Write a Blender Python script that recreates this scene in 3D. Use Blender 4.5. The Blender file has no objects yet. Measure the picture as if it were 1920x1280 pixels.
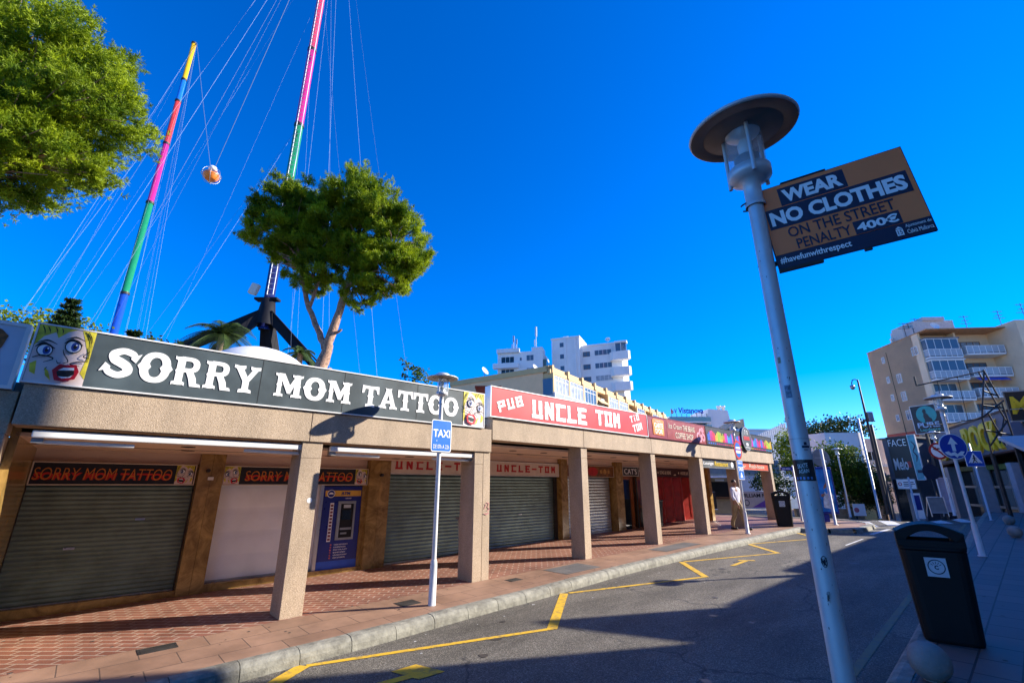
import bpy, bmesh, math, random
from mathutils import Vector, Matrix, noise
SC = bpy.context.scene
COL = SC.collection
R_ = math.radians
random.seed(7)

# ------------------------------------------------------------------ camera
cam_d = bpy.data.cameras.new("camera"); cam_d.lens = 16; cam_d.sensor_width = 36
cam_d.clip_start = 0.05; cam_d.clip_end = 4000
cam = bpy.data.objects.new("camera", cam_d); COL.objects.link(cam)
cam.location = (0, 0, 1.7); cam.rotation_euler = (R_(107.5), 0, 0)
SC.camera = cam

# ------------------------------------------------------------------ daylight
SUN_AZ, SUN_EL = 79.5, 26.6            # clockwise from +Y, degrees
w = bpy.data.worlds.new("World"); SC.world = w; w.use_nodes = True
nt = w.node_tree; nt.nodes.clear()
sky = nt.nodes.new("ShaderNodeTexSky"); sky.sky_type = 'NISHITA'; sky.sun_disc = False
sky.sun_elevation = R_(SUN_EL); sky.sun_rotation = R_(SUN_AZ); sky.altitude = 0
sky.air_density = 0.9; sky.dust_density = 0.0; sky.ozone_density = 6.0
hs = nt.nodes.new("ShaderNodeHueSaturation"); hs.inputs['Hue'].default_value = 0.507
hs.inputs['Saturation'].default_value = 1.36; hs.inputs['Value'].default_value = 1.0
bg = nt.nodes.new("ShaderNodeBackground"); bg.inputs['Strength'].default_value = 0.10
out = nt.nodes.new("ShaderNodeOutputWorld")
nt.links.new(sky.outputs[0], hs.inputs['Color']); tint = nt.nodes.new("ShaderNodeMix"); tint.data_type = 'RGBA'; tint.blend_type = 'MULTIPLY'; tint.inputs[0].default_value = 1.0
tint.inputs[7].default_value = (.78, .93, 1.16, 1); nt.links.new(hs.outputs[0], tint.inputs[6]); nt.links.new(tint.outputs[2], bg.inputs['Color'])
nt.links.new(bg.outputs[0], out.inputs['Surface'])
sd = bpy.data.lights.new("sun", 'SUN'); sd.energy = 4.0; sd.angle = R_(0.5); sd.color = (1.0, 0.92, 0.80)
sun = bpy.data.objects.new("sun", sd); COL.objects.link(sun)
sdir = Vector((math.sin(R_(SUN_AZ)) * math.cos(R_(SUN_EL)), math.cos(R_(SUN_AZ)) * math.cos(R_(SUN_EL)), math.sin(R_(SUN_EL))))
sun.rotation_euler = sdir.to_track_quat('Z', 'Y').to_euler()
sun.location = (30, 10, 40)
SC.view_settings.view_transform = 'Standard'; SC.view_settings.look = 'None'
SC.view_settings.exposure = 1.42; SC.view_settings.gamma = 1.0; SC.view_settings.use_curve_mapping = False

# ------------------------------------------------------------------ frames
C2 = Vector((-0.39, 8.75))             # foot of the column where the two arcade sections meet
ST = 48.0                               # bearing of the street
def axes(az):
    a = R_(az); return Vector((math.sin(a), math.cos(a))), Vector((math.cos(a), -math.sin(a)))
E0, N0 = axes(ST)
def clamp(x, a=0.0, b=1.0): return max(a, min(b, x))
def smooth(x): x = clamp(x); return x * x * (3 - 2 * x)
def gh(s, w_):                          # pavement level of the street
    crest = 18 + 7.5 * smooth((w_ - 3) / 3.0)
    if w_ > 14: crest = 25.5
    z = 0.15 + 0.02 * max(-25, min(s, crest))
    if s > crest: z -= 0.065 * min(s - crest, 26)
    return z
def sw(x, y):
    r = Vector((x, y)) - C2; return r.dot(E0), r.dot(N0)
def gxy(x, y):
    return gh(*sw(x, y))
def G(s, w_, off=0.0):
    p = C2 + E0 * s + N0 * w_; return Vector((p.x, p.y, gh(s, w_) + off))

# ------------------------------------------------------------------ materials
def _node(nt, t, **kw):
    n = nt.nodes.new(t)
    for k, v in kw.items(): setattr(n, k, v)
    return n
MATS = {}
def mat(name, col, rough=0.6, metal=0.0, var=0.12, scale=6.0, bump=0.0, bscale=60.0, dirt=0.0, spec=0.5, detail=6.0):
    """Principled surface whose colour wanders a little with noise, optional fine bump and grime."""
    if name in MATS: return MATS[name]
    m = bpy.data.materials.new(name); m.use_nodes = True; nt = m.node_tree
    b = nt.nodes['Principled BSDF']
    b.inputs['Roughness'].default_value = rough; b.inputs['Metallic'].default_value = metal
    b.inputs['Specular IOR Level'].default_value = spec
    tc = _node(nt, 'ShaderNodeTexCoord')
    n1 = _node(nt, 'ShaderNodeTexNoise'); n1.inputs['Scale'].default_value = scale; n1.inputs['Detail'].default_value = detail
    nt.links.new(tc.outputs['Object'], n1.inputs['Vector'])
    mr = _node(nt, 'ShaderNodeMapRange'); mr.inputs[1].default_value = 0.3; mr.inputs[2].default_value = 0.7
    mr.inputs[3].default_value = 1 - var; mr.inputs[4].default_value = 1 + var
    nt.links.new(n1.outputs['Fac'], mr.inputs[0])
    mx = _node(nt, 'ShaderNodeVectorMath', operation='SCALE'); mx.inputs[0].default_value = col[:3]
    nt.links.new(mr.outputs[0], mx.inputs['Scale'])
    last = mx.outputs[0]
    if dirt:
        n2 = _node(nt, 'ShaderNodeTexNoise'); n2.inputs['Scale'].default_value = 2.3; n2.inputs['Detail'].default_value = 10; n2.inputs['Roughness'].default_value = 0.7
        nt.links.new(tc.outputs['Object'], n2.inputs['Vector'])
        m2 = _node(nt, 'ShaderNodeMapRange'); m2.inputs[1].default_value = 0.5; m2.inputs[2].default_value = 0.72; m2.inputs[3].default_value = 0; m2.inputs[4].default_value = dirt
        nt.links.new(n2.outputs['Fac'], m2.inputs[0])
        mi = _node(nt, 'ShaderNodeMix', data_type='RGBA'); mi.inputs[7].default_value = (col[0] * .35, col[1] * .33, col[2] * .3, 1)
        nt.links.new(m2.outputs[0], mi.inputs[0]); nt.links.new(last, mi.inputs[6]); last = mi.outputs[2]
    nt.links.new(last, b.inputs['Base Color'])
    rr = _node(nt, 'ShaderNodeMapRange'); rr.inputs[3].default_value = clamp(rough - .08); rr.inputs[4].default_value = clamp(rough + .08)
    nt.links.new(n1.outputs['Fac'], rr.inputs[0]); nt.links.new(rr.outputs[0], b.inputs['Roughness'])
    if bump:
        n3 = _node(nt, 'ShaderNodeTexNoise'); n3.inputs['Scale'].default_value = bscale; n3.inputs['Detail'].default_value = 4
        nt.links.new(tc.outputs['Object'], n3.inputs['Vector'])
        bp = _node(nt, 'ShaderNodeBump'); bp.inputs['Strength'].default_value = bump; bp.inputs['Distance'].default_value = 0.02
        nt.links.new(n3.outputs['Fac'], bp.inputs['Height']); nt.links.new(bp.outputs[0], b.inputs['Normal'])
    MATS[name] = m
    return m

def speckle(name, base, dark, light, scale=70, rough=0.7):
    """Washed aggregate panels: grains of three tones with faint stains."""
    m = bpy.data.materials.new(name); m.use_nodes = True; nt = m.node_tree; b = nt.nodes['Principled BSDF']
    b.inputs['Roughness'].default_value = rough
    tc = _node(nt, 'ShaderNodeTexCoord')
    v = _node(nt, 'ShaderNodeTexVoronoi'); v.inputs['Scale'].default_value = scale
    nt.links.new(tc.outputs['Object'], v.inputs['Vector'])
    sp = _node(nt, 'ShaderNodeSeparateColor'); nt.links.new(v.outputs['Color'], sp.inputs[0])
    cr = _node(nt, 'ShaderNodeValToRGB'); cr.color_ramp.interpolation = 'LINEAR'
    e = cr.color_ramp.elements; e[0].position = 0.0; e[0].color = (*dark, 1); e[1].position = 1.0; e[1].color = (*light, 1)
    k = e.new(0.28); k.color = (*base, 1); k = e.new(0.75); k.color = (*base, 1)
    nt.links.new(sp.outputs[0], cr.inputs[0])
    n2 = _node(nt, 'ShaderNodeTexNoise'); n2.inputs['Scale'].default_value = 1.6; n2.inputs['Detail'].default_value = 9; n2.inputs['Roughness'].default_value = .65
    mp = _node(nt, 'ShaderNodeMapping'); mp.inputs['Scale'].default_value = (1.6, 1.6, .55)
    nt.links.new(tc.outputs['Object'], mp.inputs[0]); nt.links.new(mp.outputs[0], n2.inputs['Vector'])
    mr = _node(nt, 'ShaderNodeMapRange'); mr.inputs[1].default_value = .3; mr.inputs[2].default_value = .75; mr.inputs[3].default_value = 1.14; mr.inputs[4].default_value = .70
    nt.links.new(n2.outputs['Fac'], mr.inputs[0])
    mx = _node(nt, 'ShaderNodeVectorMath', operation='SCALE'); nt.links.new(cr.outputs[0], mx.inputs[0]); nt.links.new(mr.outputs[0], mx.inputs['Scale'])
    nt.links.new(mx.outputs[0], b.inputs['Base Color'])
    bp = _node(nt, 'ShaderNodeBump'); bp.inputs['Strength'].default_value = .35; bp.inputs['Distance'].default_value = .01
    nt.links.new(v.outputs['Distance'], bp.inputs['Height']); nt.links.new(bp.outputs[0], b.inputs['Normal'])
    return m

def tiles(name, c1, c2, mortar, size, gap, rot=0, offset=0.0, aspect=1.0, rough=.6, stain=.5):
    m = bpy.data.materials.new(name); m.use_nodes = True; nt = m.node_tree; b = nt.nodes['Principled BSDF']
    tc = _node(nt, 'ShaderNodeTexCoord'); mp = _node(nt, 'ShaderNodeMapping'); mp.inputs['Rotation'].default_value = (0, 0, R_(rot))
    nt.links.new(tc.outputs['Object'], mp.inputs[0])
    br = _node(nt, 'ShaderNodeTexBrick'); br.offset = offset; br.squash = 1.0
    br.inputs['Scale'].default_value = 1.0; br.inputs['Brick Width'].default_value = size * aspect; br.inputs['Row Height'].default_value = size
    br.inputs['Mortar Size'].default_value = gap; br.inputs['Mortar Smooth'].default_value = .2; br.inputs['Bias'].default_value = 0
    br.inputs['Color1'].default_value = (*c1, 1); br.inputs['Color2'].default_value = (*c2, 1); br.inputs['Mortar'].default_value = (*mortar, 1)
    nt.links.new(mp.outputs[0], br.inputs['Vector'])
    n1 = _node(nt, 'ShaderNodeTexNoise'); n1.inputs['Scale'].default_value = 1.4; n1.inputs['Detail'].default_value = 12; n1.inputs['Roughness'].default_value = .7
    nt.links.new(tc.outputs['Object'], n1.inputs['Vector'])
    mr = _node(nt, 'ShaderNodeMapRange'); mr.inputs[1].default_value = .3; mr.inputs[2].default_value = .75; mr.inputs[3].default_value = 1.15; mr.inputs[4].default_value = 1.15 - stain
    nt.links.new(n1.outputs['Fac'], mr.inputs[0])
    mx = _node(nt, 'ShaderNodeVectorMath', operation='SCALE'); nt.links.new(br.outputs['Color'], mx.inputs[0]); nt.links.new(mr.outputs[0], mx.inputs['Scale'])
    nt.links.new(mx.outputs[0], b.inputs['Base Color'])
    r2 = _node(nt, 'ShaderNodeMapRange'); r2.inputs[3].default_value = rough + .15; r2.inputs[4].default_value = rough - .12
    nt.links.new(n1.outputs['Fac'], r2.inputs[0]); nt.links.new(r2.outputs[0], b.inputs['Roughness'])
    bp = _node(nt, 'ShaderNodeBump'); bp.inputs['Strength'].default_value = .5; bp.inputs['Distance'].default_value = .01; bp.invert = True
    nt.links.new(br.outputs['Fac'], bp.inputs['Height']); nt.links.new(bp.outputs[0], b.inputs['Normal'])
    return m

def asphalt():
    m = bpy.data.materials.new('asphalt'); m.use_nodes = True; nt = m.node_tree; b = nt.nodes['Principled BSDF']
    tc = _node(nt, 'ShaderNodeTexCoord')
    fine = _node(nt, 'ShaderNodeTexVoronoi'); fine.inputs['Scale'].default_value = 110; nt.links.new(tc.outputs['Object'], fine.inputs['Vector'])
    big = _node(nt, 'ShaderNodeTexNoise'); big.inputs['Scale'].default_value = .9; big.inputs['Detail'].default_value = 9; big.inputs['Roughness'].default_value = .65
    mp = _node(nt, 'ShaderNodeMapping'); mp.inputs['Scale'].default_value = (.45, 1.5, 1)
    nt.links.new(tc.outputs['Object'], mp.inputs[0]); nt.links.new(mp.outputs[0], big.inputs['Vector'])
    sp = _node(nt, 'ShaderNodeSeparateColor'); nt.links.new(fine.outputs['Color'], sp.inputs[0])
    cr = _node(nt, 'ShaderNodeValToRGB'); e = cr.color_ramp.elements
    e[0].color = (.070, .061, .048, 1); e[1].color = (.275, .25, .20, 1); k = e.new(.7); k.color = (.145, .130, .105, 1)
    nt.links.new(sp.outputs[0], cr.inputs[0])
    mr = _node(nt, 'ShaderNodeMapRange'); mr.inputs[1].default_value = .3; mr.inputs[2].default_value = .72; mr.inputs[3].default_value = .50; mr.inputs[4].default_value = 1.38
    nt.links.new(big.outputs['Fac'], mr.inputs[0])
    mx = _node(nt, 'ShaderNodeVectorMath', operation='SCALE'); nt.links.new(cr.outputs[0], mx.inputs[0]); nt.links.new(mr.outputs[0], mx.inputs['Scale'])
    # long wandering cracks
    cv = _node(nt, 'ShaderNodeTexVoronoi', feature='DISTANCE_TO_EDGE'); cv.inputs['Scale'].default_value = .38
    dn = _node(nt, 'ShaderNodeTexNoise'); dn.inputs['Scale'].default_value = 3.0; dn.inputs['Detail'].default_value = 6
    nt.links.new(tc.outputs['Object'], dn.inputs['Vector'])
    ad = _node(nt, 'ShaderNodeVectorMath', operation='MULTIPLY_ADD'); ad.inputs[1].default_value = (.5, .5, .5)
    nt.links.new(dn.outputs['Color'], ad.inputs[0]); nt.links.new(tc.outputs['Object'], ad.inputs[2]); nt.links.new(ad.outputs[0], cv.inputs['Vector'])
    lt = _node(nt, 'ShaderNodeMapRange'); lt.inputs[1].default_value = .0; lt.inputs[2].default_value = .010; lt.inputs[3].default_value = .85; lt.inputs[4].default_value = 0
    nt.links.new(cv.outputs['Distance'], lt.inputs[0])
    br = _node(nt, 'ShaderNodeMath', operation='MULTIPLY'); nt.links.new(lt.outputs[0], br.inputs[0])
    gt = _node(nt, 'ShaderNodeMapRange'); gt.inputs[1].default_value = .44; gt.inputs[2].default_value = .52; nt.links.new(big.outputs['Fac'], gt.inputs[0]); nt.links.new(gt.outputs[0], br.inputs[1])
    mi = _node(nt, 'ShaderNodeMix', data_type='RGBA'); mi.inputs[7].default_value = (.03, .03, .03, 1)
    nt.links.new(br.outputs[0], mi.inputs[0]); nt.links.new(mx.outputs[0], mi.inputs[6]); nt.links.new(mi.outputs[2], b.inputs['Base Color'])
    b.inputs['Roughness'].default_value = .75; b.inputs['Specular IOR Level'].default_value = .35
    bp = _node(nt, 'ShaderNodeBump'); bp.inputs['Strength'].default_value = .5; bp.inputs['Distance'].default_value = .008
    nt.links.new(fine.outputs['Distance'], bp.inputs['Height']); nt.links.new(bp.outputs[0], b.inputs['Normal'])
    return m

def worn_paint(name, col):
    m = bpy.data.materials.new(name); m.use_nodes = True; nt = m.node_tree; b = nt.nodes['Principled BSDF']
    tc = _node(nt, 'ShaderNodeTexCoord'); n1 = _node(nt, 'ShaderNodeTexNoise'); n1.inputs['Scale'].default_value = 9; n1.inputs['Detail'].default_value = 12; n1.inputs['Roughness'].default_value = .75
    nt.links.new(tc.outputs['Object'], n1.inputs['Vector'])
    mr = _node(nt, 'ShaderNodeMapRange'); mr.inputs[1].default_value = .48; mr.inputs[2].default_value = .66; mr.inputs[3].default_value = 0; mr.inputs[4].default_value = .8
    nt.links.new(n1.outputs['Fac'], mr.inputs[0])
    mi = _node(nt, 'ShaderNodeMix', data_type='RGBA'); mi.inputs[6].default_value = (*col, 1); mi.inputs[7].default_value = (.09, .088, .08, 1)
    nt.links.new(mr.outputs[0], mi.inputs[0]); nt.links.new(mi.outputs[2], b.inputs['Base Color']); b.inputs['Roughness'].default_value = .7
    return m

def marble(name, dark, light, rough=.22):
    m = bpy.data.materials.new(name); m.use_nodes = True; nt = m.node_tree; b = nt.nodes['Principled BSDF']
    tc = _node(nt, 'ShaderNodeTexCoord'); n1 = _node(nt, 'ShaderNodeTexNoise'); n1.inputs['Scale'].default_value = 2.6; n1.inputs['Detail'].default_value = 12; n1.inputs['Roughness'].default_value = .7; n1.inputs['Distortion'].default_value = 1.6
    nt.links.new(tc.outputs['Object'], n1.inputs['Vector'])
    cr = _node(nt, 'ShaderNodeValToRGB'); e = cr.color_ramp.elements; e[0].position = .3; e[0].color = (*dark, 1); e[1].position = .72; e[1].color = (*light, 1)
    k = e.new(.48); k.color = tuple((a + c) * .42 for a, c in zip(dark, light)) + (1,)
    nt.links.new(n1.outputs['Fac'], cr.inputs[0]); nt.links.new(cr.outputs[0], b.inputs['Base Color']); b.inputs['Roughness'].default_value = rough
    return m

def glass_mat(name, col=(.9, .95, 1), rough=.05, alpha=.75):
    m = bpy.data.materials.new(name); m.use_nodes = True; nt = m.node_tree; b = nt.nodes['Principled BSDF']; o = nt.nodes['Material Output']
    b.inputs['Base Color'].default_value = (*col, 1); b.inputs['Roughness'].default_value = rough
    t = _node(nt, 'ShaderNodeBsdfTransparent'); t.inputs[0].default_value = (.93, .96, .97, 1); mx = _node(nt, 'ShaderNodeMixShader'); mx.inputs[0].default_value = 1 - alpha
    nt.links.new(t.outputs[0], mx.inputs[1]); nt.links.new(b.outputs[0], mx.inputs[2]); nt.links.new(mx.outputs[0], o.inputs['Surface'])
    return m

def leaf_mat(name, c_dark, c_light, trans=.35):
    m = bpy.data.materials.new(name); m.use_nodes = True; nt = m.node_tree; b = nt.nodes['Principled BSDF']; o = nt.nodes['Material Output']
    tc = _node(nt, 'ShaderNodeTexCoord'); n1 = _node(nt, 'ShaderNodeTexNoise'); n1.inputs['Scale'].default_value = 1.7; n1.inputs['Detail'].default_value = 8
    nt.links.new(tc.outputs['Object'], n1.inputs['Vector'])
    cr = _node(nt, 'ShaderNodeValToRGB'); e = cr.color_ramp.elements; e[0].position = .32; e[0].color = (*c_dark, 1); e[1].position = .68; e[1].color = (*c_light, 1)
    nt.links.new(n1.outputs['Fac'], cr.inputs[0]); nt.links.new(cr.outputs[0], b.inputs['Base Color'])
    b.inputs['Roughness'].default_value = .55; b.inputs['Specular IOR Level'].default_value = .25
    t = _node(nt, 'ShaderNodeBsdfTranslucent'); nt.links.new(cr.outputs[0], t.inputs[0]); mx = _node(nt, 'ShaderNodeMixShader'); mx.inputs[0].default_value = trans
    nt.links.new(b.outputs[0], mx.inputs[1]); nt.links.new(t.outputs[0], mx.inputs[2]); nt.links.new(mx.outputs[0], o.inputs['Surface'])
    return m

# ------------------------------------------------------------------ mesh builder
class MB:
    def __init__(s): s.v = []; s.f = []; s.sm = []
    def add(s, vs, fs, sm=False, M=None):
        b = len(s.v)
        for p in vs:
            p = Vector(p); s.v.append(tuple(M @ p if M else p))
        for f in fs: s.f.append(tuple(i + b for i in f)); s.sm.append(sm)
        return s
    def box(s, x0, x1, y0, y1, z0, z1, M=None):
        x0, x1 = sorted((x0, x1)); y0, y1 = sorted((y0, y1)); z0, z1 = sorted((z0, z1))
        v = [(x0, y0, z0), (x1, y0, z0), (x1, y1, z0), (x0, y1, z0), (x0, y0, z1), (x1, y0, z1), (x1, y1, z1), (x0, y1, z1)]
        return s.add(v, [(0, 3, 2, 1), (4, 5, 6, 7), (0, 1, 5, 4), (1, 2, 6, 5), (2, 3, 7, 6), (3, 0, 4, 7)], M=M)
    def cbox(s, c, d, M=None):
        return s.box(c[0] - d[0] / 2, c[0] + d[0] / 2, c[1] - d[1] / 2, c[1] + d[1] / 2, c[2] - d[2] / 2, c[2] + d[2] / 2, M)
    def prism(s, poly, y0, y1, M=None):            # polygon in x,z extruded along y (y0 is the front)
        n = len(poly)
        ar = sum(poly[i][0] * poly[(i + 1) % n][1] - poly[(i + 1) % n][0] * poly[i][1] for i in range(n))
        if ar < 0: poly = poly[::-1]
        v = [(x, y0, z) for x, z in poly] + [(x, y1, z) for x, z in poly]
        f = [tuple(range(n)), tuple(range(2 * n - 1, n - 1, -1))] + [(i, i + n, (i + 1) % n + n, (i + 1) % n) for i in range(n)]
        return s.add(v, f, M=M)
    def prism_z(s, poly, z0, z1, M=None):          # polygon in x,y extruded along z
        n = len(poly)
        ar = sum(poly[i][0] * poly[(i + 1) % n][1] - poly[(i + 1) % n][0] * poly[i][1] for i in range(n))
        if ar < 0: poly = poly[::-1]
        v = [(x, y, z0) for x, y in poly] + [(x, y, z1) for x, y in poly]
        f = [tuple(range(n - 1, -1, -1)), tuple(range(n, 2 * n))] + [(i, (i + 1) % n, (i + 1) % n + n, i + n) for i in range(n)]
        return s.add(v, f, M=M)
    def tube(s, pts, r, n=8, cap=True, M=None):
        pts = [Vector(p) for p in pts]; rs = r if isinstance(r, (list, tuple)) else [r] * len(pts)
        v = []; f = []; ref = None
        for i, p in enumerate(pts):
            t = (pts[min(i + 1, len(pts) - 1)] - pts[max(i - 1, 0)]).normalized()
            if ref is None:
                ref = Vector((0, 0, 1)) if abs(t.z) < .9 else Vector((1, 0, 0))
            a = t.cross(ref).normalized(); b_ = t.cross(a).normalized(); ref = a.cross(t)
            for k in range(n):
                th = 2 * math.pi * k / n; v.append(p + (a * math.cos(th) + b_ * math.sin(th)) * rs[i])
        for i in range(len(pts) - 1):
            for k in range(n):
                k2 = (k + 1) % n; f.append((i * n + k, i * n + k2, (i + 1) * n + k2, (i + 1) * n + k))
        s.add(v, f, True, M)
        if cap:
            s.add([v[k] for k in range(n)], [tuple(range(n - 1, -1, -1))], False, M)
            s.add([v[-n + k] for k in range(n)], [tuple(range(n))], False, M)
        return s
    def lathe(s, prof, n=24, c=(0, 0, 0), M=None, sm=True, sx=1.0, sy=1.0):
        v = []; f = []
        for r, z in prof:
            for k in range(n):
                th = 2 * math.pi * k / n; v.append((c[0] + r * math.cos(th) * sx, c[1] + r * math.sin(th) * sy, c[2] + z))
        for i in range(len(prof) - 1):
            for k in range(n):
                k2 = (k + 1) % n; f.append((i * n + k, i * n + k2, (i + 1) * n + k2, (i + 1) * n + k))
        return s.add(v, f, sm, M)
    def disc_y(s, x, z, r, y0, y1, n=32, rz=None):
        return s.prism([(x + r * math.cos(2 * math.pi * k / n), z + (rz or r) * math.sin(2 * math.pi * k / n)) for k in range(n)], y0, y1)
    def ring_y(s, x, z, ro, ri, y0, y1, n=36):
        v = []; f = []
        for k in range(n):
            c_, s_ = math.cos(2 * math.pi * k / n), math.sin(2 * math.pi * k / n)
            v += [(x + ro * c_, y0, z + ro * s_), (x + ri * c_, y0, z + ri * s_), (x + ro * c_, y1, z + ro * s_), (x + ri * c_, y1, z + ri * s_)]
        for k in range(n):
            a = 4 * k; b = 4 * ((k + 1) % n); f += [(a, a + 1, b + 1, b), (a + 2, b + 2, b + 3, a + 3), (a, b, b + 2, a + 2), (a + 1, a + 3, b + 3, b + 1)]
        return s.add(v, f)
    def polys(s, loops, x0, z0, y, d, sx=1.0, sz=1.0):    # filled outline with holes, in front of the plane y
        cu = bpy.data.curves.new('outline', 'CURVE'); cu.dimensions = '2D'; cu.fill_mode = 'BOTH'; cu.extrude = d / 2
        for lp in loops:
            sp = cu.splines.new('POLY'); sp.points.add(len(lp) - 1); sp.use_cyclic_u = True
            for p, q in zip(sp.points, lp): p.co = (x0 + q[0] * sx, z0 + q[1] * sz, 0, 1)
        s._curve(cu, lambda p: (p.x, y - d / 2 - p.z, p.y))
        return s
    def _curve(s, cu, fn):
        o = bpy.data.objects.new('outline', cu); COL.objects.link(o)
        dg = bpy.context.evaluated_depsgraph_get(); me = bpy.data.meshes.new_from_object(o.evaluated_get(dg))
        s.add([fn(v.co) for v in me.vertices], [tuple(p.vertices) for p in me.polygons])
        bpy.data.objects.remove(o); bpy.data.curves.remove(cu); bpy.data.meshes.remove(me)
    def text(s, body, x0, z0, wd, h, y, d=.006, bold=0.0, shear=0.0, rot=0.0, align='L', spacing=1.0):
        """lettering fitted into a wd x h box whose lower left corner is x0,z0 (wd None keeps the letter shapes)"""
        cu = bpy.data.curves.new('lettering', 'FONT'); cu.body = body; cu.size = 1; cu.offset = bold; cu.shear = shear
        cu.resolution_u = 3; cu.extrude = .01; cu.space_character = spacing
        o = bpy.data.objects.new('lettering', cu); COL.objects.link(o)
        dg = bpy.context.evaluated_depsgraph_get(); me = bpy.data.meshes.new_from_object(o.evaluated_get(dg))
        xs = [v.co.x for v in me.vertices]; ys = [v.co.y for v in me.vertices]
        if xs:
            ax, ay = min(xs), min(ys); W = max(xs) - ax or 1; H = max(ys) - ay or 1
            sz = h / H; sx = wd / W if wd else sz
            if align == 'C' and not wd: x0 -= W * sx / 2
            cr, sr = math.cos(rot), math.sin(rot)
            def fn(c):
                a, b = (c.x - ax) * sx, (c.y - ay) * sz
                return (x0 + a * cr - b * sr, y - d / 2 - c.z / .01 * d / 2, z0 + a * sr + b * cr)
            s.add([fn(v.co) for v in me.vertices], [tuple(p.vertices) for p in me.polygons])
        bpy.data.objects.remove(o); bpy.data.curves.remove(cu); bpy.data.meshes.remove(me)
        return s
    def build(s, name, m, parent=None, bevel=0.0, M=None):
        me = bpy.data.meshes.new(name); me.from_pydata(s.v, [], s.f); me.update()
        me.polygons.foreach_set('use_smooth', s.sm); me.materials.append(m)
        o = bpy.data.objects.new(name, me); COL.objects.link(o)
        if parent is not None: o.parent = parent
        if M is not None: o.matrix_basis = M
        if bevel:
            b = o.modifiers.new('edge', 'BEVEL'); b.width = bevel; b.segments = 2; b.limit_method = 'ANGLE'; b.angle_limit = R_(40)
        return o

def tag(o, label=None, cat=None, group=None, kind=None):
    if label: o['label'] = label
    if cat: o['category'] = cat
    if group: o['group'] = group
    if kind: o['kind'] = kind
    return o
def thing(name, label, cat, loc=(0, 0, 0), rotz=0.0, group=None):
    o = bpy.data.objects.new(name, None); COL.objects.link(o); o.empty_display_size = .2
    o.location = loc; o.rotation_euler = (0, 0, rotz)
    return tag(o, label, cat, group)
def dup(root, loc, rotz=0.0, label=None, scale=None):
    def cp(o, par):
        c = o.copy(); COL.objects.link(c)
        if par is not None: c.parent = par
        for ch in o.children: cp(ch, c)
        return c
    r = cp(root, None); r.location = loc; r.rotation_euler = (0, 0, rotz)
    if label: r['label'] = label
    if scale: r.scale = scale
    return r
def facing(az): return R_(90 - az)      # turn so that local x runs along bearing az and local -y faces right of it

def struct(name, mb, m, **kw):
    o = mb.build(name, m, **kw); o['kind'] = 'structure'; return o

# ================================================================== materials in use
M_gran = speckle('washed_granite', (.44, .33, .225), (.30, .22, .145), (.56, .44, .32), 130)
M_ceil = mat('ceiling_plaster', (.76, .57, .44), .7, var=.06, scale=1.5)
M_roof = mat('roof_felt', (.2, .19, .18), .9, var=.2)
M_marb = marble('brown_marble', (.15, .08, .018), (.55, .35, .11))
M_shut = mat('shutter_steel', (.165, .235, .21), .40, .45, var=.2, scale=3, dirt=.45)
M_shutg = mat('shutter_galvanised', (.40, .43, .43), .35, .55, var=.2, scale=4, dirt=.3)
M_shutw = mat('shutter_white', (.90, .89, .88), .45, var=.06, scale=2, dirt=.12)
M_dark = mat('dark_void', (.012, .012, .013), .8)
M_black = mat('black_paint', (.014, .014, .016), .42, var=.2)
M_char = mat('charcoal_sign', (.060, .082, .092), .45, var=.35, scale=2.2)
M_white = mat('white_paint', (.80, .79, .77), .45, var=.05, dirt=.1)
M_letter = mat('white_letter', (.93, .93, .92), .4, var=.03)
M_red = mat('sign_red', (.70, .040, .045), .38, var=.10, scale=1.6)
M_redp = mat('red_paint', (.50, .022, .018), .4, var=.12)
M_maroon = mat('sign_maroon', (.25, .012, .035), .4, var=.15)
M_burg = mat('burgundy_wood', (.36, .024, .016), .35, var=.3, scale=5)
M_dburg = mat('dark_burgundy', (.05, .008, .010), .5, var=.2)
M_orange = mat('sign_orange', (1.0, .235, .07), .5, var=.06)
M_oran2 = mat('letter_orange', (.85, .22, .02), .45)
M_navy = mat('sign_navy', (.010, .020, .055), .45, var=.1)
M_blue = mat('sign_blue', (.012, .16, .60), .35, var=.05)
M_dblue = mat('atm_blue', (.018, .030, .22), .3, var=.1)
M_mblue = mat('panel_blue', (.02, .10, .55), .35, var=.1)
M_yel = mat('letter_yellow', (.80, .55, .02), .4, var=.1)
M_gold = mat('gold_paint', (.75, .42, .06), .4, var=.15)
M_cream = mat('cream_panel', (.70, .58, .46), .5, var=.08)
M_steel = mat('grey_steel', (.36, .38, .40), .38, .6, var=.12, dirt=.15)
M_lampp = mat('lamp_paint', (.60, .63, .65), .42, .25, var=.08, scale=9, dirt=.16)
M_alu = mat('aluminium', (.62, .62, .62), .3, .85, var=.08)
M_rust = mat('iron_dark', (.05, .045, .042), .6, .5, var=.3)
M_binp = mat('bin_plastic', (.006, .0062, .0065), .6, var=.25, scale=14, bump=.15, bscale=220, spec=.3)
M_stone = mat('bollard_concrete', (.25, .245, .23), .8, var=.22, scale=7, bump=.4, bscale=70, dirt=.4)
M_kerb = mat('kerb_stone', (.245, .235, .19), .8, var=.34, scale=11, bump=.3, bscale=45, dirt=.9)
M_glass = glass_mat('window_glass', (.10, .16, .22), .04, .15)
M_lglass = glass_mat('lamp_glass', (.7, .78, .85), .06, .72)
M_tealg = glass_mat('dark_pane', (.02, .03, .035), .06, .05)
M_asph = asphalt()
M_tileo = tiles('pavement_slab', (.38, .225, .145), (.31, .18, .115), (.14, .09, .065), .40, .006, 0, .5, 1.5, .6, .65)
M_tilei = tiles('arcade_tile', (.31, .13, .085), (.25, .10, .065), (.46, .33, .25), .115, .012, 45, .5, 2.0, .5, .65)
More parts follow.
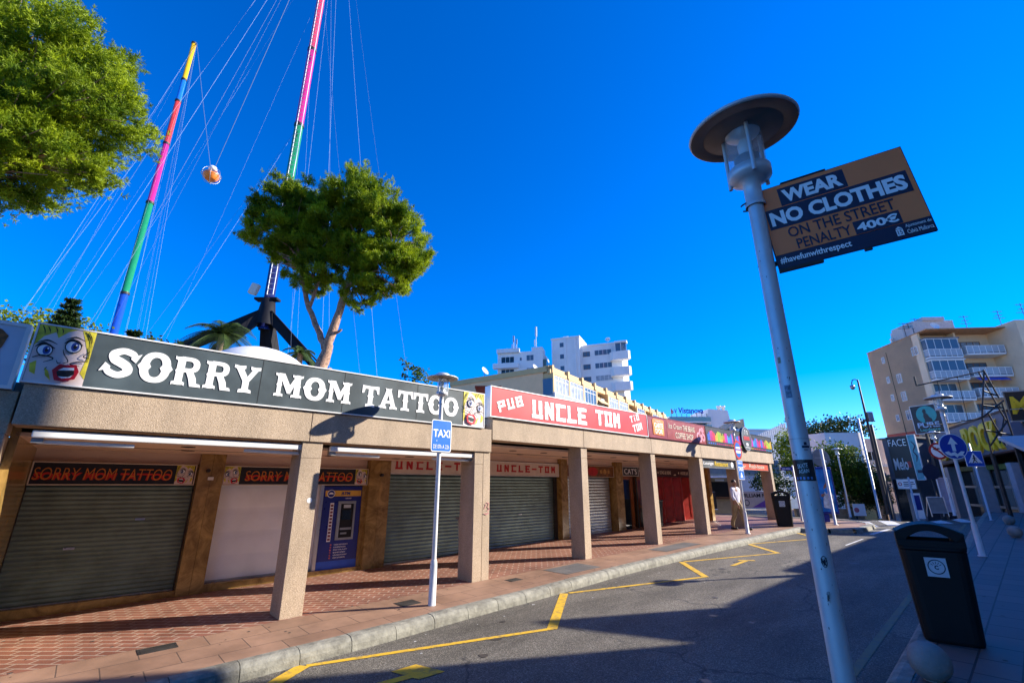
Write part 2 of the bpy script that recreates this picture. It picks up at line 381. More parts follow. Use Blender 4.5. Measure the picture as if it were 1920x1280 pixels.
M_tiler = tiles('far_pavement_slab', (.15, .125, .115), (.12, .10, .095), (.04, .036, .034), .30, .010, 0, .5, 1.6, .62, .4)
M_ylw = worn_paint('yellow_line', (.70, .42, .02))
M_wlw = worn_paint('white_line', (.66, .66, .64))
M_faded = worn_paint('faded_yellow', (.17, .145, .06))

# ================================================================== ground, road, pavements (local x along the street, y away from the road)
GROT = facing(ST)
def ground_obj(name, mb, m, **kw):
    """mesh given in street coordinates (s, w, height above pavement level)"""
    vs = []
    for s_, w_, o_ in mb.v: vs.append((s_, -w_, gh(s_, w_) + o_))
    mb.v = vs; ob = mb.build(name, m, **kw); ob.location = (C2.x, C2.y, 0); ob.rotation_euler = (0, 0, GROT); ob['kind'] = 'structure'; return ob
def grid(ss, ws, off):
    mb = MB(); v = [(s_, w_, off) for s_ in ss for w_ in ws]; n = len(ws)
    f = [(i * n + j, i * n + j + 1, (i + 1) * n + j + 1, (i + 1) * n + j) for i in range(len(ss) - 1) for j in range(n - 1)]
    mb.add(v, f); return mb
SS = [-600, -200, -60, -25, -12] + [x for x in range(-8, 46, 2)] + [60, 100, 200, 400, 900]
WS = [-900, -300, -100, -40, -20, -10, -4, 0, 2, 3, 3.5, 4, 4.5, 5, 5.5, 6, 8, 10, 12, 14, 20, 60, 200, 700]
ground_obj('ground', grid(SS, WS, -.17), mat('ground_dust', (.16, .15, .13), .85, var=.2, scale=.6))
def rsec(s_):
    return 5.47 - .033 * s_ if s_ < 15 else 4.98 - .02 * (s_ - 15)
def lsec(s_):                                      # inner line of the kerb on the arcade side
    T = [(-14, 1.15), (-4.8, 1.12), (-3.2, 1.10), (-.5, 1.0), (3, .86), (5.9, .88), (9, .97), (11.4, 1.04), (12.2, 1.1)]
    for a, b in zip(T, T[1:]):
        if s_ <= b[0]: return a[1] + (b[1] - a[1]) * smooth((s_ - a[0]) / (b[0] - a[0]))
    return T[-1][1]
rs = [x * .5 for x in range(-28, 25)] + [x for x in range(13, 46, 1)]
mb = MB(); v = []; f = []
for s_ in rs:
    l = -12 if s_ > 15.6 else (2.45 if s_ > 12.2 else lsec(s_) + .05)
    r = rsec(s_) + .05
    for k in range(9): v.append((s_, l + (r - l) * k / 8, -.135))
for i in range(len(rs) - 1):
    for k in range(8): f.append((i * 9 + k, i * 9 + k + 1, (i + 1) * 9 + k + 1, (i + 1) * 9 + k))
mb.add(v, f); road = ground_obj('road', mb, M_asph)
# arcade side pavement: outer strip of large slabs, inner floor of small ribbed tiles
def strip(fn_a, fn_b, ss, off):
    mb = MB(); v = []; f = []
    for s_ in ss: v += [(s_, fn_a(s_), off), (s_, fn_b(s_), off)]
    for i in range(len(ss) - 1): f.append((2 * i, 2 * i + 1, 2 * i + 3, 2 * i + 2))
    mb.add(v, f); return mb
ls = [x * .5 for x in range(-28, 25)]
mb = strip(lambda s: .0, lsec, ls, 0)
mb.add([(12.0, 0, 0), (12.0, 1.06, 0), (12.4, 2.1, 0), (13.0, 2.5, 0), (14.6, 2.5, 0), (15.4, 1.9, 0), (15.5, 0, 0)], [(0, 1, 2, 3, 4, 5, 6)])
mb.add([(15.5, 0, 0), (15.5, -9, 0), (14.8, -9, 0), (14.8, 0, 0)], [(0, 3, 2, 1)])
ground_obj('pavement', mb, M_tileo)
ground_obj('arcade_floor', strip(lambda s: -9.0, lambda s: .0, ls + [12.5, 13, 14, 14.8], .002 - .002), M_tilei)
ground_obj('pavement', strip(lambda s: rsec(s) + .2, lambda s: 14.0, [x for x in range(-14, 26, 1)], 0), M_tiler)
# kerbs: rounded stones laid end to end
def kerb(name, fn, s0, s1, side, step=.55):
    mb = MB(); s_ = s0
    prof = [(0, .002), (.09, .004), (.135, -.008), (.165, -.035), (.18, -.075), (.19, -.17), (0, -.17)]
    while s_ < s1:
        a, b = s_ + .004, min(s1, s_ + step) - .004; v = []; jit = random.uniform(-.003, .003)
        for q in (a, b):
            for d, o in prof: v.append((q, fn(q) + side * d, o + jit))
        n = len(prof); f = [(k, (k + 1) % n, (k + 1) % n + n, k + n) for k in range(n)] + [tuple(range(n)), tuple(range(2 * n - 1, n - 1, -1))]
        mb.add(v, f); s_ += step
    return ground_obj(name, mb, M_kerb)
kerb('kerb', lsec, -14, 12.1, 1)
kerb('kerb', lambda s: rsec(s) + .2, -14, 25, -1)
mb = MB()                                            # the kerb round the pavement nose
P = [(12.05, 1.12), (12.3, 1.9), (12.7, 2.4), (13.2, 2.52), (14.6, 2.52), (15.2, 2.2), (15.5, 1.6), (15.55, 0), (15.55, -9)]
for a, b in zip(P, P[1:]):
    d = Vector(b) - Vector(a); n = Vector((d.y, -d.x)).normalized() * -1
    if n.dot(Vector(a) - Vector((13.8, 0))) < 0: n = -n
    A_ = [(*a, .003), (*b, .003), (*(Vector(b) + n * .16), -.02), (*(Vector(a) + n * .16), -.02), (*(Vector(b) + n * .19), -.17), (*(Vector(a) + n * .19), -.17)]
    mb.add(A_, [(0, 1, 2, 3), (3, 2, 4, 5)])
ground_obj('kerb', mb, M_kerb)
# painted lines
def line(mb, a, b, wd, off=-.130):
    a, b = Vector(a), Vector(b); d = (b - a).normalized(); n = Vector((-d.y, d.x)) * wd / 2; L = max(1, int((b - a).length / .5)); v = []
    for i in range(L + 1):
        p = a + (b - a) * i / L; v += [(*(p + n), off), (*(p - n), off)]
    mb.add(v, [(2 * i, 2 * i + 1, 2 * i + 3, 2 * i + 2) for i in range(L)])
bays = MB()
line(bays, (-6.5, 3.4), (-3.52, 1.32), .15); line(bays, (-3.50, 1.34), (-.86, 2.29), .075, -.1305); line(bays, (-.88, 2.30), (.58, 1.2), .13)
line(bays, (.66, 1.23), (3.34, 2.22), .075, -.1305); line(bays, (3.32, 2.24), (4.46, 1.14), .12); line(bays, (4.54, 1.17), (7.08, 2.2), .075, -.1305)
line(bays, (7.06, 2.22), (8.14, 1.1), .12); line(bays, (8.22, 1.13), (10.6, 2.1), .075, -.1305); line(bays, (10.58, 2.12), (11.6, 1.25), .12)
ground_obj('road_marking', bays, M_ylw)
mb = MB(); mb.add([(-2.95, 2.09, -.129), (-2.68, 2.10, -.129), (-2.57, 2.46, -.129), (-2.85, 2.44, -.129)], [(0, 1, 2, 3)])
line(mb, (-2.86, 2.32), (-3.8, 2.22), .10, -.1285)
line(mb, (5.45, 1.94), (5.68, 2.2), .11, -.129); line(mb, (5.52, 2.08), (4.75, 2.11), .09, -.1285)
ground_obj('road_marking', mb, M_ylw)
mb = MB()
for k in range(5):
    a = Vector((17.05 + k * .95, 1.8 + k * .55)); line(mb, a, a + Vector((-1.95, .66)), .46)
line(mb, (12.6, 2.95), (14.6, 3.05), .12); line(mb, (9.5, 3.0), (11.2, 3.02), .05)
ground_obj('road_marking', mb, M_wlw)
mb = MB(); v = []
for i in range(0, 40):
    s_ = -4 + i * .55; line(mb, (s_, rsec(s_) - .28), (s_ + .551, rsec(s_ + .551) - .28), .08, -.131)
ground_obj('road_marking', mb, M_faded)
# access covers and darker slabs let into the pavement
def cover(s_, w_, a, b, label, m):
    mb = MB(); mb.box(-a, a, -b, b, -.01, .004)
    for k in range(7): mb.box(-a * .85, a * .85, -b * .8 + k * b * .25, -b * .8 + k * b * .25 + b * .09, .004, .007)
    o = mb.build('access_cover', m); o.location = G(s_, w_); o.rotation_euler = (0, R_(-1.15), 0); o.rotation_euler = (0, 0, GROT)
    o.rotation_euler = (Matrix.Rotation(GROT, 3, 'Z') @ Matrix.Rotation(R_(-1.146), 3, 'Y')).to_euler(); return tag(o, label, 'cover')
cover(-4.63, .14, .17, .10, 'dark square access cover in the pavement before the wide shutter on the left', M_rust)
cover(-1.82, .40, .15, .13, 'dark ribbed drain cover in the pavement beside the taxi sign pole', M_rust)
cover(.25, .35, .13, .09, 'small dark cover in the pavement just past the double column', M_rust)
mb = MB()
for (a, b, c, d) in ((1.2, 2.2, .12, .72), (4.7, 6.4, .18, .66)): mb.add([(a, c, .004), (b, c, .004), (b, d, .004), (a, d, .004)], [(0, 1, 2, 3)])
ground_obj('pavement_patch', mb, tiles('grey_slab', (.16, .15, .14), (.13, .125, .12), (.07, .07, .07), .3, .006, 0, .5, 1.5))
cover(3.2, 6.9, .34, .10, 'long ribbed drain grating in the shaded pavement behind the black bin', M_rust)

# chewing gum, drips and oil spots
rnd = random.Random(77); gum = MB(); oil = MB()
def blot(mb, s_, w_, r, off):
    n = 9; mb.add([(s_ + r * rnd.uniform(.7, 1.2) * math.cos(2 * math.pi * k / n), w_ + r * rnd.uniform(.7, 1.2) * math.sin(2 * math.pi * k / n), off) for k in range(n)], [tuple(range(n))])
for i in range(230):
    s_ = rnd.uniform(-7, 12); blot(gum, s_, rnd.uniform(-2.2, lsec(s_) - .05), rnd.uniform(.008, .022), .003)
for i in range(70):
    s_ = rnd.uniform(-3, 14); blot(gum, s_, rnd.uniform(5.75, 7.5), rnd.uniform(.010, .025), .003)
for i in range(34):
    s_ = rnd.uniform(-4, 13); blot(oil, s_, rnd.uniform(1.6, 4.6), rnd.uniform(.015, .09), -.132)
ground_obj('pavement_stains', gum, mat('gum_spot', (.07, .055, .045), .8)); ground_obj('oil_spots', oil, mat('oil_spot', (.045, .043, .04), .45))
lit = MB()
for i in range(45):
    s_ = rnd.uniform(-3, 12); blot(lit, s_, rnd.choice((rnd.uniform(1.3, 1.5), rnd.uniform(1.5, 4.9))), rnd.uniform(.006, .016), -.128)
ground_obj('road_specks', lit, M_wlw)

# ================================================================== arcade
AZ_A, AZ_B = 48.5, 47.0
def fpt(az, s, w_, z):
    E, N = axes(az); p = C2 + E * s + N * w_; return Vector((p.x, p.y, z))
def shutter(parent, x0, x1, y, z0, z1, m, pitch=.07, handles=(), name='shutter'):
    mb = MB(); n = int((z1 - z0) / pitch); v = []
    prof = [(0, 0.0), (.25, -.012), (.5, -.014), (.75, -.010), (.93, .004)]
    for i in range(n):
        for a, b in prof: v.append((y + b, z0 + (z1 - z0) * (i + a) / n))
    v.append((y, z1)); k = len(v)
    mb.add([(x0, a, b) for a, b in v] + [(x1, a, b) for a, b in v], [(i, i + k, i + k + 1, i + 1) for i in range(k - 1)], True)
    o = mb.build(name, m, parent)
    MB().box(x0, x1, y - .03, y + .02, z0 - .06, z0).build('bottom_rail', M_shutg, o)
    for hx, hz in handles:
        h = MB(); h.box(hx - .06, hx + .06, y - .022, y - .012, hz - .014, hz + .014); h.box(hx - .045, hx + .045, y - .03, y - .022, hz - .006, hz + .006); h.build('handle', M_alu, o)
    return o
def column(parent, x0, x1, depth, zb, zt, joint=None):
    mb = MB(); mb.box(x0, x1, 0, depth, zb, zt if joint is None else joint - .004)
    if joint is not None: mb.box(x0 + .003, x1 - .003, .003, depth - .003, joint - .004, joint + .004); mb.box(x0, x1, 0, depth, joint + .004, zt)
    return mb.build('column', M_gran, parent, bevel=.008)

# --- first section
A = thing('arcade_building', 'tan aggregate arcade with the dark tattoo sign on its beam and steel shutters below', 'building', (C2.x, C2.y, 0), facing(AZ_A))
mb = MB()
for a, b in ((-6.22, -3.32), (-3.312, -.02)): mb.box(a, b, -.03, .36, 2.285, 2.70)
mb.build('fascia_beam', M_gran, A, bevel=.006)
column(A, -3.39, -3.11, .42, gh(-3.1, 0) - .1, 2.283, 2.06); column(A, -.38, -.19, .42, gh(-.2, 0) - .1, 2.283, 2.06)
MB().box(-6.2, .0, .36, 2.95, 2.20, 2.24).build('ceiling', M_ceil, A)
MB().box(-6.2, .0, .2, 6.3, 2.72, 2.82).build('roof', M_roof, A)
mb = MB(); mb.box(-6.2, 0, 2.85, 3.0, -.2, 2.72); mb.box(-6.2, 0, 6.2, 6.3, -.2, 2.72); mb.box(-.1, 0, 3.0, 6.2, -.2, 2.72); mb.box(-6.2, -6.1, 3.0, 6.2, -.2, 2.72)
mb.box(-6.2, 0, 2.62, 2.85, 2.03, 2.20); mb.build('wall', M_ceil, A)
for a, b in ((-4.2, -3.84), (-1.22, -.76)):
    mb = MB(); mb.box(a, (a + b) / 2 - .002, 2.45, 2.85, -.1, 2.20); mb.box((a + b) / 2 + .002, b, 2.45, 2.85, -.1, 2.20); mb.build('pilaster', M_marb, A)
MB().box(-6.2, -4.2, 2.50, 2.85, -.2, gh(-5, -2.6) + .10).build('step', M_marb, A)
MB().box(-3.84, -1.22, 2.50, 2.85, -.2, gh(-2.4, -2.6) + .09).build('step', M_marb, A)
for a in (-4.22, -6.2):
    MB().box(a, a + .035, 2.60, 2.70, 0, 1.72).build('guide_rail', M_rust, A)
MB().box(-6.24, -6.17, .36, 2.85, -.3, 2.70).build('party_wall', M_marb, A)  # dark marble puts the shade of this reveal into the colour
shutter(A, -6.16, -4.22, 2.66, .16, 1.70, M_shut, .062, [(-4.82, 1.20), (-5.55, .84)])
shutter(A, -3.82, -2.14, 2.66, .22, 1.70, M_shutw, .30)
mb = MB(); mb.box(-2.14, -2.08, 2.56, 2.70, .1, 1.7); mb.build('door_frame', M_alu, A)
MB().box(-1.30, -1.22, 2.56, 2.70, .1, 1.7).build('door_frame', M_marb, A)
for x, y in ((-5.5, .9), (-5.45, 1.6), (-4.6, .9), (-4.5, 1.7), (-2.5, .9), (-2.4, 1.6), (-1.2, .9), (-1.1, 1.6)):
    MB().lathe([(.085, 2.2), (.085, 2.193), (.06, 2.19), (0.001, 2.19)], 20, (x, y, 0)).build('downlight', M_rust, A)
mb = MB(); mb.box(-6.2, 0, 1.62, 1.64, 2.195, 2.2); mb.build('ceiling_joint', M_dark, A)
mb = MB(); mb.box(-4.06, -3.98, 2.43, 2.45, 1.78, 1.83); mb.build('house_number', M_white, A)
mb = MB(); mb.tube([(-4.08, 2.45, 1.93), (-4.08, 2.36, 1.93)], .03); mb.build('camera_eye', M_rust, A)
mb = MB(); mb.tube([(-.98, 2.45, 1.9), (-.98, 2.36, 1.9)], .03); mb.build('camera_eye', M_rust, A)
MB().disc_y(-3.20, 1.50, .035, -.002, 0, 20).build('sticker', M_white, A)

column(A, -.186, -.02, .42, gh(-.2, 0) - .1, 2.283)

# --- second section, a little higher and turned slightly
B = thing('arcade_building', 'longer taller arcade with red pub sign, coffee shop and bars behind square columns', 'building', (C2.x, C2.y, 0), facing(AZ_B))
mb = MB()
for a, b in ((.0, 2.74), (2.748, 5.65), (5.658, 8.55), (8.558, 11.4), (11.408, 14.85)): mb.box(a, b, -.03, .34, 2.515, 2.93)
mb.box(14.5, 14.85, .34, 6.2, 2.515, 2.93)
mb.build('fascia_beam', M_gran, B, bevel=.006)
for a, b in ((2.66, 2.88), (5.62, 5.84), (8.43, 8.65), (11.2, 11.42), (14.42, 14.64)):
    column(B, a, b, .38, gh(a, 0) - .1, 2.513, 2.28)
o = MB().box(12.72, 12.95, 1.75, 2.15, .3, 2.44).build('column', M_marb, B)
MB().box(0, 14.5, .34, 6.2, 2.43, 2.47).build('ceiling', M_ceil, B)
mb = MB(); mb.box(0, 14.85, .2, 6.2, 2.932, 3.02); mb.build('roof', M_roof, B)
mb = MB(); mb.box(0, 12.9, 2.9, 3.0, -.1, 2.43); mb.box(0, 12.9, 2.55, 2.9, 2.31, 2.43); mb.box(0, .1, 3.0, 6.2, -.1, 2.93); mb.box(12.9, 13.0, 2.6, 6.2, .2, 2.43); mb.box(0, 12.9, 6.1, 6.2, -.1, 2.93); mb.build('wall', M_ceil, B)
for a, b in ((4.74, 5.02), (7.46, 7.86), (9.62, 9.95)):
    MB().box(a, b, 2.42, 2.9, 0, 2.43 if a > 0 else 2.2).build('pilaster', M_marb, B)
shutter(B, -.72, 4.62, 2.66, .17, 1.92, M_shut, .075, [(1.4, .9), (3.3, .96)])
MB().box(4.62, 4.74, 2.6, 2.9, .1, 1.92).build('guide_rail', M_rust, B)
shutter(B, 5.04, 7.38, 2.66, .32, 1.93, M_shutg, .085, [(6.0, 1.0)])
# bar front between the second and third columns: dark glass door, orange-brown frames
f = MB(); 
for a, b, c, d in ((7.9, 7.98, .3, 1.98), (8.52, 8.66, .3, 1.98), (7.98, 8.52, 1.88, 1.98), (8.9, 8.98, .3, 1.98), (9.52, 9.6, .3, 1.98), (8.98, 9.52, 1.88, 1.98), (8.98, 9.52, .95, 1.03)): f.box(a, b, 2.58, 2.66, c, d)
o = f.build('door_frame', mat('orange_brown_wood', (.30, .085, .018), .4, var=.25), B)
MB().box(7.98, 8.52, 2.62, 2.64, .3, 1.88).build('pane', M_tealg, o); MB().box(8.98, 9.52, 2.62, 2.64, 1.03, 1.88).build('pane', mat('purple_poster', (.14, .012, .03), .3, var=.5), o)
MB().tube([(8.75, 2.5, 1.96), (8.75, 2.5, .3)], .035).build('drain_pipe', M_rust, B)
MB().box(8.98, 9.52, 2.6, 2.64, .3, .95).build('door_panel', M_dburg, B)
# folding doors in burgundy boards
for k in range(8):
    x = 10.0 + k * .355; t = .12 if k % 2 else -.02
    mb = MB(); q = [(x, 2.62 + (.14 if k % 2 else 0)), (x + .34, 2.62 + (0 if k % 2 else .14))]
    d = Vector((q[1][0] - q[0][0], q[1][1] - q[0][1])); Mx = Matrix.Translation((q[0][0], q[0][1], 0)) @ Matrix.Rotation(math.atan2(d.y, d.x), 4, 'Z')
    L = d.length
    mb.box(0, .05, -.02, .02, .32, 2.0, Mx); mb.box(L - .05, L, -.02, .02, .32, 2.0, Mx); mb.box(.05, L - .05, -.02, .02, 1.92, 2.0, Mx); mb.box(.05, L - .05, -.02, .02, .32, .5, Mx); mb.box(.05, L - .05, -.008, .012, .5, 1.92, Mx)
    mb.build('folding_door', M_burg, B)
MB().box(9.95, 12.9, 2.55, 2.8, .2, .315).build('step', M_stone, B)
for x in (1.4, 2.4, 4.1, 5.2, 7.0, 8.1, 9.9, 11.0, 12.4):
    for y in (.9, 1.7): MB().lathe([(.085, 2.43), (.085, 2.423), (.06, 2.42), (0.001, 2.42)], 20, (x, y, 0)).build('downlight', M_rust, B)
MB().box(0, 14.5, 1.62, 1.64, 2.424, 2.43).build('ceiling_joint', M_dark, B)
g = MB()                                              # scribbled tag on the double column
for a in ([(.06, 1.30), (.09, 1.36), (.06, 1.40), (.04, 1.36), (.07, 1.31), (.05, 1.25)], [(.11, 1.40), (.16, 1.39), (.13, 1.33), (.17, 1.29), (.12, 1.26)], [(.05, 1.22), (.10, 1.20), (.16, 1.23)]):
    g.tube([(x - .205, -.008, z) for x, z in a], .005, 5)
g.build('graffiti', mat('pink_spray', (.62, .16, .24), .6), B)

# --- the section at the far left, mostly out of the picture
Z = thing('arcade_building', 'shaded dark arcade end at the left edge carrying the kebab sign', 'building', tuple(fpt(AZ_A, -6.24, 0, 0)), facing(AZ_A))
mb = MB(); mb.box(-6, 0, .02, .4, 2.19, 2.62); mb.build('fascia_beam', M_gran, Z, bevel=.006)
column(Z, -.34, -.004, .42, -.2, 2.188); column(Z, -3.4, -3.1, .42, -.3, 2.188)
MB().box(-6, 0, .4, 6.2, 2.12, 2.16).build('ceiling', M_ceil, Z); MB().box(-6, 0, .2, 6.3, 2.64, 2.74).build('roof', M_roof, Z)
MB().box(-6, 0, 2.85, 3.0, -.3, 2.12).build('wall', M_marb, Z)
shutter(Z, -3.0, -.2, 2.6, 0, 1.7, M_shut)

# ================================================================== signs on the arcade
def slab_serif(x0, x1, z0, z1, w_, sp=.09):           # upright with spurred slab feet
    c = (x0 + x1) / 2; h = (z1 - z0)
    q = [(x0 - w_, z0), (x0 - w_ * .5, z0 + .03), (c, z0 + .015), (x1 + w_ * .5, z0 + .03), (x1 + w_, z0), (x1 + w_, z0 + .11), (x1, z0 + .15)]
    q += [(x1, z0 + h * .44), (x1 + sp * .35, z0 + h * .5), (x1, z0 + h * .56), (x1, z1 - .15), (x1 + w_, z1 - .11), (x1 + w_, z1)]
    q += [(x1 + w_ * .5, z1 - .03), (c, z1 - .015), (x0 - w_ * .5, z1 - .03), (x0 - w_, z1), (x0 - w_, z1 - .11), (x0, z1 - .15), (x0, z0 + h * .56), (x0 - sp * .35, z0 + h * .5), (x0, z0 + h * .44), (x0, z0 + .15), (x0 - w_, z0 + .11)]
    return [q]
def arc(cx, cz, rx, rz, a0, a1, n, p=1.0):
    o = []
    for i in range(n + 1):
        t = R_(a0 + (a1 - a0) * i / n); c, s_ = math.cos(t), math.sin(t)
        o.append((cx + rx * math.copysign(abs(c) ** p, c), cz + rz * math.copysign(abs(s_) ** p, s_)))
    return o
def ribbon(pts, ws):
    P = []; Wd = []
    n = len(pts)
    for i in range(n - 1):
        p0, p1, p2, p3 = (Vector(pts[max(i - 1, 0)]), Vector(pts[i]), Vector(pts[i + 1]), Vector(pts[min(i + 2, n - 1)]))
        for k in range(6 if i < n - 2 else 7):
            t = k / 6; P.append(.5 * ((2 * p1) + (p2 - p0) * t + (2 * p0 - 5 * p1 + 4 * p2 - p3) * t * t + (3 * p1 - p0 - 3 * p2 + p3) * t ** 3)); Wd.append(ws[i] * (1 - t) + ws[i + 1] * t)
    L = []; Rr = []
    for i, p in enumerate(P):
        d = (P[min(i + 1, len(P) - 1)] - P[max(i - 1, 0)]).normalized(); nn = Vector((-d.y, d.x)) * Wd[i] / 2
        L.append(tuple(p + nn)); Rr.append(tuple(p - nn))
    return [L + Rr[::-1]]
def western(ch):
    """pieces of a spurred circus-style capital in a unit-high box, and its width"""
    if ch == 'O':
        o = arc(.46, .5, .46, .51, 0, 360, 36, .85)[:-1]; o[0] = (.99, .5); o[18] = (-.07, .5)
        i = arc(.46, .5, .20, .33, 0, 360, 24, .85)[:-1]; i[0] = (.59, .5); i[12] = (.33, .5)
        return [[o, i]], .92
    if ch == 'S':
        return [ribbon([(.84, .68), (.74, .82), (.46, .89), (.21, .76), (.24, .62)], [.14, .20, .20, .25, .27]), ribbon([(.21, .74), (.26, .60), (.45, .51), (.63, .40), (.68, .25)], [.25, .27, .28, .27, .25]), ribbon([(.66, .38), (.68, .24), (.44, .11), (.18, .18), (.04, .34)], [.27, .25, .20, .20, .14]),
                [[(.99, .86), (.86, .55), (.70, .66), (.74, .88), (.86, .80)]], [[(-.10, .18), (.03, .47), (.19, .36), (.16, .12), (.03, .22)]]], .90
    if ch == 'R':
        d = [(.20, 1.0)] + arc(.46, .735, .36, .265, 90, -90, 14, .8) + [(.20, .47)]; hole = [(.34, .86)] + arc(.46, .735, .15, .125, 90, -90, 8, .8) + [(.34, .61)]
        return [slab_serif(.09, .33, 0, 1, .09), [d, hole], [[(.40, .50), (.64, .50), (.76, .30), (.80, .12), (.92, .10), (.96, .0), (.60, .0), (.52, .26)]]], .93
    if ch == 'Y':
        return [[[(-.04, 1), (-.04, .89), (.05, .86), (.33, .42), (.33, .15), (.22, .11), (.20, 0), (.45, .02), (.70, 0), (.68, .11), (.57, .15), (.57, .42), (.86, .86), (.95, .89), (.95, 1), (.74, .975), (.56, 1), (.58, .88), (.64, .86), (.48, .60), (.32, .86), (.38, .89), (.38, 1), (.16, .975)]]], .90
    if ch == 'M':
        return [slab_serif(.10, .27, 0, 1, .10), slab_serif(.80, 1.05, 0, 1, .10), [[(.12, .99), (.36, .99), (.62, .52), (.86, .99), (1.0, .99), (.66, .16), (.54, .16)]]], 1.15
    if ch == 'T':
        return [[[(-.02, 1), (-.03, .62), (.07, .64), (.13, .84), (.30, .84), (.30, .56), (.25, .5), (.30, .44), (.30, .15), (.18, .11), (.17, 0), (.42, .02), (.67, 0), (.66, .11), (.54, .15), (.54, .44), (.59, .5), (.54, .56), (.54, .84), (.71, .84), (.77, .64), (.87, .62), (.86, 1), (.42, .98)]]], .84
    if ch == 'A':
        return [[[(-.05, 0), (-.04, .11), (.05, .14), (.33, .90), (.27, 1), (.46, .97), (.65, 1), (.60, .90), (.88, .14), (.97, .11), (.98, 0), (.75, .025), (.55, 0), (.56, .11), (.62, .14), (.59, .26), (.33, .26), (.30, .14), (.37, .11), (.38, 0), (.16, .025)], [(.38, .40), (.55, .40), (.465, .68)]]], .93
    return [], .4
def lay_western(mb, body, x0, z0, wd, h, y, d=.003):
    tot = sum(western(c)[1] + .09 for c in body) - .09; k = wd / tot; x = x0
    for c in body:
        pc, a = western(c)
        for i, loops in enumerate(pc):
            if c == 'S' and i < 3:                     # curved strokes laid as strips
                lp = loops[0]; n = len(lp) // 2; L, Rr = lp[:n], lp[n:][::-1]; yy = y - .0007 * i; v = []
                for q in range(n): v += [(x + L[q][0] * k, yy - d, z0 + L[q][1] * h), (x + Rr[q][0] * k, yy - d, z0 + Rr[q][1] * h), (x + L[q][0] * k, yy, z0 + L[q][1] * h), (x + Rr[q][0] * k, yy, z0 + Rr[q][1] * h)]
                f = []
                for q in range(n - 1): a0 = 4 * q; b0 = a0 + 4; f += [(a0, b0, b0 + 1, a0 + 1), (a0, a0 + 2, b0 + 2, b0), (a0 + 1, b0 + 1, b0 + 3, a0 + 3)]
                mb.add(v, f)
            else: mb.polys(loops, x, z0, y - .0007 * i, d, k, h)
        x += (a + .09) * k
STK = {'U': [((.1, 1), (.1, 0)), ((.9, 1), (.9, 0)), ((0, .1), (1, .1))], 'N': [((.1, 1), (.1, 0)), ((.9, 1), (.9, 0)), ((.1, .95), (.9, .05))],
       'C': [((.1, 1), (.1, 0)), ((0, .9), (1, .9)), ((0, .1), (1, .1))], 'L': [((.1, 1), (.1, 0)), ((0, .1), (1, .1))],
       'E': [((.1, 1), (.1, 0)), ((0, .9), (1, .9)), ((0, .5), (.85, .5)), ((0, .1), (1, .1))], 'T': [((.5, 1), (.5, 0)), ((0, .9), (1, .9))],
       'O': [((.1, 1), (.1, 0)), ((.9, 1), (.9, 0)), ((0, .9), (1, .9)), ((0, .1), (1, .1))], 'M': [((.1, 1), (.1, 0)), ((.9, 1), (.9, 0)), ((.1, .95), (.5, .35)), ((.5, .35), (.9, .95))],
       'P': [((.1, 1), (.1, 0)), ((0, .9), (1, .9)), ((.9, 1), (.9, .42)), ((0, .5), (1, .5))], 'B': [((.1, 1), (.1, 0)), ((0, .9), (1, .9)), ((.9, .95), (.9, .55)), ((0, .5), (.95, .5)), ((.9, .48), (.9, .05)), ((0, .1), (1, .1))],
       'i': [((.5, .66), (.5, 0)), ((.5, 1), (.5, .80))], '-': [((0, .5), (1, .5))], 'A': [((.1, 1), (.1, 0)), ((.9, 1), (.9, 0)), ((0, .9), (1, .9)), ((0, .45), (1, .45))]}
def lay_bones(mb, body, x0, z0, wd, h, y, th=.3, wob=.06, rot=0, d=.004, gap=.22, seed=1):
    """chunky square letters with knobbly edges"""
    rnd = random.Random(seed); n = len(body); cw = wd / (n + (n - 1) * gap)
    cr, sr = math.cos(rot), math.sin(rot)
    for i, ch in enumerate(body):
        if ch == ' ': continue
        ox = i * cw * (1 + gap)
        for j, (a, b) in enumerate(STK[ch]):
            t = th * cw / 2
            pa = Vector((ox + (t + a[0] * (cw - 2 * t)) if ch != 'i' else ox + a[0] * cw, a[1] * h)); pb = Vector((ox + (t + b[0] * (cw - 2 * t)) if ch != 'i' else ox + b[0] * cw, b[1] * h))
            if a[1] == b[1]: pa.x = ox + a[0] * cw; pb.x = ox + b[0] * cw; tt = min(t, h * .11) ; pa.y = pb.y = clamp(a[1] * h, tt, h - tt)
            else: tt = t
            dd = (pb - pa); L = dd.length; dd.normalize(); nn = Vector((-dd.y, dd.x)); k = max(2, int(L / (h * .16)))
            up = [pa + dd * L * q / k + nn * tt * (1 + (rnd.uniform(-wob, wob) * 2.2 if wob else 0)) for q in range(k + 1)]
            dn = [pa + dd * L * q / k - nn * tt * (1 + (rnd.uniform(-wob, wob) * 2.2 if wob else 0)) for q in range(k + 1)]
            lp = [(p.x * cr - p.y * sr, p.x * sr + p.y * cr) for p in up + dn[::-1]]
            mb.polys([lp], x0, z0, y - .0006 * j, d)
def board(t, L, h, dep, m, edge=M_alu, fr=.02, z0=0):
    MB().box(fr, L - fr, -.0, dep, z0 + fr, z0 + h - fr).build('panel', m, t)
    f = MB(); f.box(0, L, -.012, dep, z0, z0 + fr); f.box(0, L, -.012, dep, z0 + h - fr, z0 + h); f.box(0, fr, -.012, dep, z0 + fr, z0 + h - fr); f.box(L - fr, L, -.012, dep, z0 + fr, z0 + h - fr)
    f.build('frame', edge, t)
M_skin = mat('poster_skin', (.80, .66, .62), .45, var=.05); M_hair = mat('poster_hair', (.72, .62, .05), .45, var=.3, scale=14)
M_lip = mat('poster_lip', (.62, .012, .03), .4); M_iris = mat('poster_iris', (.03, .08, .34), .4)
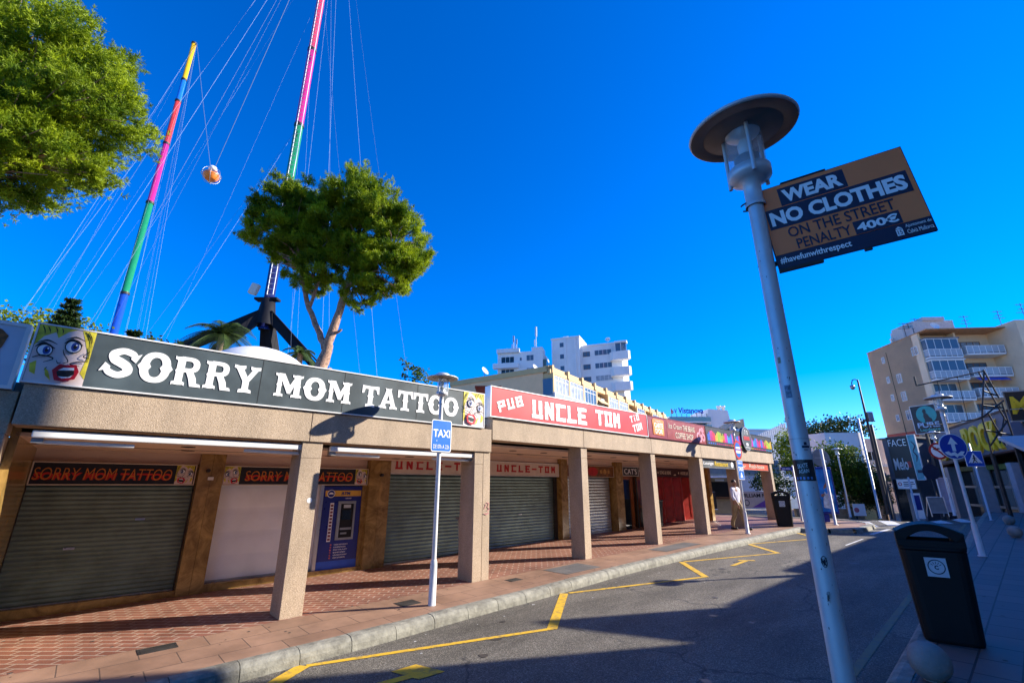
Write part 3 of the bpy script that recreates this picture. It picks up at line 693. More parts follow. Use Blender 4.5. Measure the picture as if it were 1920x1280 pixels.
def comic_face(t, x0, z0, W, H, y, flip=1):
    """a plain comic-style face: pale skin, yellow hair, two round eyes, wide open red mouth"""
    X = lambda u: x0 + (u if flip > 0 else 1 - u) * W
    Zc = lambda v: z0 + v * H
    MB().box(x0, x0 + W, y - .002, y, z0, z0 + H).build('face', M_skin, t)
    k = [0]
    def shape(pts, d=0): k[0] += 1; return [[(X(u), Zc(v)) for u, v in pts]], y - .002 - .0008 * k[0]
    hair = MB(); blk = MB(); lip = MB(); wht = MB(); iri = MB()
    def put(m, pts): lp, yy = shape(pts); m.polys(lp, 0, 0, yy, .001)
    def ln(pts, ws): put(blk, ribbon(pts, ws)[0])
    put(hair, [(.0, .62), (.0, 1), (.66, 1), (.50, .93), (.36, .80), (.30, .90), (.12, .80)]); put(hair, [(.74, 1), (1, 1), (1, .12), (.90, .22), (.95, .55), (.84, .80)]); put(hair, [(.02, .30), (.12, .36), (.16, .12), (.06, .16)])
    put(hair, [(.28, .26), (.36, .20), (.44, .04), (.33, .12)])
    for q in ([(.05, .98), (.12, .84)], [(.14, .98), (.2, .86)], [(.26, .99), (.32, .88)], [(.38, .98), (.41, .88)], [(.80, .98), (.90, .84)], [(.86, .98), (.97, .80)], [(.93, .70), (.97, .45)], [(.9, .9), (.96, .7)]): ln([q[0], ((q[0][0] + q[1][0]) / 2 + .015, (q[0][1] + q[1][1]) / 2), q[1]], [.012, .02, .004])
    for cx, cz, r in ((.20, .56, .115), (.66, .68, .125)):
        put(blk, arc(cx, cz, r * 1.2, r * 1.02, 0, 360, 24)[:-1]); put(wht, arc(cx, cz - .005, r * 1.04, r * .80, 0, 360, 24)[:-1]); put(iri, arc(cx + .03, cz - .005, r * .55, r * .66, 0, 360, 20)[:-1]); put(blk, arc(cx + .03, cz - .005, r * .27, r * .32, 0, 360, 16)[:-1]); put(wht, arc(cx + .05, cz + .03, r * .14, r * .14, 0, 360, 12)[:-1])
        ln([(cx - .17, cz + .10), (cx, cz + .17), (cx + .18, cz + .12)], [.008, .03, .006]); ln([(cx - .17, cz + .03), (cx - .05, cz + .115), (cx + .16, cz + .04)], [.01, .045, .012])
    ln([(.50, .60), (.54, .52), (.64, .40), (.56, .36)], [.01, .018, .016, .01]); ln([(.44, .40), (.48, .35), (.53, .37)], [.008, .02, .008])
    ln([(.04, .40), (.20, .46), (.38, .42), (.24, .34)], [.016, .02, .02, .008]); ln([(.98, .44), (.84, .42), (.68, .36), (.86, .34)], [.016, .02, .02, .008]); ln([(.32, .26), (.29, .2)], [.02, .006]); ln([(.97, .62), (.88, .52), (.99, .50)], [.014, .02, .014])
    put(lip, [(.42, .22), (.52, .34), (.64, .33), (.80, .36), (.88, .24), (.84, .10), (.66, .04), (.50, .05)])
    put(blk, [(.50, .20), (.60, .27), (.78, .29), (.81, .18), (.72, .12), (.54, .12)]); put(wht, [(.52, .225), (.60, .28), (.78, .30), (.79, .255), (.62, .235)]); put(wht, [(.55, .12), (.72, .125), (.79, .17), (.76, .12), (.62, .09)])
    hair.build('hair', M_hair, t); blk.build('ink_lines', M_black, t); lip.build('mouth', M_lip, t); wht.build('eye_whites', M_letter, t); iri.build('irises', M_iris, t)

t = thing('shop_sign', 'long charcoal sign reading SORRY MOM TATTOO with comic faces at both ends', 'sign', tuple(fpt(AZ_A, -6.26, .05, 2.71)), facing(AZ_A))
board(t, 6.04, .645, .12, M_char, M_white, .016)
comic_face(t, .02, .017, .455, .61, -.003, 1); comic_face(t, 5.555, .017, .465, .61, -.003, -1)
mb = MB()
lay_western(mb, 'SORRY', .60, .145, 1.57, .36, -.004); lay_western(mb, 'MOM', 2.38, .15, 1.08, .33, -.004); lay_western(mb, 'TATTOO', 3.64, .15, 1.79, .33, -.004)
mb.build('lettering', M_letter, t)
mb = MB()
for x in (2.2, 3.34, 4.6): mb.box(x, x + .006, -.002, .0, .017, .628)
mb.build('panel_joint', M_dark, t)

t = thing('shop_sign', 'red sign reading PUB UNCLE TOM in chunky white letters', 'sign', tuple(fpt(AZ_B, -.10, .07, 2.935)), facing(AZ_B))
board(t, 5.58, .60, .16, M_red, M_letter, .018)
mb = MB(); lay_bones(mb, 'PUB', .22, .10, .70, .21, -.003, .27, .07, R_(17), seed=3)
lay_bones(mb, 'UNCLE', 1.12, .085, 1.82, .38, -.003, .30, .07, 0, seed=4, gap=.12); lay_bones(mb, 'TOM', 3.28, .12, 1.02, .37, -.003, .30, .07, 0, seed=5, gap=.10)
lay_bones(mb, 'TiO', 4.77, .30, .44, .17, -.003, .28, .05, R_(15), seed=6, gap=.1); lay_bones(mb, 'TOM', 4.88, .06, .46, .19, -.003, .28, .05, R_(15), seed=7, gap=.1)
mb.build('lettering', M_letter, t)

t = thing('shop_sign', 'maroon sign reading ICE CREAM, THE BEANS and COFFEE SHOP', 'sign', tuple(fpt(AZ_B, 5.53, .06, 2.935)), facing(AZ_B))
board(t, 3.42, .59, .14, M_maroon, M_maroon, .015)
MB().box(1.0, 3.40, -.004, 0, .02, .57).build('panel_face', mat('sign_brick_red', (.30, .035, .035), .4, var=.1), t)
lg = MB(); lg.prism([(.24, .10), (.80, .08), (.83, .5), (.78, .52), (.26, .53), (.22, .48)], -.012, 0); o = lg.build('logo_plate', M_oran2, t)
MB().prism([(.27, .16), (.77, .14), (.79, .40), (.26, .41)], -.015, -.012).build('logo_band', M_gold, o)
mb = MB(); mb.text('CARTE', .29, .28, .46, .14, -.016, bold=.02); mb.text("D'OR", .33, .12, .38, .14, -.016, bold=.02); mb.text('le goût', .38, .44, .26, .05, -.016); mb.build('logo_lettering', M_letter, o)
mb = MB(); mb.text('Ice Cream', 1.08, .33, .80, .15, -.006, shear=.3); mb.text('THE BEANS', 1.93, .31, .76, .17, -.006, bold=.01); mb.text('COFFEE SHOP', 1.45, .07, 1.10, .17, -.006, bold=.008); mb.build('lettering', M_cream, t)
mb = MB()
for x, z, r in ((2.92, .22, .13), (3.1, .34, .14), (3.24, .2, .12), (3.02, .14, .1), (3.2, .42, .09)): mb.ring_y(x, z, r, r * .45, -.010, -.004, 20)
mb.build('swirl_picture', mat('ice_pink', (.75, .32, .40), .4, var=.3, scale=20), t)

t = thing('shop_sign', 'dark sign with rainbow stripes and a row of coloured dots above the far corner', 'sign', tuple(fpt(AZ_B, 8.98, .06, 2.935)), facing(AZ_B))
board(t, 5.86, .60, .14, M_black, M_black, .012)
cols = [(.03, .12, .6), (.5, .01, .2), (.65, .02, .05), (.62, .40, .02), (.35, .55, .02), (.62, .40, .02), (.65, .03, .04), (.5, .01, .35), (.02, .3, .65), (.02, .16, .6), (.5, .01, .25), (.62, .02, .08)]
rm = [mat('rainbow_%s' % nm, c, .4, var=.15) for nm, c in zip('indigo plum scarlet amber lime saffron crimson magenta azure cobalt ruby cherry'.split(), cols)]
sets = [MB() for _ in cols]; rnd = random.Random(5)
for i in range(60):
    x = .10 + i * .095
    if 2.95 < x < 3.45: continue
    hgt = .20 + .12 * abs(math.sin(i * .55)) + rnd.uniform(-.02, .02)
    sets[i // 2 % 12].box(x, x + .088, -.006, 0, .14, .14 + hgt)
for i in range(36): sets[(i // 4) % 12].box(.12 + i * .158, .12 + i * .158 + .09, -.006, 0, .045, .085)
for s_, m_ in zip(sets, rm): s_.build('stripe', m_, t)
mb = MB()
for i in range(5):
    for j in range(3):
        mb.disc_y(.95 + i * .09 + j * .01, .24 + .07 * (i % 2) + j * .05, .03, -.010, -.006, 10); mb.disc_y(5.05 + i * .09, .24 + .07 * (i % 2) + j * .05, .03, -.010, -.006, 10)
mb.build('figures', rm[4], t)
mb = MB(); mb.disc_y(3.2, .38, .42, -.05, .05, 40); o = mb.build('round_badge', M_char, t)
MB().ring_y(3.2, .38, .43, .40, -.058, -.05).build('badge_rim', M_steel, o)
mb = MB(); mb.box(2.93, 3.47, -.056, -.05, .33, .47); mb.build('badge_band', M_redp, o)
mb = MB(); mb.text('7 0', 3.05, .53, .30, .16, -.054); mb.box(3.11, 3.29, -.056, -.05, .13, .23); mb.box(3.0, 3.4, -.056, -.05, .06, .08); mb.build('badge_marks', M_letter, o)

t = thing('shop_sign', 'white framed lightbox with a brown kebab picture at the left edge', 'sign', tuple(fpt(AZ_A, -8.0, .02, 2.63)), facing(AZ_A))
board(t, 1.70, .69, .16, mat('pale_blue_panel', (.55, .62, .70), .4, var=.05), M_white, .035)
mb = MB(); kp = [(1.12, .12), (1.36, .12), (1.46, .22), (1.54, .42), (1.56, .54), (1.50, .60), (1.30, .62), (1.05, .60), (.95, .50), (1.0, .3)]
mb.prism(kp, -.008, 0); mb.build('kebab_picture', mat('roast_meat', (.26, .095, .022), .5, var=.55, scale=22), t)
MB().box(1.13, 1.15, -.006, 0, .60, .64).build('spit', M_rust, t)

# small signs above the shop fronts
def shopsign(sec, s0, s1, z0, z1, y, label, m, edge, letters=(), faces=(), lm=M_oran2):
    t = thing('shop_sign', label, 'sign', tuple(fpt(sec, s0, -y, z0)), facing(sec)); L = s1 - s0; h = z1 - z0
    board(t, L, h, .05, m, edge, .014)
    for fx, fl in faces: comic_face(t, fx, .015, .24, h - .03, -.002, fl)
    return t
t = shopsign(AZ_A, -6.16, -4.23, 1.70, 2.02, 2.52, 'black inner sign with orange tattoo lettering over the wide dark shutter', M_black, M_cream, faces=((1.66, -1),))
def tattoo(t, x, wd, h):
    mb = MB(); mb.text('SORRY MOM TATTOO', x, .07, wd, h * .62, -.003, bold=.055, shear=.12); mb.build('lettering', mat('letter_red', (.62, .03, .01), .45), t)
    mb = MB(); mb.text('SORRY MOM TATTOO', x, .07, wd, h, -.008, bold=-.012, shear=.12); mb.build('lettering', mat('letter_amber', (.62, .20, .02), .45), t)
tattoo(t, .03, 1.58, .17)
t = shopsign(AZ_A, -3.84, -1.23, 1.70, 2.02, 2.52, 'black inner sign with orange tattoo lettering over the white panel and cash machine', M_black, M_cream, faces=((.02, 1), (2.34, -1)))
tattoo(t, .34, 1.94, .17)
t = shopsign(AZ_B, -.74, 4.72, 1.93, 2.29, 2.50, 'white inner sign reading UNCLE-TOM in red over the second shutter', M_cream, M_white)
mb = MB(); lay_bones(mb, 'UNCLE-TOM', .16, .10, 2.25, .18, -.003, .26, 0, gap=.45, d=.006); lay_bones(mb, 'UNCLE-TOM', 3.06, .10, 2.25, .18, -.003, .26, 0, gap=.45, d=.006); mb.build('lettering', M_redp, t)
t = shopsign(AZ_B, 5.03, 7.46, 1.94, 2.29, 2.50, 'brown food picture sign over the galvanised shutter', mat('food_brown', (.20, .075, .012), .4, var=.6, scale=9), M_cream)
mb = MB()
for x, r in ((.42, .07), (.62, .09), (1.75, .06), (1.95, .08), (2.15, .06)): mb.disc_y(x, .17, r, -.005, 0, 14)
mb.build('food_picture', mat('food_gold', (.50, .27, .06), .45, var=.5, scale=20), t)
MB().prism(arc(1.3, .17, .28, .13, 0, 360, 24)[:-1], -.006, 0).build('plate_picture', M_redp, t)
t = shopsign(AZ_B, 7.92, 8.88, 2.0, 2.30, 2.46, 'small black sign reading CATS in thin white capitals', M_black, M_white)
mb = MB(); mb.text("CAT'S", .10, .06, .76, .18, -.003); mb.build('lettering', M_letter, t)
t = shopsign(AZ_B, 8.90, 9.6, 2.0, 2.29, 2.52, 'short dark burgundy sign beside the CATS sign', M_dburg, M_dburg)
mb = MB(); mb.text('W F', .12, .08, .36, .13, -.003, bold=.02); mb.build('lettering', M_letter, t)
t = shopsign(AZ_B, 9.98, 12.9, 2.0, 2.31, 2.50, 'dark burgundy sign reading STAG & HENS over the folding doors', M_dburg, M_dburg)
mb = MB(); mb.text('STAG & HENS', .42, .09, .82, .12, -.003, bold=.01); mb.text('HOUSE & R', 2.0, .09, .62, .12, -.003, bold=.01); mb.disc_y(.3, .15, .04, -.006, 0, 10); mb.disc_y(1.85, .15, .04, -.006, 0, 10); mb.prism([(1.42, .06), (1.62, .06), (1.62, .10), (1.52, .10)], -.006, 0); mb.build('lettering', M_cream, t)
def hanging(s0, s1, label, m, txt, cat='banner'):
    t = thing('banner', label, cat, tuple(fpt(AZ_B, s0, -.05, 2.225)), facing(AZ_B)); L = s1 - s0
    board(t, L, .275, .02, m, M_alu, .010)
    for body, x, wd, h, mm in txt:
        mb = MB(); mb.text(body, x, .07, wd, h, -.003, shear=.25, bold=.01); mb.build('lettering', mm, t)
    return t
t = hanging(8.66, 11.18, 'grey banner with Lounge Restaurant lettering hung under the beam', mat('banner_grey', (.10, .11, .115), .4, var=.4, scale=3), [('Lounge', .12, .72, .12, M_letter), ('Restaurant', .92, 1.05, .15, M_yel)])
MB().disc_y(2.3, .14, .10, -.006, 0, 20).build('picture', M_letter, t)
hanging(11.44, 14.40, 'orange red banner with cream script hung under the beam at the corner', mat('banner_orange', (.62, .10, .05), .4, var=.12), [('Bar', .30, .4, .12, M_cream), ('Rock-house', 1.0, 1.5, .15, M_cream)])

# folded awnings under the first beam
def awning(s0, s1, label, arms):
    t = thing('folding_awning', label, 'awning', tuple(fpt(AZ_A, s0, -.06, 2.17)), facing(AZ_A), 'folded awnings under the arcade beam'); L = s1 - s0
    mb = MB(); mb.prism([(0, 0), (L, 0), (L, .075), (0, .075)], -.03, .05); mb.build('front_bar', M_white, t, bevel=.012)
    for a, b in arms:
        mb = MB(); mb.tube([(a, .06, -.035), (b, .05, -.045)], .024, 8); mb.build('arm', M_white, t)
        e = a if abs(a) < .3 or abs(a - L) < .3 else b
        MB().cbox((e, .06, -.0), (.09, .08, .10)).build('bracket', M_steel, t)
awning(-6.06, -3.31, 'long white folded awning bar under the beam at the left', [(.05, .85), (1.98, 2.70)])
awning(-2.98, -.38, 'white folded awning bar between the round-sticker column and the double column', [(.05, .80), (1.78, 2.55)])

# cash machine
t = thing('cash_machine', 'dark blue cash machine with an orange ATM header beside the brown pilaster', 'cash machine', tuple(fpt(AZ_A, -2.07, -2.58, .17)), facing(AZ_A))
MB().box(0, .77, 0, .14, 0, 1.51).build('body', M_dblue, t, bevel=.006)
MB().box(0, .77, -.004, 0, .0, .16).build('base_panel', M_mblue, t)
MB().box(.03, .75, -.006, 0, 1.32, 1.43).build('header', M_gold, t)
mb = MB(); mb.text('ATM', .34, 1.345, .18, .06, -.007, bold=.03); mb.build('lettering', M_dblue, t)
o = MB().disc_y(.14, 1.37, .075, -.010, -.004, 28).build('badge', M_letter, t)
MB().disc_y(.14, 1.37, .064, -.013, -.010, 28).build('badge_disc', M_dblue, o); MB().prism(arc(.14, 1.36, .045, .035, 0, 180, 12), -.016, -.013).build('badge_globe', M_letter, o)
mb = MB(); mb.box(.30, .66, -.02, 0, .52, .56); mb.box(.30, .66, -.02, 0, 1.18, 1.23); mb.box(.30, .36, -.02, 0, .56, 1.18); mb.box(.62, .66, -.02, 0, .56, 1.18); mb.build('bezel', M_steel, t, bevel=.004)
MB().box(.36, .62, -.002, .0, .56, 1.18).build('recess', M_dark, t)
MB().box(.39, .58, -.012, -.002, .88, 1.06).build('screen', M_tealg, t); mb = MB(); mb.box(.38, .60, -.03, -.002, .70, .74); mb.box(.40, .52, -.016, -.002, .62, .65); mb.build('keypad', M_steel, t)
MB().box(.42, .56, -.016, -.002, 1.10, 1.16).build('card_slot', M_lampp, t)
MB().box(.15, .22, -.004, 0, .50, 1.20).build('card_logos', M_letter, t)
mb = MB()
for k in range(11): mb.box(.16, .21, -.007, -.004, .52 + k * .061, .56 + k * .061)
mb.build('card_logo', mat('logo_mix', (.20, .05, .06), .4, var=.7, scale=30), t)
mb = MB()
for k, b in enumerate(('CASH AUTOMATIC', 'GELDAUTOMAT', 'BANKOMAT', 'RETRAIT', 'DISPENSER', 'CASH ADVANCE')): mb.text(b, .30, .20 + k * .046, .24 + .03 * (k % 2), .022, -.002)
mb.text('EURONET', .44, 1.27, .12, .022, -.002); mb.build('list_lettering', M_letter, t)
mb = MB()
for k in range(6): mb.disc_y(.24, .21 + k * .046, .015, -.005, 0, 12)
mb.build('flag_dots', mat('dot_red', (.6, .12, .1), .4, var=.6, scale=25), t)

# grey wheeled bin behind the double column, dark bin by the bar, red extinguisher
p = fpt(AZ_B, .62, -1.35, gh(.6, -1.35))
t = thing('wheelie_bin', 'pale grey wheeled bin half hidden behind the double column', 'bin', tuple(p), facing(AZ_B))
MB().add([(-.16, -.16, .06), (.16, -.16, .06), (.16, .16, .06), (-.16, .16, .06), (-.2, -.2, .86), (.2, -.2, .86), (.2, .2, .86), (-.2, .2, .86)], [(0, 3, 2, 1), (4, 5, 6, 7), (0, 1, 5, 4), (1, 2, 6, 5), (2, 3, 7, 6), (3, 0, 4, 7)]).build('body', mat('grey_green_plastic', (.42, .45, .38), .5, var=.1), t, bevel=.02)
MB().box(-.23, .23, -.23, .23, .86, .90).build('lid', M_steel, t, bevel=.01)
for x in (-.16, .16): MB().tube([(x - .03, -.2, .09), (x + .03, -.2, .09)], .09, 18).build('wheel', M_black, t)
p = fpt(AZ_B, 9.2, -2.2, gh(9, -2.2))
t = thing('litter_bin', 'tall dark waste container standing by the bar door', 'bin', tuple(p), facing(AZ_B))
MB().add([(-.24, -.2, .04), (.24, -.2, .04), (.24, .2, .04), (-.24, .2, .04), (-.28, -.24, .84), (.28, -.24, .84), (.28, .24, .84), (-.28, .24, .84)], [(0, 3, 2, 1), (4, 5, 6, 7), (0, 1, 5, 4), (1, 2, 6, 5), (2, 3, 7, 6), (3, 0, 4, 7)]).build('body', M_binp, t, bevel=.02)
MB().box(-.3, .3, -.26, .26, .84, .89).build('lid', M_black, t, bevel=.015)
for x in (-.2, .2): MB().tube([(x - .03, .16, .08), (x + .03, .16, .08)], .08, 16).build('wheel', M_black, t)
p = Vector((8.12, 20.1, gxy(8.1, 20.1)))
t = thing('fire_extinguisher', 'tall red extinguisher standing past the burgundy doors', 'extinguisher', tuple(p), 0)
MB().lathe([(.001, 0), (.12, 0), (.13, .03), (.13, .62), (.11, .70), (.04, .76), (.035, .80), (.001, .8)], 20).build('cylinder', M_redp, t)
mb = MB(); mb.box(-.03, .09, -.02, .02, .80, .86); mb.tube([(-.03, 0, .82), (-.14, 0, .70), (-.145, 0, .35)], .014, 6); mb.build('valve', M_black, t)

# ================================================================== street furniture
def street_lamp(label, loc, disc_y=True):
    t = thing('street_lamp', label, 'street lamp', tuple(loc), 0, 'disc topped street lamps')
    MB().lathe([(.075, 0), (.075, .015), (.052, .02), (.050, .55), (.046, .60), (.034, .63)], 24).build('base_sleeve', M_lampp, t)
    MB().lathe([(.034, .62), (.0315, 2.90), (.0315, 2.96)], 28).build('pole', M_lampp, t)
    MB().lathe([(.041, 2.84), (.041, 2.86), (.036, 2.865), (.036, 2.965), (.060, 2.975), (.088, 2.99), (.090, 3.03), (.001, 3.035)], 32).build('collar', M_lampp, t)
    MB().lathe([(.078, 3.03), (.078, 3.235)], 32).build('lamp_glass', M_lglass, t)
    mb = MB(); mb.lathe([(.055, 3.03), (.055, 3.10), (.012, 3.105)], 20); mb.build('lamp_holder', M_alu, t)
    MB().lathe([(.010, 3.10), (.028, 3.13), (.032, 3.17), (.022, 3.20), (.001, 3.21)], 16).build('bulb', mat('bulb_white', (.75, .75, .72), .3), t)
    MB().lathe([(.074, 3.236), (.05, 3.222), (.001, 3.215)], 24).build('reflector', M_alu, t)
    for k in range(3):
        a = R_(12 + k * 120); c, s_ = math.cos(a) * .090, math.sin(a) * .090
        MB().tube([(c, s_, 2.975), (c, s_, 3.245)], .0085, 8).build('bracket', M_lampp, t)
    o = MB().lathe([(.001, 3.24), (.10, 3.24), (.18, 3.243), (.183, 3.247), (.19, 3.243), (.249, 3.246), (.254, 3.255), (.249, 3.264), (.15, 3.288), (.001, 3.30)], 56).build('shade', M_lampp, t)
    MB().lathe([(.076, 3.2375), (.178, 3.2405), (.183, 3.2445), (.19, 3.2405), (.245, 3.2435)], 56).build('underside', mat('shade_brown', (.20, .15, .115), .5, var=.15, scale=8), o)
    MB().lathe([(.11, 3.29), (.115, 3.315), (.09, 3.33), (.001, 3.335)], 28).build('shade_cap', M_lampp, o)
    return t
# near post with the penalty sign, stickers and scratches
near = Vector((1.09, 1.76, gxy(1.09, 1.76) - .035))
lampN = street_lamp('scratched grey street lamp in the foreground carrying the orange penalty sign', near)
def curved_patch(r, a0, a1, z0, z1, n=10):
    v = []; 
    for i in range(n + 1):
        a = R_(a0 + (a1 - a0) * i / n); v += [(r * math.cos(a), r * math.sin(a), z0), (r * math.cos(a), r * math.sin(a), z1)]
    return MB().add(v, [(2 * i, 2 * i + 2, 2 * i + 3, 2 * i + 1) for i in range(n)], True)
va = math.degrees(math.atan2(-near.y, -near.x))        # bearing of the street side of the post that the photo shows
def on_post(name, mb, m, par): return mb.build(name, m, par)
zl = lambda z: z - near.z
curved_patch(.0345, va - 75, va + 62, zl(1.715), zl(1.79)).build('sticker', M_black, lampN)
def post_text(body, a0, z0, wid, h, m, name='sticker_lettering', r=.0352, slant=0):
    mb = MB(); mb.text(body, 0, 0, wid, h, 0, d=.0004, bold=.02)
    mb.v = [(r * math.cos(R_(va) + a0 + p[0] / r), r * math.sin(R_(va) + a0 + p[0] / r), z0 + p[2] + slant * p[0]) for p in mb.v]
    return mb.build(name, m, lampN)
post_text('SKATE', -.62, zl(1.758), .034, .016, M_letter, slant=.12); post_text('AGAIN', -.58, zl(1.740), .034, .014, M_letter, slant=.12)
mb = MB()
for k in range(5): mb.add(*[(lambda q: (q.v, q.f))(curved_patch(.0352, va - 55 + k * 20, va - 44 + k * 20, zl(1.720), zl(1.729), 3))][0], True)
mb.build('sticker_dots', mat('sticker_mix', (.10, .22, .50), .4, var=.6, scale=60), lampN)
curved_patch(.0338, va + 8, va + 55, zl(1.832), zl(1.840)).build('sticker', M_navy, lampN); post_text('2DH', .30, zl(1.822), .014, .006, M_black, r=.034)
curved_patch(.0336, va + 22, va + 40, zl(1.842), zl(1.853)).build('sticker', M_navy, lampN)
curved_patch(.0333, va - 30, va + 8, zl(2.02), zl(2.07)).build('sticker', mat('worn_sticker', (.20, .26, .34), .6, var=.6, scale=90), lampN)
curved_patch(.0333, va - 42, va - 22, zl(2.16), zl(2.185)).build('sticker', mat('faded_sticker', (.34, .33, .20), .6, var=.5, scale=80), lampN)
rnd = random.Random(12)
def scribble(name, zc, a_c, rz, m, n=26, th=.0009):
    mb = MB(); pts = []
    for i in range(n):
        a = R_(va) + a_c + rnd.uniform(-.30, .30); z = zc + rnd.uniform(-rz, rz); pts.append((.0345 * math.cos(a), .0345 * math.sin(a), z))
    mb.tube(pts, th, 4, False); return mb.build(name, m, lampN)
ink = mat('marker_ink', (.03, .035, .05), .5)
mb = MB(); mb.tube([(.0347 * math.cos(R_(va) + .22 + .24 * math.cos(k * .5)), .0347 * math.sin(R_(va) + .22 + .24 * math.cos(k * .5)), zl(1.448) + .018 * math.sin(k * .5)) for k in range(14)], .0012, 4, False); mb.build('graffiti', ink, lampN)
scribble('graffiti', zl(1.448), .22, .014, ink, 30); scribble('graffiti', zl(1.335), .16, .022, mat('faint_ink', (.16, .19, .20), .6), 16)
mb = MB()
for k in range(46):
    a = va + rnd.uniform(-70, 70); z = rnd.uniform(1.0, 2.75); h = rnd.uniform(.002, .008); wd = rnd.uniform(1.5, 5)
    q = curved_patch(.0349 if z < 1.6 else .0343, a, a + wd, zl(z), zl(z) + h, 2); mb.add(q.v, q.f, True)
mb.build('paint_chips', M_rust, lampN)
MB().lathe([(.0348, zl(1.865)), (.0348, zl(1.867))], 28).build('paint_seam', M_steel, lampN)

# penalty sign on the near post
dirv = Vector((1.59 - 1.145, 1.515 - 1.745)); azs = math.degrees(math.atan2(dirv.x, dirv.y))
t = thing('penalty_sign', 'orange street sign reading WEAR NO CLOTHES ON THE STREET PENALTY 400 euro', 'sign', (1.128, 1.742, 2.566), facing(azs))
t.rotation_euler = (Matrix.Rotation(facing(azs), 3, 'Z') @ Matrix.Rotation(R_(-4.8), 3, 'Y')).to_euler()
W, H = .53, .395
MB().box(0, W, 0, .012, 0, H).build('panel', M_navy, t, bevel=.002)
MB().box(.004, W - .004, -.0015, 0, .064, H - .004).build('panel_face', M_orange, t)
mb = MB(); b = lambda u0, u1, v0, v1: mb.box(W * u0, W * u1, -.003, -.0015, H * (1 - v1), H * (1 - v0))
b(.15, .61, .055, .275); b(.025, .965, .285, .53); b(.55, .835, .69, .835); mb.build('text_boxes', M_navy, t)
mb = MB(); T = lambda s_, u0, u1, v0, v1, bo=.0: mb.text(s_, W * u0, H * (1 - v1), W * (u1 - u0), H * (v1 - v0), -.003, d=.001, bold=bo)
T('WEAR', .175, .585, .085, .245, .045); T('NO CLOTHES', .045, .945, .32, .495, .045); T('400€', .565, .82, .715, .81, .035); mb.build('lettering', M_letter, t)
mb = MB(); T('ON THE STREET', .135, .83, .55, .67, .008); T('PENALTY', .17, .53, .705, .82, .008); mb.build('lettering', M_navy, t)
mb = MB(); T('#havefunwithrespect', .025, .50, .875, .965, .02); T('Ajuntament de', .835, .985, .862, .905); T('Calvià Mallorca', .835, .985, .92, .965)
mb.box(W * .775, W * .815, -.003, -.0015, H * .035, H * .105); mb.prism([(W * .775, H * .112), (W * .795, H * .135), (W * .815, H * .112)], -.003, -.0015); mb.build('lettering', M_letter, t)
mb = MB(); mb.text('15', W * .782, H * .048, W * .026, H * .045, -.0032, d=.001); mb.build('crest_mark', M_navy, t)
MB().box(.10, .27, -.002, .016, H, H + .006).build('edge_rail', M_rust, t); MB().box(.0, .16, -.002, .016, -.012, 0).build('edge_rail', M_rust, t); MB().box(.30, .325, .0, .012, -.01, 0).build('edge_clip', M_rust, t)
for z in (.035, .345):
    mb = MB(); v = []
    for k in range(15): a = R_(-150 + k * 20); v.append((-.038 + .0375 * math.cos(a), .018 + .0375 * math.sin(a), z))
    mb.tube(v, .0035, 6); mb.cbox((-.004, .012, z), (.025, .014, .018)); mb.tube([(-.012, .002, z + .004), (-.022, -.02, z + .012)], .003, 5); mb.build('clamp', M_rust, t)

# far post with the taxi sign
tp = Vector((-1.11, 7.1, gxy(-1.11, 7.1)))
tp.z -= .05
lamp2 = dup(lampN, tp, 0, 'white street lamp with the blue taxi sign in front of the arcade')
for ch in list(lamp2.children):
    if ch.name.split('.')[0] in ('sticker', 'graffiti', 'paint_chips', 'sticker_lettering', 'sticker_dots', 'paint_seam'): bpy.data.objects.remove(ch)
# lighter colour on this post's pole and base sleeve
M_wpost = mat('post_white', (.66, .66, .66), .42, var=.08, scale=9, dirt=.15)
for ch in lamp2.children:
    if ch.name.split('.')[0] in ('pole', 'base_sleeve'):
        ch.data = ch.data.copy(); ch.data.materials[0] = M_wpost
def taxi_sign(loc, az, wd, h, label, rows):
    t = thing('taxi_sign', label, 'sign', tuple(loc), facing(az))
    def rr(x0, x1, z0, z1, r): return [(x1 - r + r * math.cos(R_(a)), z1 - r + r * math.sin(R_(a))) for a in (0, 30, 60, 90)] + [(x0 + r + r * math.cos(R_(a)), z1 - r + r * math.sin(R_(a))) for a in (90, 120, 150, 180)] + [(x0 + r + r * math.cos(R_(a)), z0 + r + r * math.sin(R_(a))) for a in (180, 210, 240, 270)] + [(x1 - r + r * math.cos(R_(a)), z0 + r + r * math.sin(R_(a))) for a in (270, 300, 330, 360)]
    MB().prism(rr(-wd / 2, wd / 2, 0, h, .03), 0, .012).build('panel', M_letter, t)
    MB().prism(rr(-wd / 2 + .012, wd / 2 - .012, .012, h - .012, .022), -.0015, 0).build('panel_face', M_blue, t)
    mb = MB()
    for body, x, z, w2, h2, bo in rows: mb.text(body, x, z, w2, h2, -.002, d=.001, bold=bo)
    mb.build('lettering', M_letter, t)
    MB().cbox((0, .03, h * .3), (.05, .04, .03)).build('clamp', M_steel, t); MB().cbox((0, .03, h * .75), (.05, .04, .03)).build('clamp', M_steel, t)
    return t
taxi_sign((tp.x + .042 - .005, tp.y - .042 - .005, 2.18), 46, .365, .475, 'blue sign reading TAXI DE 07h A 22h on the nearer white post', [('TAXI', -.155, .215, .31, .115, .02), ('DE 07h A 22h', -.145, .045, .29, .06, .0), ("'", -.09, .15, None, .02, .02)])

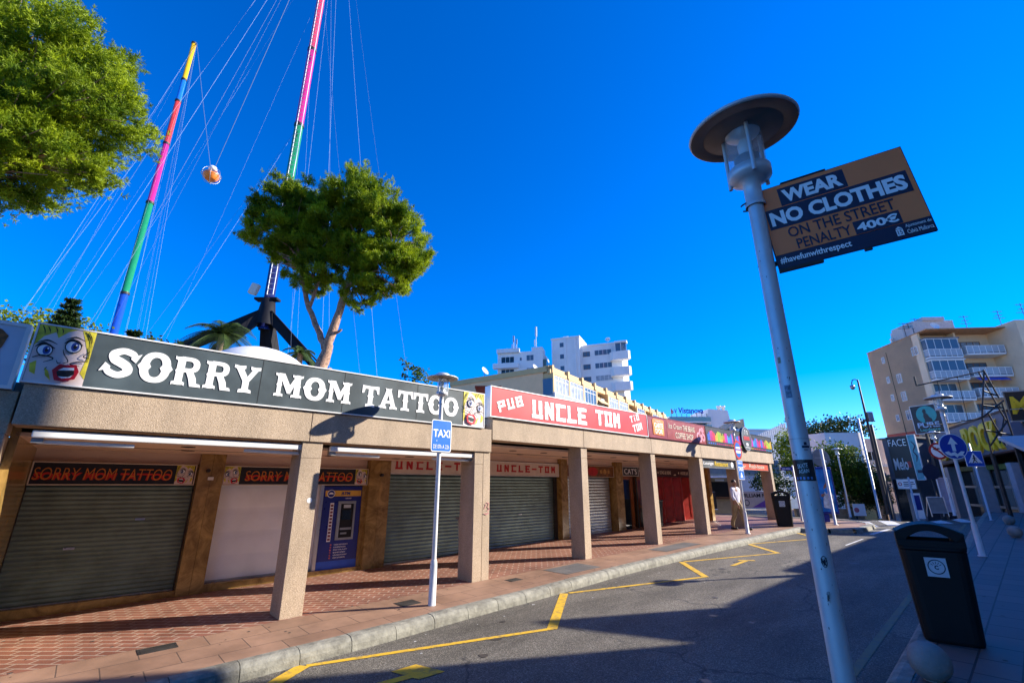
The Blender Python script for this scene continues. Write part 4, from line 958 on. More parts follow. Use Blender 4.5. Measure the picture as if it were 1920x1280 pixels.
# second post further along with the no-parking disc and another taxi sign
q = Vector((6.94, 14.48, gxy(6.94, 14.48)))
lamp3 = dup(lamp2, q, 0, 'white street lamp post further along the kerb with a no-parking disc')
t = thing('no_parking_sign', 'round red and blue no-parking disc seen at an angle on the second white post', 'sign', (q.x + .05, q.y - .045, 2.74), facing(46))
mb = MB(); mb.disc_y(0, 0, .29, 0, .012, 36); mb.build('panel', M_redp, t); MB().disc_y(0, 0, .22, -.003, 0, 32).build('panel_face', M_blue, t)
mb = MB(); mb.box(-.17, .17, -.006, -.003, .03, .09); mb.box(-.17, .17, -.006, -.003, -.10, -.02); mb.build('plate', M_letter, t); MB().box(-.19, .19, -.005, -.003, -.005, .012).build('bar', M_redp, t)
MB().cbox((0, .03, 0), (.05, .05, .03)).build('clamp', M_steel, t)
taxi_sign((q.x + .05, q.y - .045, 1.86), 46, .44, .56, 'narrow blue taxi sign under the no-parking disc further along the kerb', [('TAXI', -.18, .25, .36, .13, .04), ('RESERVAT', -.16, .45, .32, .06, .02), ('A', -.10, .05, .20, .16, .1)])

# post on the right with the mandatory-arrow disc
q = Vector((9.61, 10.18, gxy(9.61, 10.18)))
dup(lamp2, q, 0, 'street lamp on the right pavement carrying the blue arrow disc')
t = thing('arrow_sign', 'blue round sign with white arrow and scribbles on the right lamp post', 'sign', (q.x - .03, q.y - .07, 2.50), facing(98))
mb = MB(); mb.disc_y(0, 0, .27, 0, .012, 40); mb.build('panel', M_letter, t); MB().disc_y(0, 0, .255, -.003, 0, 40).build('panel_face', mat('arrow_blue', (.012, .06, .42), .35), t)
mb = MB(); mb.prism([(-.035, -.10), (.035, -.10), (.035, .05), (.095, .05), (0, .20), (-.095, .05), (-.035, .05)], -.006, -.003); mb.build('arrow', M_letter, t)
mb = MB(); mb.polys([[(-.20, -.12), (-.12, -.10), (-.08, -.14), (0, -.11), (.04, -.16), (.12, -.10), (.19, -.11), (.14, -.17), (.18, -.2), (.05, -.2), (.02, -.235), (-.03, -.19), (-.1, -.2), (-.16, -.17)]], 0, 0, -.0065, .002); mb.build('scribble', M_letter, t)
MB().cbox((0, .03, 0), (.06, .05, .04)).build('clamp', M_steel, t)
# crossing sign on its own post behind
def post(name, label, cat, loc, h, r, m=M_lampp, group=None):
    t = thing(name, label, cat, tuple(loc), 0, group)
    MB().lathe([(r * 1.8, 0), (r * 1.8, .012), (r, .015), (r, h), (.001, h + .005)], 18).build('pole', m, t); return t
q = Vector((16.9, 17.2, gxy(16.9, 17.2)))
post('sign_post', 'thin grey post holding the pedestrian crossing sign', 'post', q, 2.65, .030)
t = thing('crossing_sign', 'blue rectangular pedestrian crossing sign with white triangle', 'sign', (q.x, q.y - .045, 2.34), facing(94))
MB().box(-.31, .31, 0, .014, 0, .56).build('panel', M_letter, t, bevel=.004); MB().box(-.295, .295, -.003, 0, .015, .545).build('panel_face', M_mblue, t)
MB().prism([(-.24, .13), (.24, .13), (0, .50)], -.006, -.003).build('triangle', M_letter, t)
mb = MB(); mb.disc_y(.0, .385, .028, -.009, -.006, 14); mb.polys(ribbon([(.0, .36), (-.01, .26)], [.045, .05]), 0, 0, -.0062, .003); mb.polys(ribbon([(-.01, .26), (-.07, .15)], [.035, .03]), 0, 0, -.0068, .003); mb.polys(ribbon([(-.01, .26), (.06, .16)], [.035, .03]), 0, 0, -.0074, .003); mb.polys(ribbon([(0, .34), (.07, .27)], [.02, .02]), 0, 0, -.008, .003); mb.polys(ribbon([(0, .34), (-.07, .28)], [.02, .02]), 0, 0, -.0086, .003)
for k in range(5): mb.box(-.19 + k * .08, -.15 + k * .08, -.009, -.006, .135, .15)
mb.build('walking_figure', M_black, t)
# no left turn sign and its lamp post beyond the crossing
q = Vector((17.68, 19.41, .54))
dup(lamp2, q, 0, 'street lamp beyond the crossing with the no-left-turn disc')
t = thing('no_left_turn_sign', 'white disc with red rim and black arrow below the blue arrow disc', 'sign', (q.x - .02, q.y - .07, 3.05), facing(100))
MB().disc_y(0, 0, .34, 0, .012, 36).build('panel', M_redp, t); MB().disc_y(0, 0, .265, -.003, 0, 36).build('panel_face', M_letter, t)
mb = MB(); mb.polys(ribbon([(.12, -.17), (.12, .02), (.06, .09), (-.08, .08)], [.055, .055, .055, .05]), 0, 0, -.003, .003); mb.prism([(-.06, .16), (-.06, .0), (-.19, .08)], -.0065, -.003); mb.build('arrow', M_black, t)
MB().polys([[(-.22, .17), (-.17, .22), (.22, -.17), (.17, -.22)]], 0, 0, -.0065, .002).build('bar', M_redp, t); MB().cbox((0, .03, 0), (.06, .05, .04)).build('clamp', M_steel, t)
# back of a round sign by the billboard
q = Vector((10.92, 16.5, gxy(10.92, 16.5)))
post('sign_post', 'sunlit pale post with the grey back of a round sign behind the near lamp', 'post', q, 2.5, .045, M_wpost)
t = thing('round_sign', 'grey back of a round road sign facing away behind the near lamp post', 'sign', (q.x - .02, q.y + .06, 2.62), facing(95)); MB().disc_y(0, 0, .30, 0, .012, 36).build('panel', M_steel, t); MB().box(-.2, .2, -.02, 0, -.02, .02).build('rail', M_alu, t); MB().disc_y(.13, -.12, .05, -.004, 0, 16).build('sticker', M_letter, t)

# litter bins
def litter_bin(label, loc, rz):
    t = thing('litter_bin', label, 'bin', tuple(loc), rz, 'black domed litter bins')
    def lp(z, wx, wy, r=.09, n=5):
        o = []
        for cx, cy, a0 in ((wx - r, wy - r, 0), (-wx + r, wy - r, 90), (-wx + r, -wy + r, 180), (wx - r, -wy + r, 270)):
            for k in range(n): a = R_(a0 + 90 * k / (n - 1)); o.append((cx + r * math.cos(a), cy + r * math.sin(a), z))
        return o
    def loft(ls_, close=True):
        n = len(ls_[0]); v = [p for l in ls_ for p in l]; f = [(i * n + k, i * n + (k + 1) % n, (i + 1) * n + (k + 1) % n, (i + 1) * n + k) for i in range(len(ls_) - 1) for k in range(n)]
        f += [tuple(range(n - 1, -1, -1)), tuple(range((len(ls_) - 1) * n, len(ls_) * n))]; return MB().add(v, f, False)
    loft([lp(.0, .225, .20), lp(.03, .235, .21), lp(.50, .258, .228), lp(.86, .275, .243)]).build('body', M_binp, t)
    h = loft([lp(.866, .279, .247), (lp(.90, .279, .247))])
    for sx in (-1, 1):
        h.box(sx * .279, sx * .19, -.22, .22, .90, 1.05); 
    h.box(-.275, .275, -.243, -.20, .895, .965); h.box(-.275, .275, .20, .243, .895, .965)
    arcp = [(-.285, 1.03)] + [(-.285 + .57 * k / 16, 1.03 + .10 * math.sin(math.pi * k / 16) ** .8) for k in range(17)] + [(.285, 1.03)]
    top = [(x, z) for x, z in arcp]; inn = [(x * .70, z - .07) for x, z in arcp[::-1]]
    h.prism(top + inn, -.25, .25)
    o = h.build('hood', M_binp, t, bevel=.008)
    MB().box(-.18, .18, -.10, .10, .88, .905).build('liner', M_dark, t)
    mb = MB(); mb.box(-.085, .085, -.256, -.240, .62, .80); mb.build('sticker', mat('sticker_silver', (.50, .55, .60), .35, var=.15), t)
    mb = MB(); mb.ring_y(0, .715, .070, .061, -.2585, -.256, 40); mb.text('C', -.018, .69, .034, .04, -.256, d=.002, bold=.05)
    for k in range(5): a = R_(35 + k * 27.5); mb.polys([[(.030 * math.cos(a - .09), .030 * math.sin(a - .09)), (.052 * math.cos(a - .05), .052 * math.sin(a - .05)), (.052 * math.cos(a + .05), .052 * math.sin(a + .05)), (.030 * math.cos(a + .09), .030 * math.sin(a + .09))]], 0, .712, -.256, .002)
    mb.build('sticker_mark', M_navy, t)
    return t
bN = litter_bin('big black litter bin with a silver C sticker in the right foreground', Vector((4.55, 5.40, gxy(4.55, 5.40))), R_(-37))
dup(bN, Vector((9.16, 16.4, gxy(9.16, 16.4))), R_(-27), 'sunlit black litter bin at the end of the arcade pavement')

# concrete balls
def ball(label, loc, r):
    t = thing('ball_bollard', label, 'bollard', tuple(loc), 0, 'concrete ball bollards on the right pavement')
    MB().lathe([(.001, 2 * r * .93)] + [(r * math.sin(R_(a)), r * .93 - r * -math.cos(R_(a))) for a in range(8, 160, 8)], 36).build('ball', M_stone, t)
    MB().lathe([(r * .42, .03), (r * .45, -.01)], 24).build('foot', M_stone, t); return t
b1 = ball('large concrete ball bollard at the near kerb in front of the black bin', Vector((3.52, 4.47, gxy(3.52, 4.47))), .147)
dup(b1, Vector((13.1, 12.8, gxy(13.1, 12.8))), .6, 'concrete ball bollard behind the foot of the arrow sign post')
dup(b1, Vector((16.1, 15.8, gxy(16.1, 15.8))), 1.2, 'farther small looking concrete ball bollard behind another ball')

# camera mast, far lamps, billboard, street name
q = Vector((15.51, 20, .55))
t = thing('camera_mast', 'tall dark mast with a hanging dome camera against the sky', 'mast', tuple(q), 0)
MB().lathe([(.09, 0), (.07, .3), (.05, 3.2), (.035, 5.65), (.001, 5.66)], 14).build('pole', M_rust, t)
mb = MB(); mb.tube([(0, 0, 5.6), (-.10, 0, 5.68), (-.24, 0, 5.64), (-.30, 0, 5.5), (-.30, 0, 5.42)], .022, 8); mb.build('arm', M_rust, t)
MB().lathe([(.001, 5.42), (.09, 5.40), (.10, 5.30), (.06, 5.22), (.001, 5.2)], 16, (-.30, 0, 0)).build('dome_camera', M_steel, t)
MB().cbox((.16, 0, 4.0), (.22, .16, .42)).build('control_box', M_steel, t, bevel=.01)
mb = MB(); mb.tube([(0, 0, 3.85), (-.14, 0, 3.88), (-.20, 0, 3.78)], .018, 8); mb.lathe([(.001, 3.8), (.06, 3.78), (.05, 3.68), (.001, 3.66)], 12, (-.2, 0, 0)); mb.build('dome_camera', M_rust, t)
dup(lamp2, Vector((16.7, 24, .20)), 0, 'distant white street lamp in front of the green trees')
def pole2(label, x, y, h, r, m=M_lampp): return post('utility_pole', label, 'pole', Vector((x, y, gxy(x, y))), h, r, m, 'slim poles beyond the crossing')
pole2('slim pale pole left of the FACE sign', 17.1, 22.6, 4.6, .05); pole2('dark tall pole just left of the FACE sign', 17.9, 22.9, 4.4, .07, M_rust); pole2('thin pale pole below the small white information panel', 19.6, 23.5, 2.0, .04)
t = thing('billboard', 'blue advertising panel with a beach picture behind the near lamp post', 'billboard', (10.62, 17.6, gxy(11, 17.5)), facing(97))
mb = MB(); mb.box(0, 1.12, -.12, .12, .28, 1.90); mb.box(.35, .78, -.08, .08, -.05, .28); mb.build('frame', mat('frame_blue', (.012, .03, .26), .35), t, bevel=.03)
MB().box(.14, 1.06, -.128, -.12, .36, 1.82).build('poster', mat('beach_poster', (.03, .22, .62), .25, var=.5, scale=2.2), t)
mb = MB(); mb.polys([[(.62, .5), (.95, .42), (1.02, .9), (.9, 1.1), (.8, .95), (.74, 1.05), (.66, .8)]], 0, 0, -.129, .003); mb.build('poster_picture', mat('poster_foam', (.55, .62, .68), .4, var=.4, scale=8), t)
mb = MB(); mb.polys([[(.72, 1.12), (.9, 1.25), (.98, 1.42), (.86, 1.38), (.74, 1.24)]], 0, 0, -.129, .003); mb.polys([[(.6, .85), (.75, .9), (.72, .98), (.6, .95)]], 0, 0, -.129, .003); mb.build('poster_figures', mat('poster_brown', (.28, .13, .09), .5, var=.4, scale=15), t)
t = thing('street_name_sign', 'small dark blue street name plate on a pale post left of the billboard', 'sign', (10.70, 18, gxy(10.7, 18)), 0)
MB().lathe([(.05, 0), (.035, .02), (.03, 1.98), (.001, 1.99)], 14).build('pole', M_wpost, t); MB().box(-.46, .02, -.02, .02, 1.80, 1.92).build('plate', mat('plate_blue', (.02, .03, .28), .4), t)
MB().box(-.42, -.30, -.022, -.02, 1.845, 1.872).box(-.28, -.10, -.022, -.02, 1.845, 1.872).build('writing', M_letter, t)
t = thing('sandwich_board', 'grey standing notice board on the right pavement below the lettered facade', 'board', (16.75, 19, gxy(16.7, 19)), facing(100))
mb = MB()
for sx in (-.29, .29): mb.tube([(sx, 0, 0), (sx, .06, .72)], .018, 6); mb.tube([(sx, .3, 0), (sx, .06, .72)], .018, 6)
mb.tube([(-.29, .06, .72), (.29, .06, .72)], .02, 6); mb.tube([(-.29, .012, .14), (.29, .012, .14)], .018, 6); mb.build('frame', M_alu, t)
mb = MB(); mb.add([(-.28, .012, .15), (.28, .012, .15), (.28, .058, .71), (-.28, .058, .71), (-.28, .024, .15), (.28, .024, .15), (.28, .07, .71), (-.28, .07, .71)], [(0, 1, 2, 3), (7, 6, 5, 4), (0, 4, 5, 1), (1, 5, 6, 2), (2, 6, 7, 3), (3, 7, 4, 0)]); mb.build('panel', M_steel, t)

for ch in lampN.children:                              # the near lamp's shade sits a little crooked on its post
    if ch.name.split('.')[0] == 'shade':
        ax = Vector((1.76, -1.09, 0)).normalized(); c_ = Vector((0, 0, 3.24))
        ch.matrix_basis = Matrix.Translation(c_) @ Matrix.Rotation(R_(5.5), 4, ax) @ Matrix.Scale(.93, 4) @ Matrix.Translation(-c_)

# ================================================================== trees
M_bark = mat('pine_bark', (.36, .22, .145), .85, var=.5, scale=14, bump=.8, bscale=26)
M_pine = leaf_mat('pine_needles', (.06, .135, .004), (.40, .49, .012), .34)
M_leaf = leaf_mat('broad_leaf', (.030, .070, .008), (.105, .165, .014))
M_dleaf = leaf_mat('dark_leaf', (.016, .038, .010), (.045, .085, .016), .2)
M_lime = leaf_mat('lime_leaf', (.10, .15, .01), (.24, .30, .02))
M_palm = leaf_mat('palm_leaf', (.030, .060, .018), (.10, .15, .03), .25)
def rvec(rnd):
    while True:
        v = Vector((rnd.uniform(-1, 1), rnd.uniform(-1, 1), rnd.uniform(-1, 1)))
        if .05 < v.length < 1: return v.normalized()
def tuft(V, F, c, d, size, n, rnd, wid):
    """a brush of needles at a shoot tip c pointing along d"""
    for _ in range(n):
        q = (d * .75 + rvec(rnd) * .9).normalized(); st = c - d * size * rnd.uniform(0, .9) ; L = size * rnd.uniform(.45, .9)
        side = q.cross(rvec(rnd)).normalized() * wid * rnd.uniform(.6, 1.3); b = len(V)
        V += [st - side * .6, st + side * .6, st + q * L * .6 + side, st + q * L, st + q * L * .6 - side]; F.append((b, b + 1, b + 2, b + 3, b + 4))
def pine(label, base, lobes, stems, tufts, size, needles, seed, wid=.010, name='pine_tree'):
    rnd = random.Random(seed); base = Vector(base)
    t = thing(name, label, 'tree', tuple(base), 0)
    mb = MB()
    for pts, rs in stems:
        P = []; Rr = []
        for i in range(len(pts) - 1):
            a, b = Vector(pts[i]), Vector(pts[i + 1])
            for k in range(4): u = k / 4; P.append(a.lerp(b, u) + rvec(rnd) * rs[i] * .13); Rr.append((rs[i] * (1 - u) + rs[i + 1] * u) * rnd.uniform(.93, 1.08))
        P.append(Vector(pts[-1])); Rr.append(rs[-1]); mb.tube([p - base for p in P], [q * .86 for q in Rr], 12)
    V = []; F = []; tot = sum(l[1][0] * l[1][1] * l[1][2] for l in lobes) ; twig = MB()
    for c, r, org in lobes:
        c = Vector(c); r = Vector(r); k = max(6, int(tufts * (r.x * r.y * r.z) / tot)); org = Vector(org)
        for i in range(9):                          # limbs inside the lobe, seen through the gaps
            d = rvec(rnd); e = c + Vector((d.x * r.x, d.y * r.y, d.z * r.z)) * .8; m_ = org.lerp(e, .5) + Vector((0, 0, .10 * r.z)) + rvec(rnd) * .12
            mb.tube([org - base, m_ - base, e - base], [.035, .022, .007], 5)
        # clumps of shoots over the lobe, with empty places between them
        clumps = []
        for i in range(max(14, k // 26)):
            d = rvec(rnd); rad = rnd.uniform(.55, 1.12)
            if d.z < -.35: d.z *= .55; d.normalize(); rad *= .85
            clumps.append((c + Vector((d.x * r.x, d.y * r.y, d.z * r.z)) * rad, d))
        for i in range(k):
            cc, d = rnd.choice(clumps); s_ = r.length * .066
            p = cc + Vector((rnd.gauss(0, s_), rnd.gauss(0, s_), rnd.gauss(0, s_ * .75)))
            dd = ((p - c).normalized() * .7 + Vector((0, 0, .55)) + rvec(rnd) * .35).normalized()
            tuft(V, F, p - base, dd, size * rnd.uniform(.75, 1.25), needles, rnd, wid)
    mb.build('trunk', M_bark, t)
    MB().add(V, F).build('crown', M_pine, t); return t
PB = Vector((-6.05, 14.0, .1))
stems = [([(-6.10, 14, 0), (-6.12, 14, 3.2), (-6.05, 14, 5.3), (-5.92, 14, 6.0)], [.28, .25, .22, .19]),
         ([(-5.95, 14, 5.8), (-5.72, 13.95, 6.9), (-5.55, 14, 7.9), (-5.35, 14.1, 9.4), (-5.1, 14, 10.6)], [.18, .15, .13, .10, .05]),
         ([(-6.0, 14, 5.9), (-6.35, 14.05, 6.55), (-6.75, 14.1, 7.3), (-7.1, 14.1, 8.3), (-7.5, 14, 9.8)], [.13, .115, .10, .08, .04]),
         ([(-5.5, 14, 8.0), (-4.9, 13.8, 8.6), (-4.1, 13.8, 9.4)], [.08, .06, .03]), ([(-6.75, 14.1, 7.3), (-6.4, 13.9, 8.4), (-6.2, 13.9, 9.6)], [.07, .05, .03]),
         ([(-5.85, 14, 6.35), (-5.58, 13.9, 6.42), (-5.5, 13.9, 6.5)], [.07, .05, .035]), ([(-5.95, 13.95, 5.05), (-5.72, 13.78, 5.02), (-5.62, 13.7, 5.06)], [.17, .14, .13])]
lob = [((-8.0, 14, 11.0), (1.1, 1.2, 1.05), (-7.5, 14, 9.8)), ((-8.35, 14, 10.1), (1.0, 1.1, .85), (-7.4, 14, 9.6)), ((-7.2, 14, 9.8), (1.0, 1.2, 1.0), (-7.1, 14, 8.9)), ((-7.7, 14, 9.1), (.8, .9, .5), (-7.1, 14, 8.7)), ((-7.3, 14, 11.4), (.9, 1.1, .8), (-7.4, 14, 9.8)),
       ((-5.6, 14, 11.4), (1.15, 1.3, 1.1), (-5.1, 14, 10.4)), ((-6.1, 14, 10.5), (.9, 1.1, 1.0), (-5.3, 14, 9.6)), ((-4.7, 14, 10.6), (1.1, 1.3, 1.0), (-5.1, 14, 10.2)), ((-3.9, 14, 9.8), (1.0, 1.2, 1.0), (-4.1, 13.8, 9.4)),
       ((-4.3, 14, 8.8), (1.1, 1.2, .75), (-4.6, 13.8, 8.9)), ((-5.5, 14, 9.2), (.9, 1.1, .8), (-5.4, 14, 9.0)), ((-6.6, 14, 8.6), (.9, 1, .6), (-6.7, 14, 8.4)), ((-5.0, 13.9, 8.0), (.8, .9, .5), (-5.2, 14, 8.4)), ((-4.3, 13.9, 8.1), (.9, 1, .45), (-4.8, 13.8, 8.5)), ((-5.1, 13.9, 7.6), (.6, .8, .35), (-5.3, 14, 8)), ((-6.7, 14, 8.15), (.7, .9, .4), (-6.9, 14, 8)), ((-3.5, 13.9, 8.9), (.8, 1, .7), (-4.1, 13.8, 9.2)), ((-6.3, 14, 9.6), (.8, 1, .8), (-6.2, 13.9, 9.4))]
pine('umbrella pine with forked reddish trunk rising behind the tattoo sign', PB, lob, stems, 17000, .17, 20, 3, .0085)
PB2 = Vector((-14.2, 8.8, 0))
lob2 = [((-12.6, 9, 12.2), (1.9, 1.9, 1.6), (-13.2, 9, 10)), ((-11.3, 9.2, 10.9), (1.4, 1.6, 1.3), (-12.6, 9, 9.8)), ((-10.0, 9, 10.6), (1.0, 1.3, .95), (-12, 9, 10)), ((-12.4, 9, 9.9), (1.8, 1.9, 1.2), (-13, 9, 9)), ((-10.8, 8.9, 9.0), (1.2, 1.3, .7), (-12.4, 9, 9)), ((-10.0, 8.8, 8.95), (.6, .8, .45), (-11.5, 9, 9)),
        ((-12.4, 8.8, 8.5), (1.7, 1.6, .7), (-13, 9, 8.8)), ((-11.3, 8.8, 8.35), (1.0, 1.1, .5), (-12.4, 9, 8.6)), ((-11.6, 8.6, 9.8), (1.4, 1.2, 1.0), (-12.6, 9, 9.4)), ((-14.6, 9, 10.6), (1.8, 1.8, 1.7), (-13.6, 9, 9.6)), ((-11.0, 9.1, 12.0), (1.1, 1.3, .9), (-12.4, 9, 10.5)), ((-13.2, 9.2, 13.4), (1.6, 1.6, 1.0), (-13.4, 9, 11))]
st2 = [([(-14.2, 8.8, 0), (-14.1, 8.8, 4.5), (-13.7, 9, 8.2), (-13.2, 9, 10.6)], [.30, .26, .20, .09]), ([(-13.8, 9, 7.6), (-12.8, 9, 9.2), (-11.6, 9, 10.2)], [.14, .10, .05]), ([(-13.9, 9, 7.2), (-12.6, 8.9, 8.5), (-11.2, 8.9, 9.0)], [.12, .08, .04])]
pine('large pine crown filling the upper left corner of the view', PB2, lob2, st2, 24000, .14, 20, 9, .0075)

def leafy(name, label, base, lobes, trunk, leaves, size, m, seed, group=None, clump=True):
    """broadleaf crown: many small leaf faces gathered in clumps round the lobes"""
    rnd = random.Random(seed); base = Vector(base); t = thing(name, label, 'tree' if 'tree' in name else 'plant', tuple(base), 0, group); V = []; F = []
    tot = sum(r[0] * r[1] * r[2] for c, r in lobes)
    for c, r in lobes:
        c = Vector(c); k = int(leaves * r[0] * r[1] * r[2] / tot); cl = []
        for i in range(max(6, k // 30)):
            d = rvec(rnd); q = rnd.uniform(.55, 1.05); cl.append(c + Vector((d.x * r[0], d.y * r[1], d.z * r[2])) * q)
        for i in range(k):
            s_ = max(r) * .16; p = rnd.choice(cl) + Vector((rnd.gauss(0, s_), rnd.gauss(0, s_), rnd.gauss(0, s_))) - base
            q = rvec(rnd); sd = q.cross(rvec(rnd)).normalized(); L = size * rnd.uniform(.6, 1.3); b = len(V)
            V += [p, p + q * L * .5 + sd * L * .28, p + q * L, p + q * L * .5 - sd * L * .28]; F.append((b, b + 1, b + 2, b + 3))
    mb = MB()
    for pts, rs in trunk: mb.tube([Vector(p) - base for p in pts], rs, 8)
    if trunk: mb.build('trunk', M_bark, t)
    MB().add(V, F).build('crown', m, t); return t
# street trees and hillside trees at the centre right
leafy('broadleaf_tree', 'bright bushy green tree in front of the curved white building', (18.9, 27, .05), [((18.9, 27.4, 3.0), (1.2, 1.2, .9)), ((18.0, 27.2, 2.1), (.8, .9, .7)), ((19.7, 27.4, 2.3), (.9, 1, .8)), ((18.7, 27.2, 1.6), (1.1, 1, .6)), ((19.3, 27.4, 3.5), (.7, .8, .4))], [([(18.9, 27.2, -.2), (18.9, 27.2, 1.4), (19.1, 27.3, 2.6)], [.12, .1, .04])], 9000, .15, M_leaf, 21)
leafy('broadleaf_tree', 'dark bushy tree beside the palm at the far corner', (20.6, 28.6, .0), [((20.6, 28.6, 2.0), (1.3, 1.2, 1.1)), ((21.3, 28.6, 1.2), (1.1, 1, .8)), ((20.4, 28.6, 1.0), (1.1, 1, .7))], [([(20.6, 28.6, -.3), (20.6, 28.6, 1.6)], [.12, .05])], 6000, .15, M_dleaf, 22)
leafy('broadleaf_tree', 'small lime green tree just right of the near lamp post', (17.0, 28.5, .1), [((17.0, 28.5, 4.1), (.9, .9, .8)), ((16.9, 28.5, 3.1), (.8, .9, .6)), ((17.3, 28.5, 2.2), (.7, .8, .6))], [([(17, 28.5, -.2), (17, 28.5, 3.6)], [.09, .04])], 3600, .16, M_lime, 23)
leafy('broadleaf_tree', 'dark round tree high behind the curved white building', (49, 74, 0), [((46.5, 74, 9.2), (3.2, 3, 2.4)), ((50, 74, 8.9), (3.5, 3, 2.6)), ((54, 74, 9.9), (2.8, 3, 2.2)), ((47, 74, 6), (4, 3, 3)), ((51.5, 74, 10.6), (1.8, 2, 1.3))], [([(49, 74, -2), (49, 74, 8)], [.4, .2])], 9000, .42, M_dleaf, 24)
leafy('broadleaf_tree', 'dark silvery tree between the slatted stairs and the last arcade column', (13.0, 24, .2), [((13.0, 24, 2.0), (.75, .7, .8)), ((13.5, 24, 1.5), (.6, .6, .6)), ((12.7, 24, 1.3), (.6, .6, .5))], [([(13.1, 24, 0), (13.1, 24, 1.8)], [.06, .03])], 2600, .12, M_dleaf, 25)
# greenery on the roofs behind the arcade
leafy('broadleaf_tree', 'lime bush showing above the kebab sign', (-19.5, 17, .0), [((-19.8, 17, 7.5), (1.5, 1.2, .85)), ((-18.3, 17, 7.4), (.9, 1, .8)), ((-17.0, 17, 7.2), (.8, 1, .7))], [([(-19.5, 17, 0), (-19.5, 17, 7)], [.15, .06])], 5000, .15, M_lime, 26)
leafy('broadleaf_tree', 'thin leafy bush above the right end of the tattoo sign', (-3.2, 15.5, .1), [((-3.55, 15.5, 5.45), (.42, .4, .36)), ((-3.2, 15.5, 5.2), (.38, .4, .3)), ((-3.7, 15.5, 5.0), (.3, .3, .3)), ((-2.95, 15.5, 5.4), (.2, .2, .2))], [([(-3.2, 15.5, 0), (-3.4, 15.5, 5.2)], [.05, .02])], 520, .12, M_leaf, 27)
def spiky(label, base, h, rad, tiers, seed):
    rnd = random.Random(seed); t = thing('conifer', label, 'tree', tuple(base), 0); V = []; F = []
    for k in range(tiers):
        z = h * (.66 + .34 * k / tiers); r = rad * (1 - k / tiers) ** .7 + .10; n = 16
        for i in range(n):
            a = 2 * math.pi * (i + rnd.random() * .6) / n; d = Vector((math.cos(a), math.sin(a), .45)).normalized()
            for j in range(7): tuft(V, F, Vector((0, 0, z)) + d * r * (.3 + .7 * j / 6), d, .17, 8, rnd, .022)
    MB().tube([(0, 0, 0), (0, 0, h * .9)], [.10, .02], 8).build('trunk', M_bark, t); MB().add(V, F).build('crown', M_dleaf, t); return t
spiky('dark spiky conifer top above the comic face of the tattoo sign', (-15.6, 15, 0), 8.1, .62, 11, 31)
spiky('small dark conifer tip over the left part of the tattoo sign', (-13.4, 15.3, 0), 7.1, .55, 7, 32)
leafy('broadleaf_tree', 'low dark shrub over the letters SORRY', (-12.0, 15, 0), [((-12.6, 15, 6.35), (.5, .4, .3)), ((-11.6, 15, 6.15), (.4, .4, .25))], [([(-12, 15, 0), (-12.3, 15, 6)], [.05, .03])], 500, .15, M_dleaf, 33)
def palm(label, base, h, n, L, seed, spread=1.0):
    rnd = random.Random(seed); t = thing('palm_tree', label, 'palm', tuple(base), 0); V = []; F = []; st = MB()
    for i in range(n):
        a = 2 * math.pi * i / n + rnd.uniform(-.2, .2); up = rnd.uniform(-.2, 1.1); d = Vector((math.cos(a), math.sin(a), 0)); pts = []
        for k in range(9):
            u = k / 8; pts.append(Vector((0, 0, h)) + d * L * spread * u * math.cos(up * .75) + Vector((0, 0, L * (u * math.sin(up) - .75 * u * u))))
        st.tube(pts, [.025 - .0025 * k for k in range(9)], 4, False)
        for k in range(1, 9):
            for j in range(4):
                p = pts[k - 1].lerp(pts[k], j / 4); ax = (pts[k] - pts[k - 1]).normalized()
                for sg in (-1, 1):
                    sd = ax.cross(Vector((0, 0, 1))).normalized() * sg; l = L * .38 * (1 - .55 * k / 8) * rnd.uniform(.8, 1.1); q = p + sd * l * .8 + ax * l * .45 + Vector((0, 0, -.28 * l)); b = len(V); V += [p - ax * .02, p + ax * .03, q]; F.append((b, b + 1, b + 2))
    mb = MB(); mb.tube([(0, 0, -.3), (.04, 0, h * .5), (0, 0, h)], [.2, .17, .15], 10); mb.build('trunk', M_bark, t); st.build('frond_stem', M_palm, t); MB().add(V, F).build('fronds', M_palm, t); return t
palm('palm top behind the legs of the black mast foot', (-16.1, 24, .0), 9.7, 26, 2.1, 41); palm('small palm just behind the white dome', (-11.6, 24, .0), 8.6, 16, 1.2, 42)
palm('palm with long fronds beside the dark tree at the far corner', (23.0, 30, -.4), 2.3, 20, 1.9, 43)

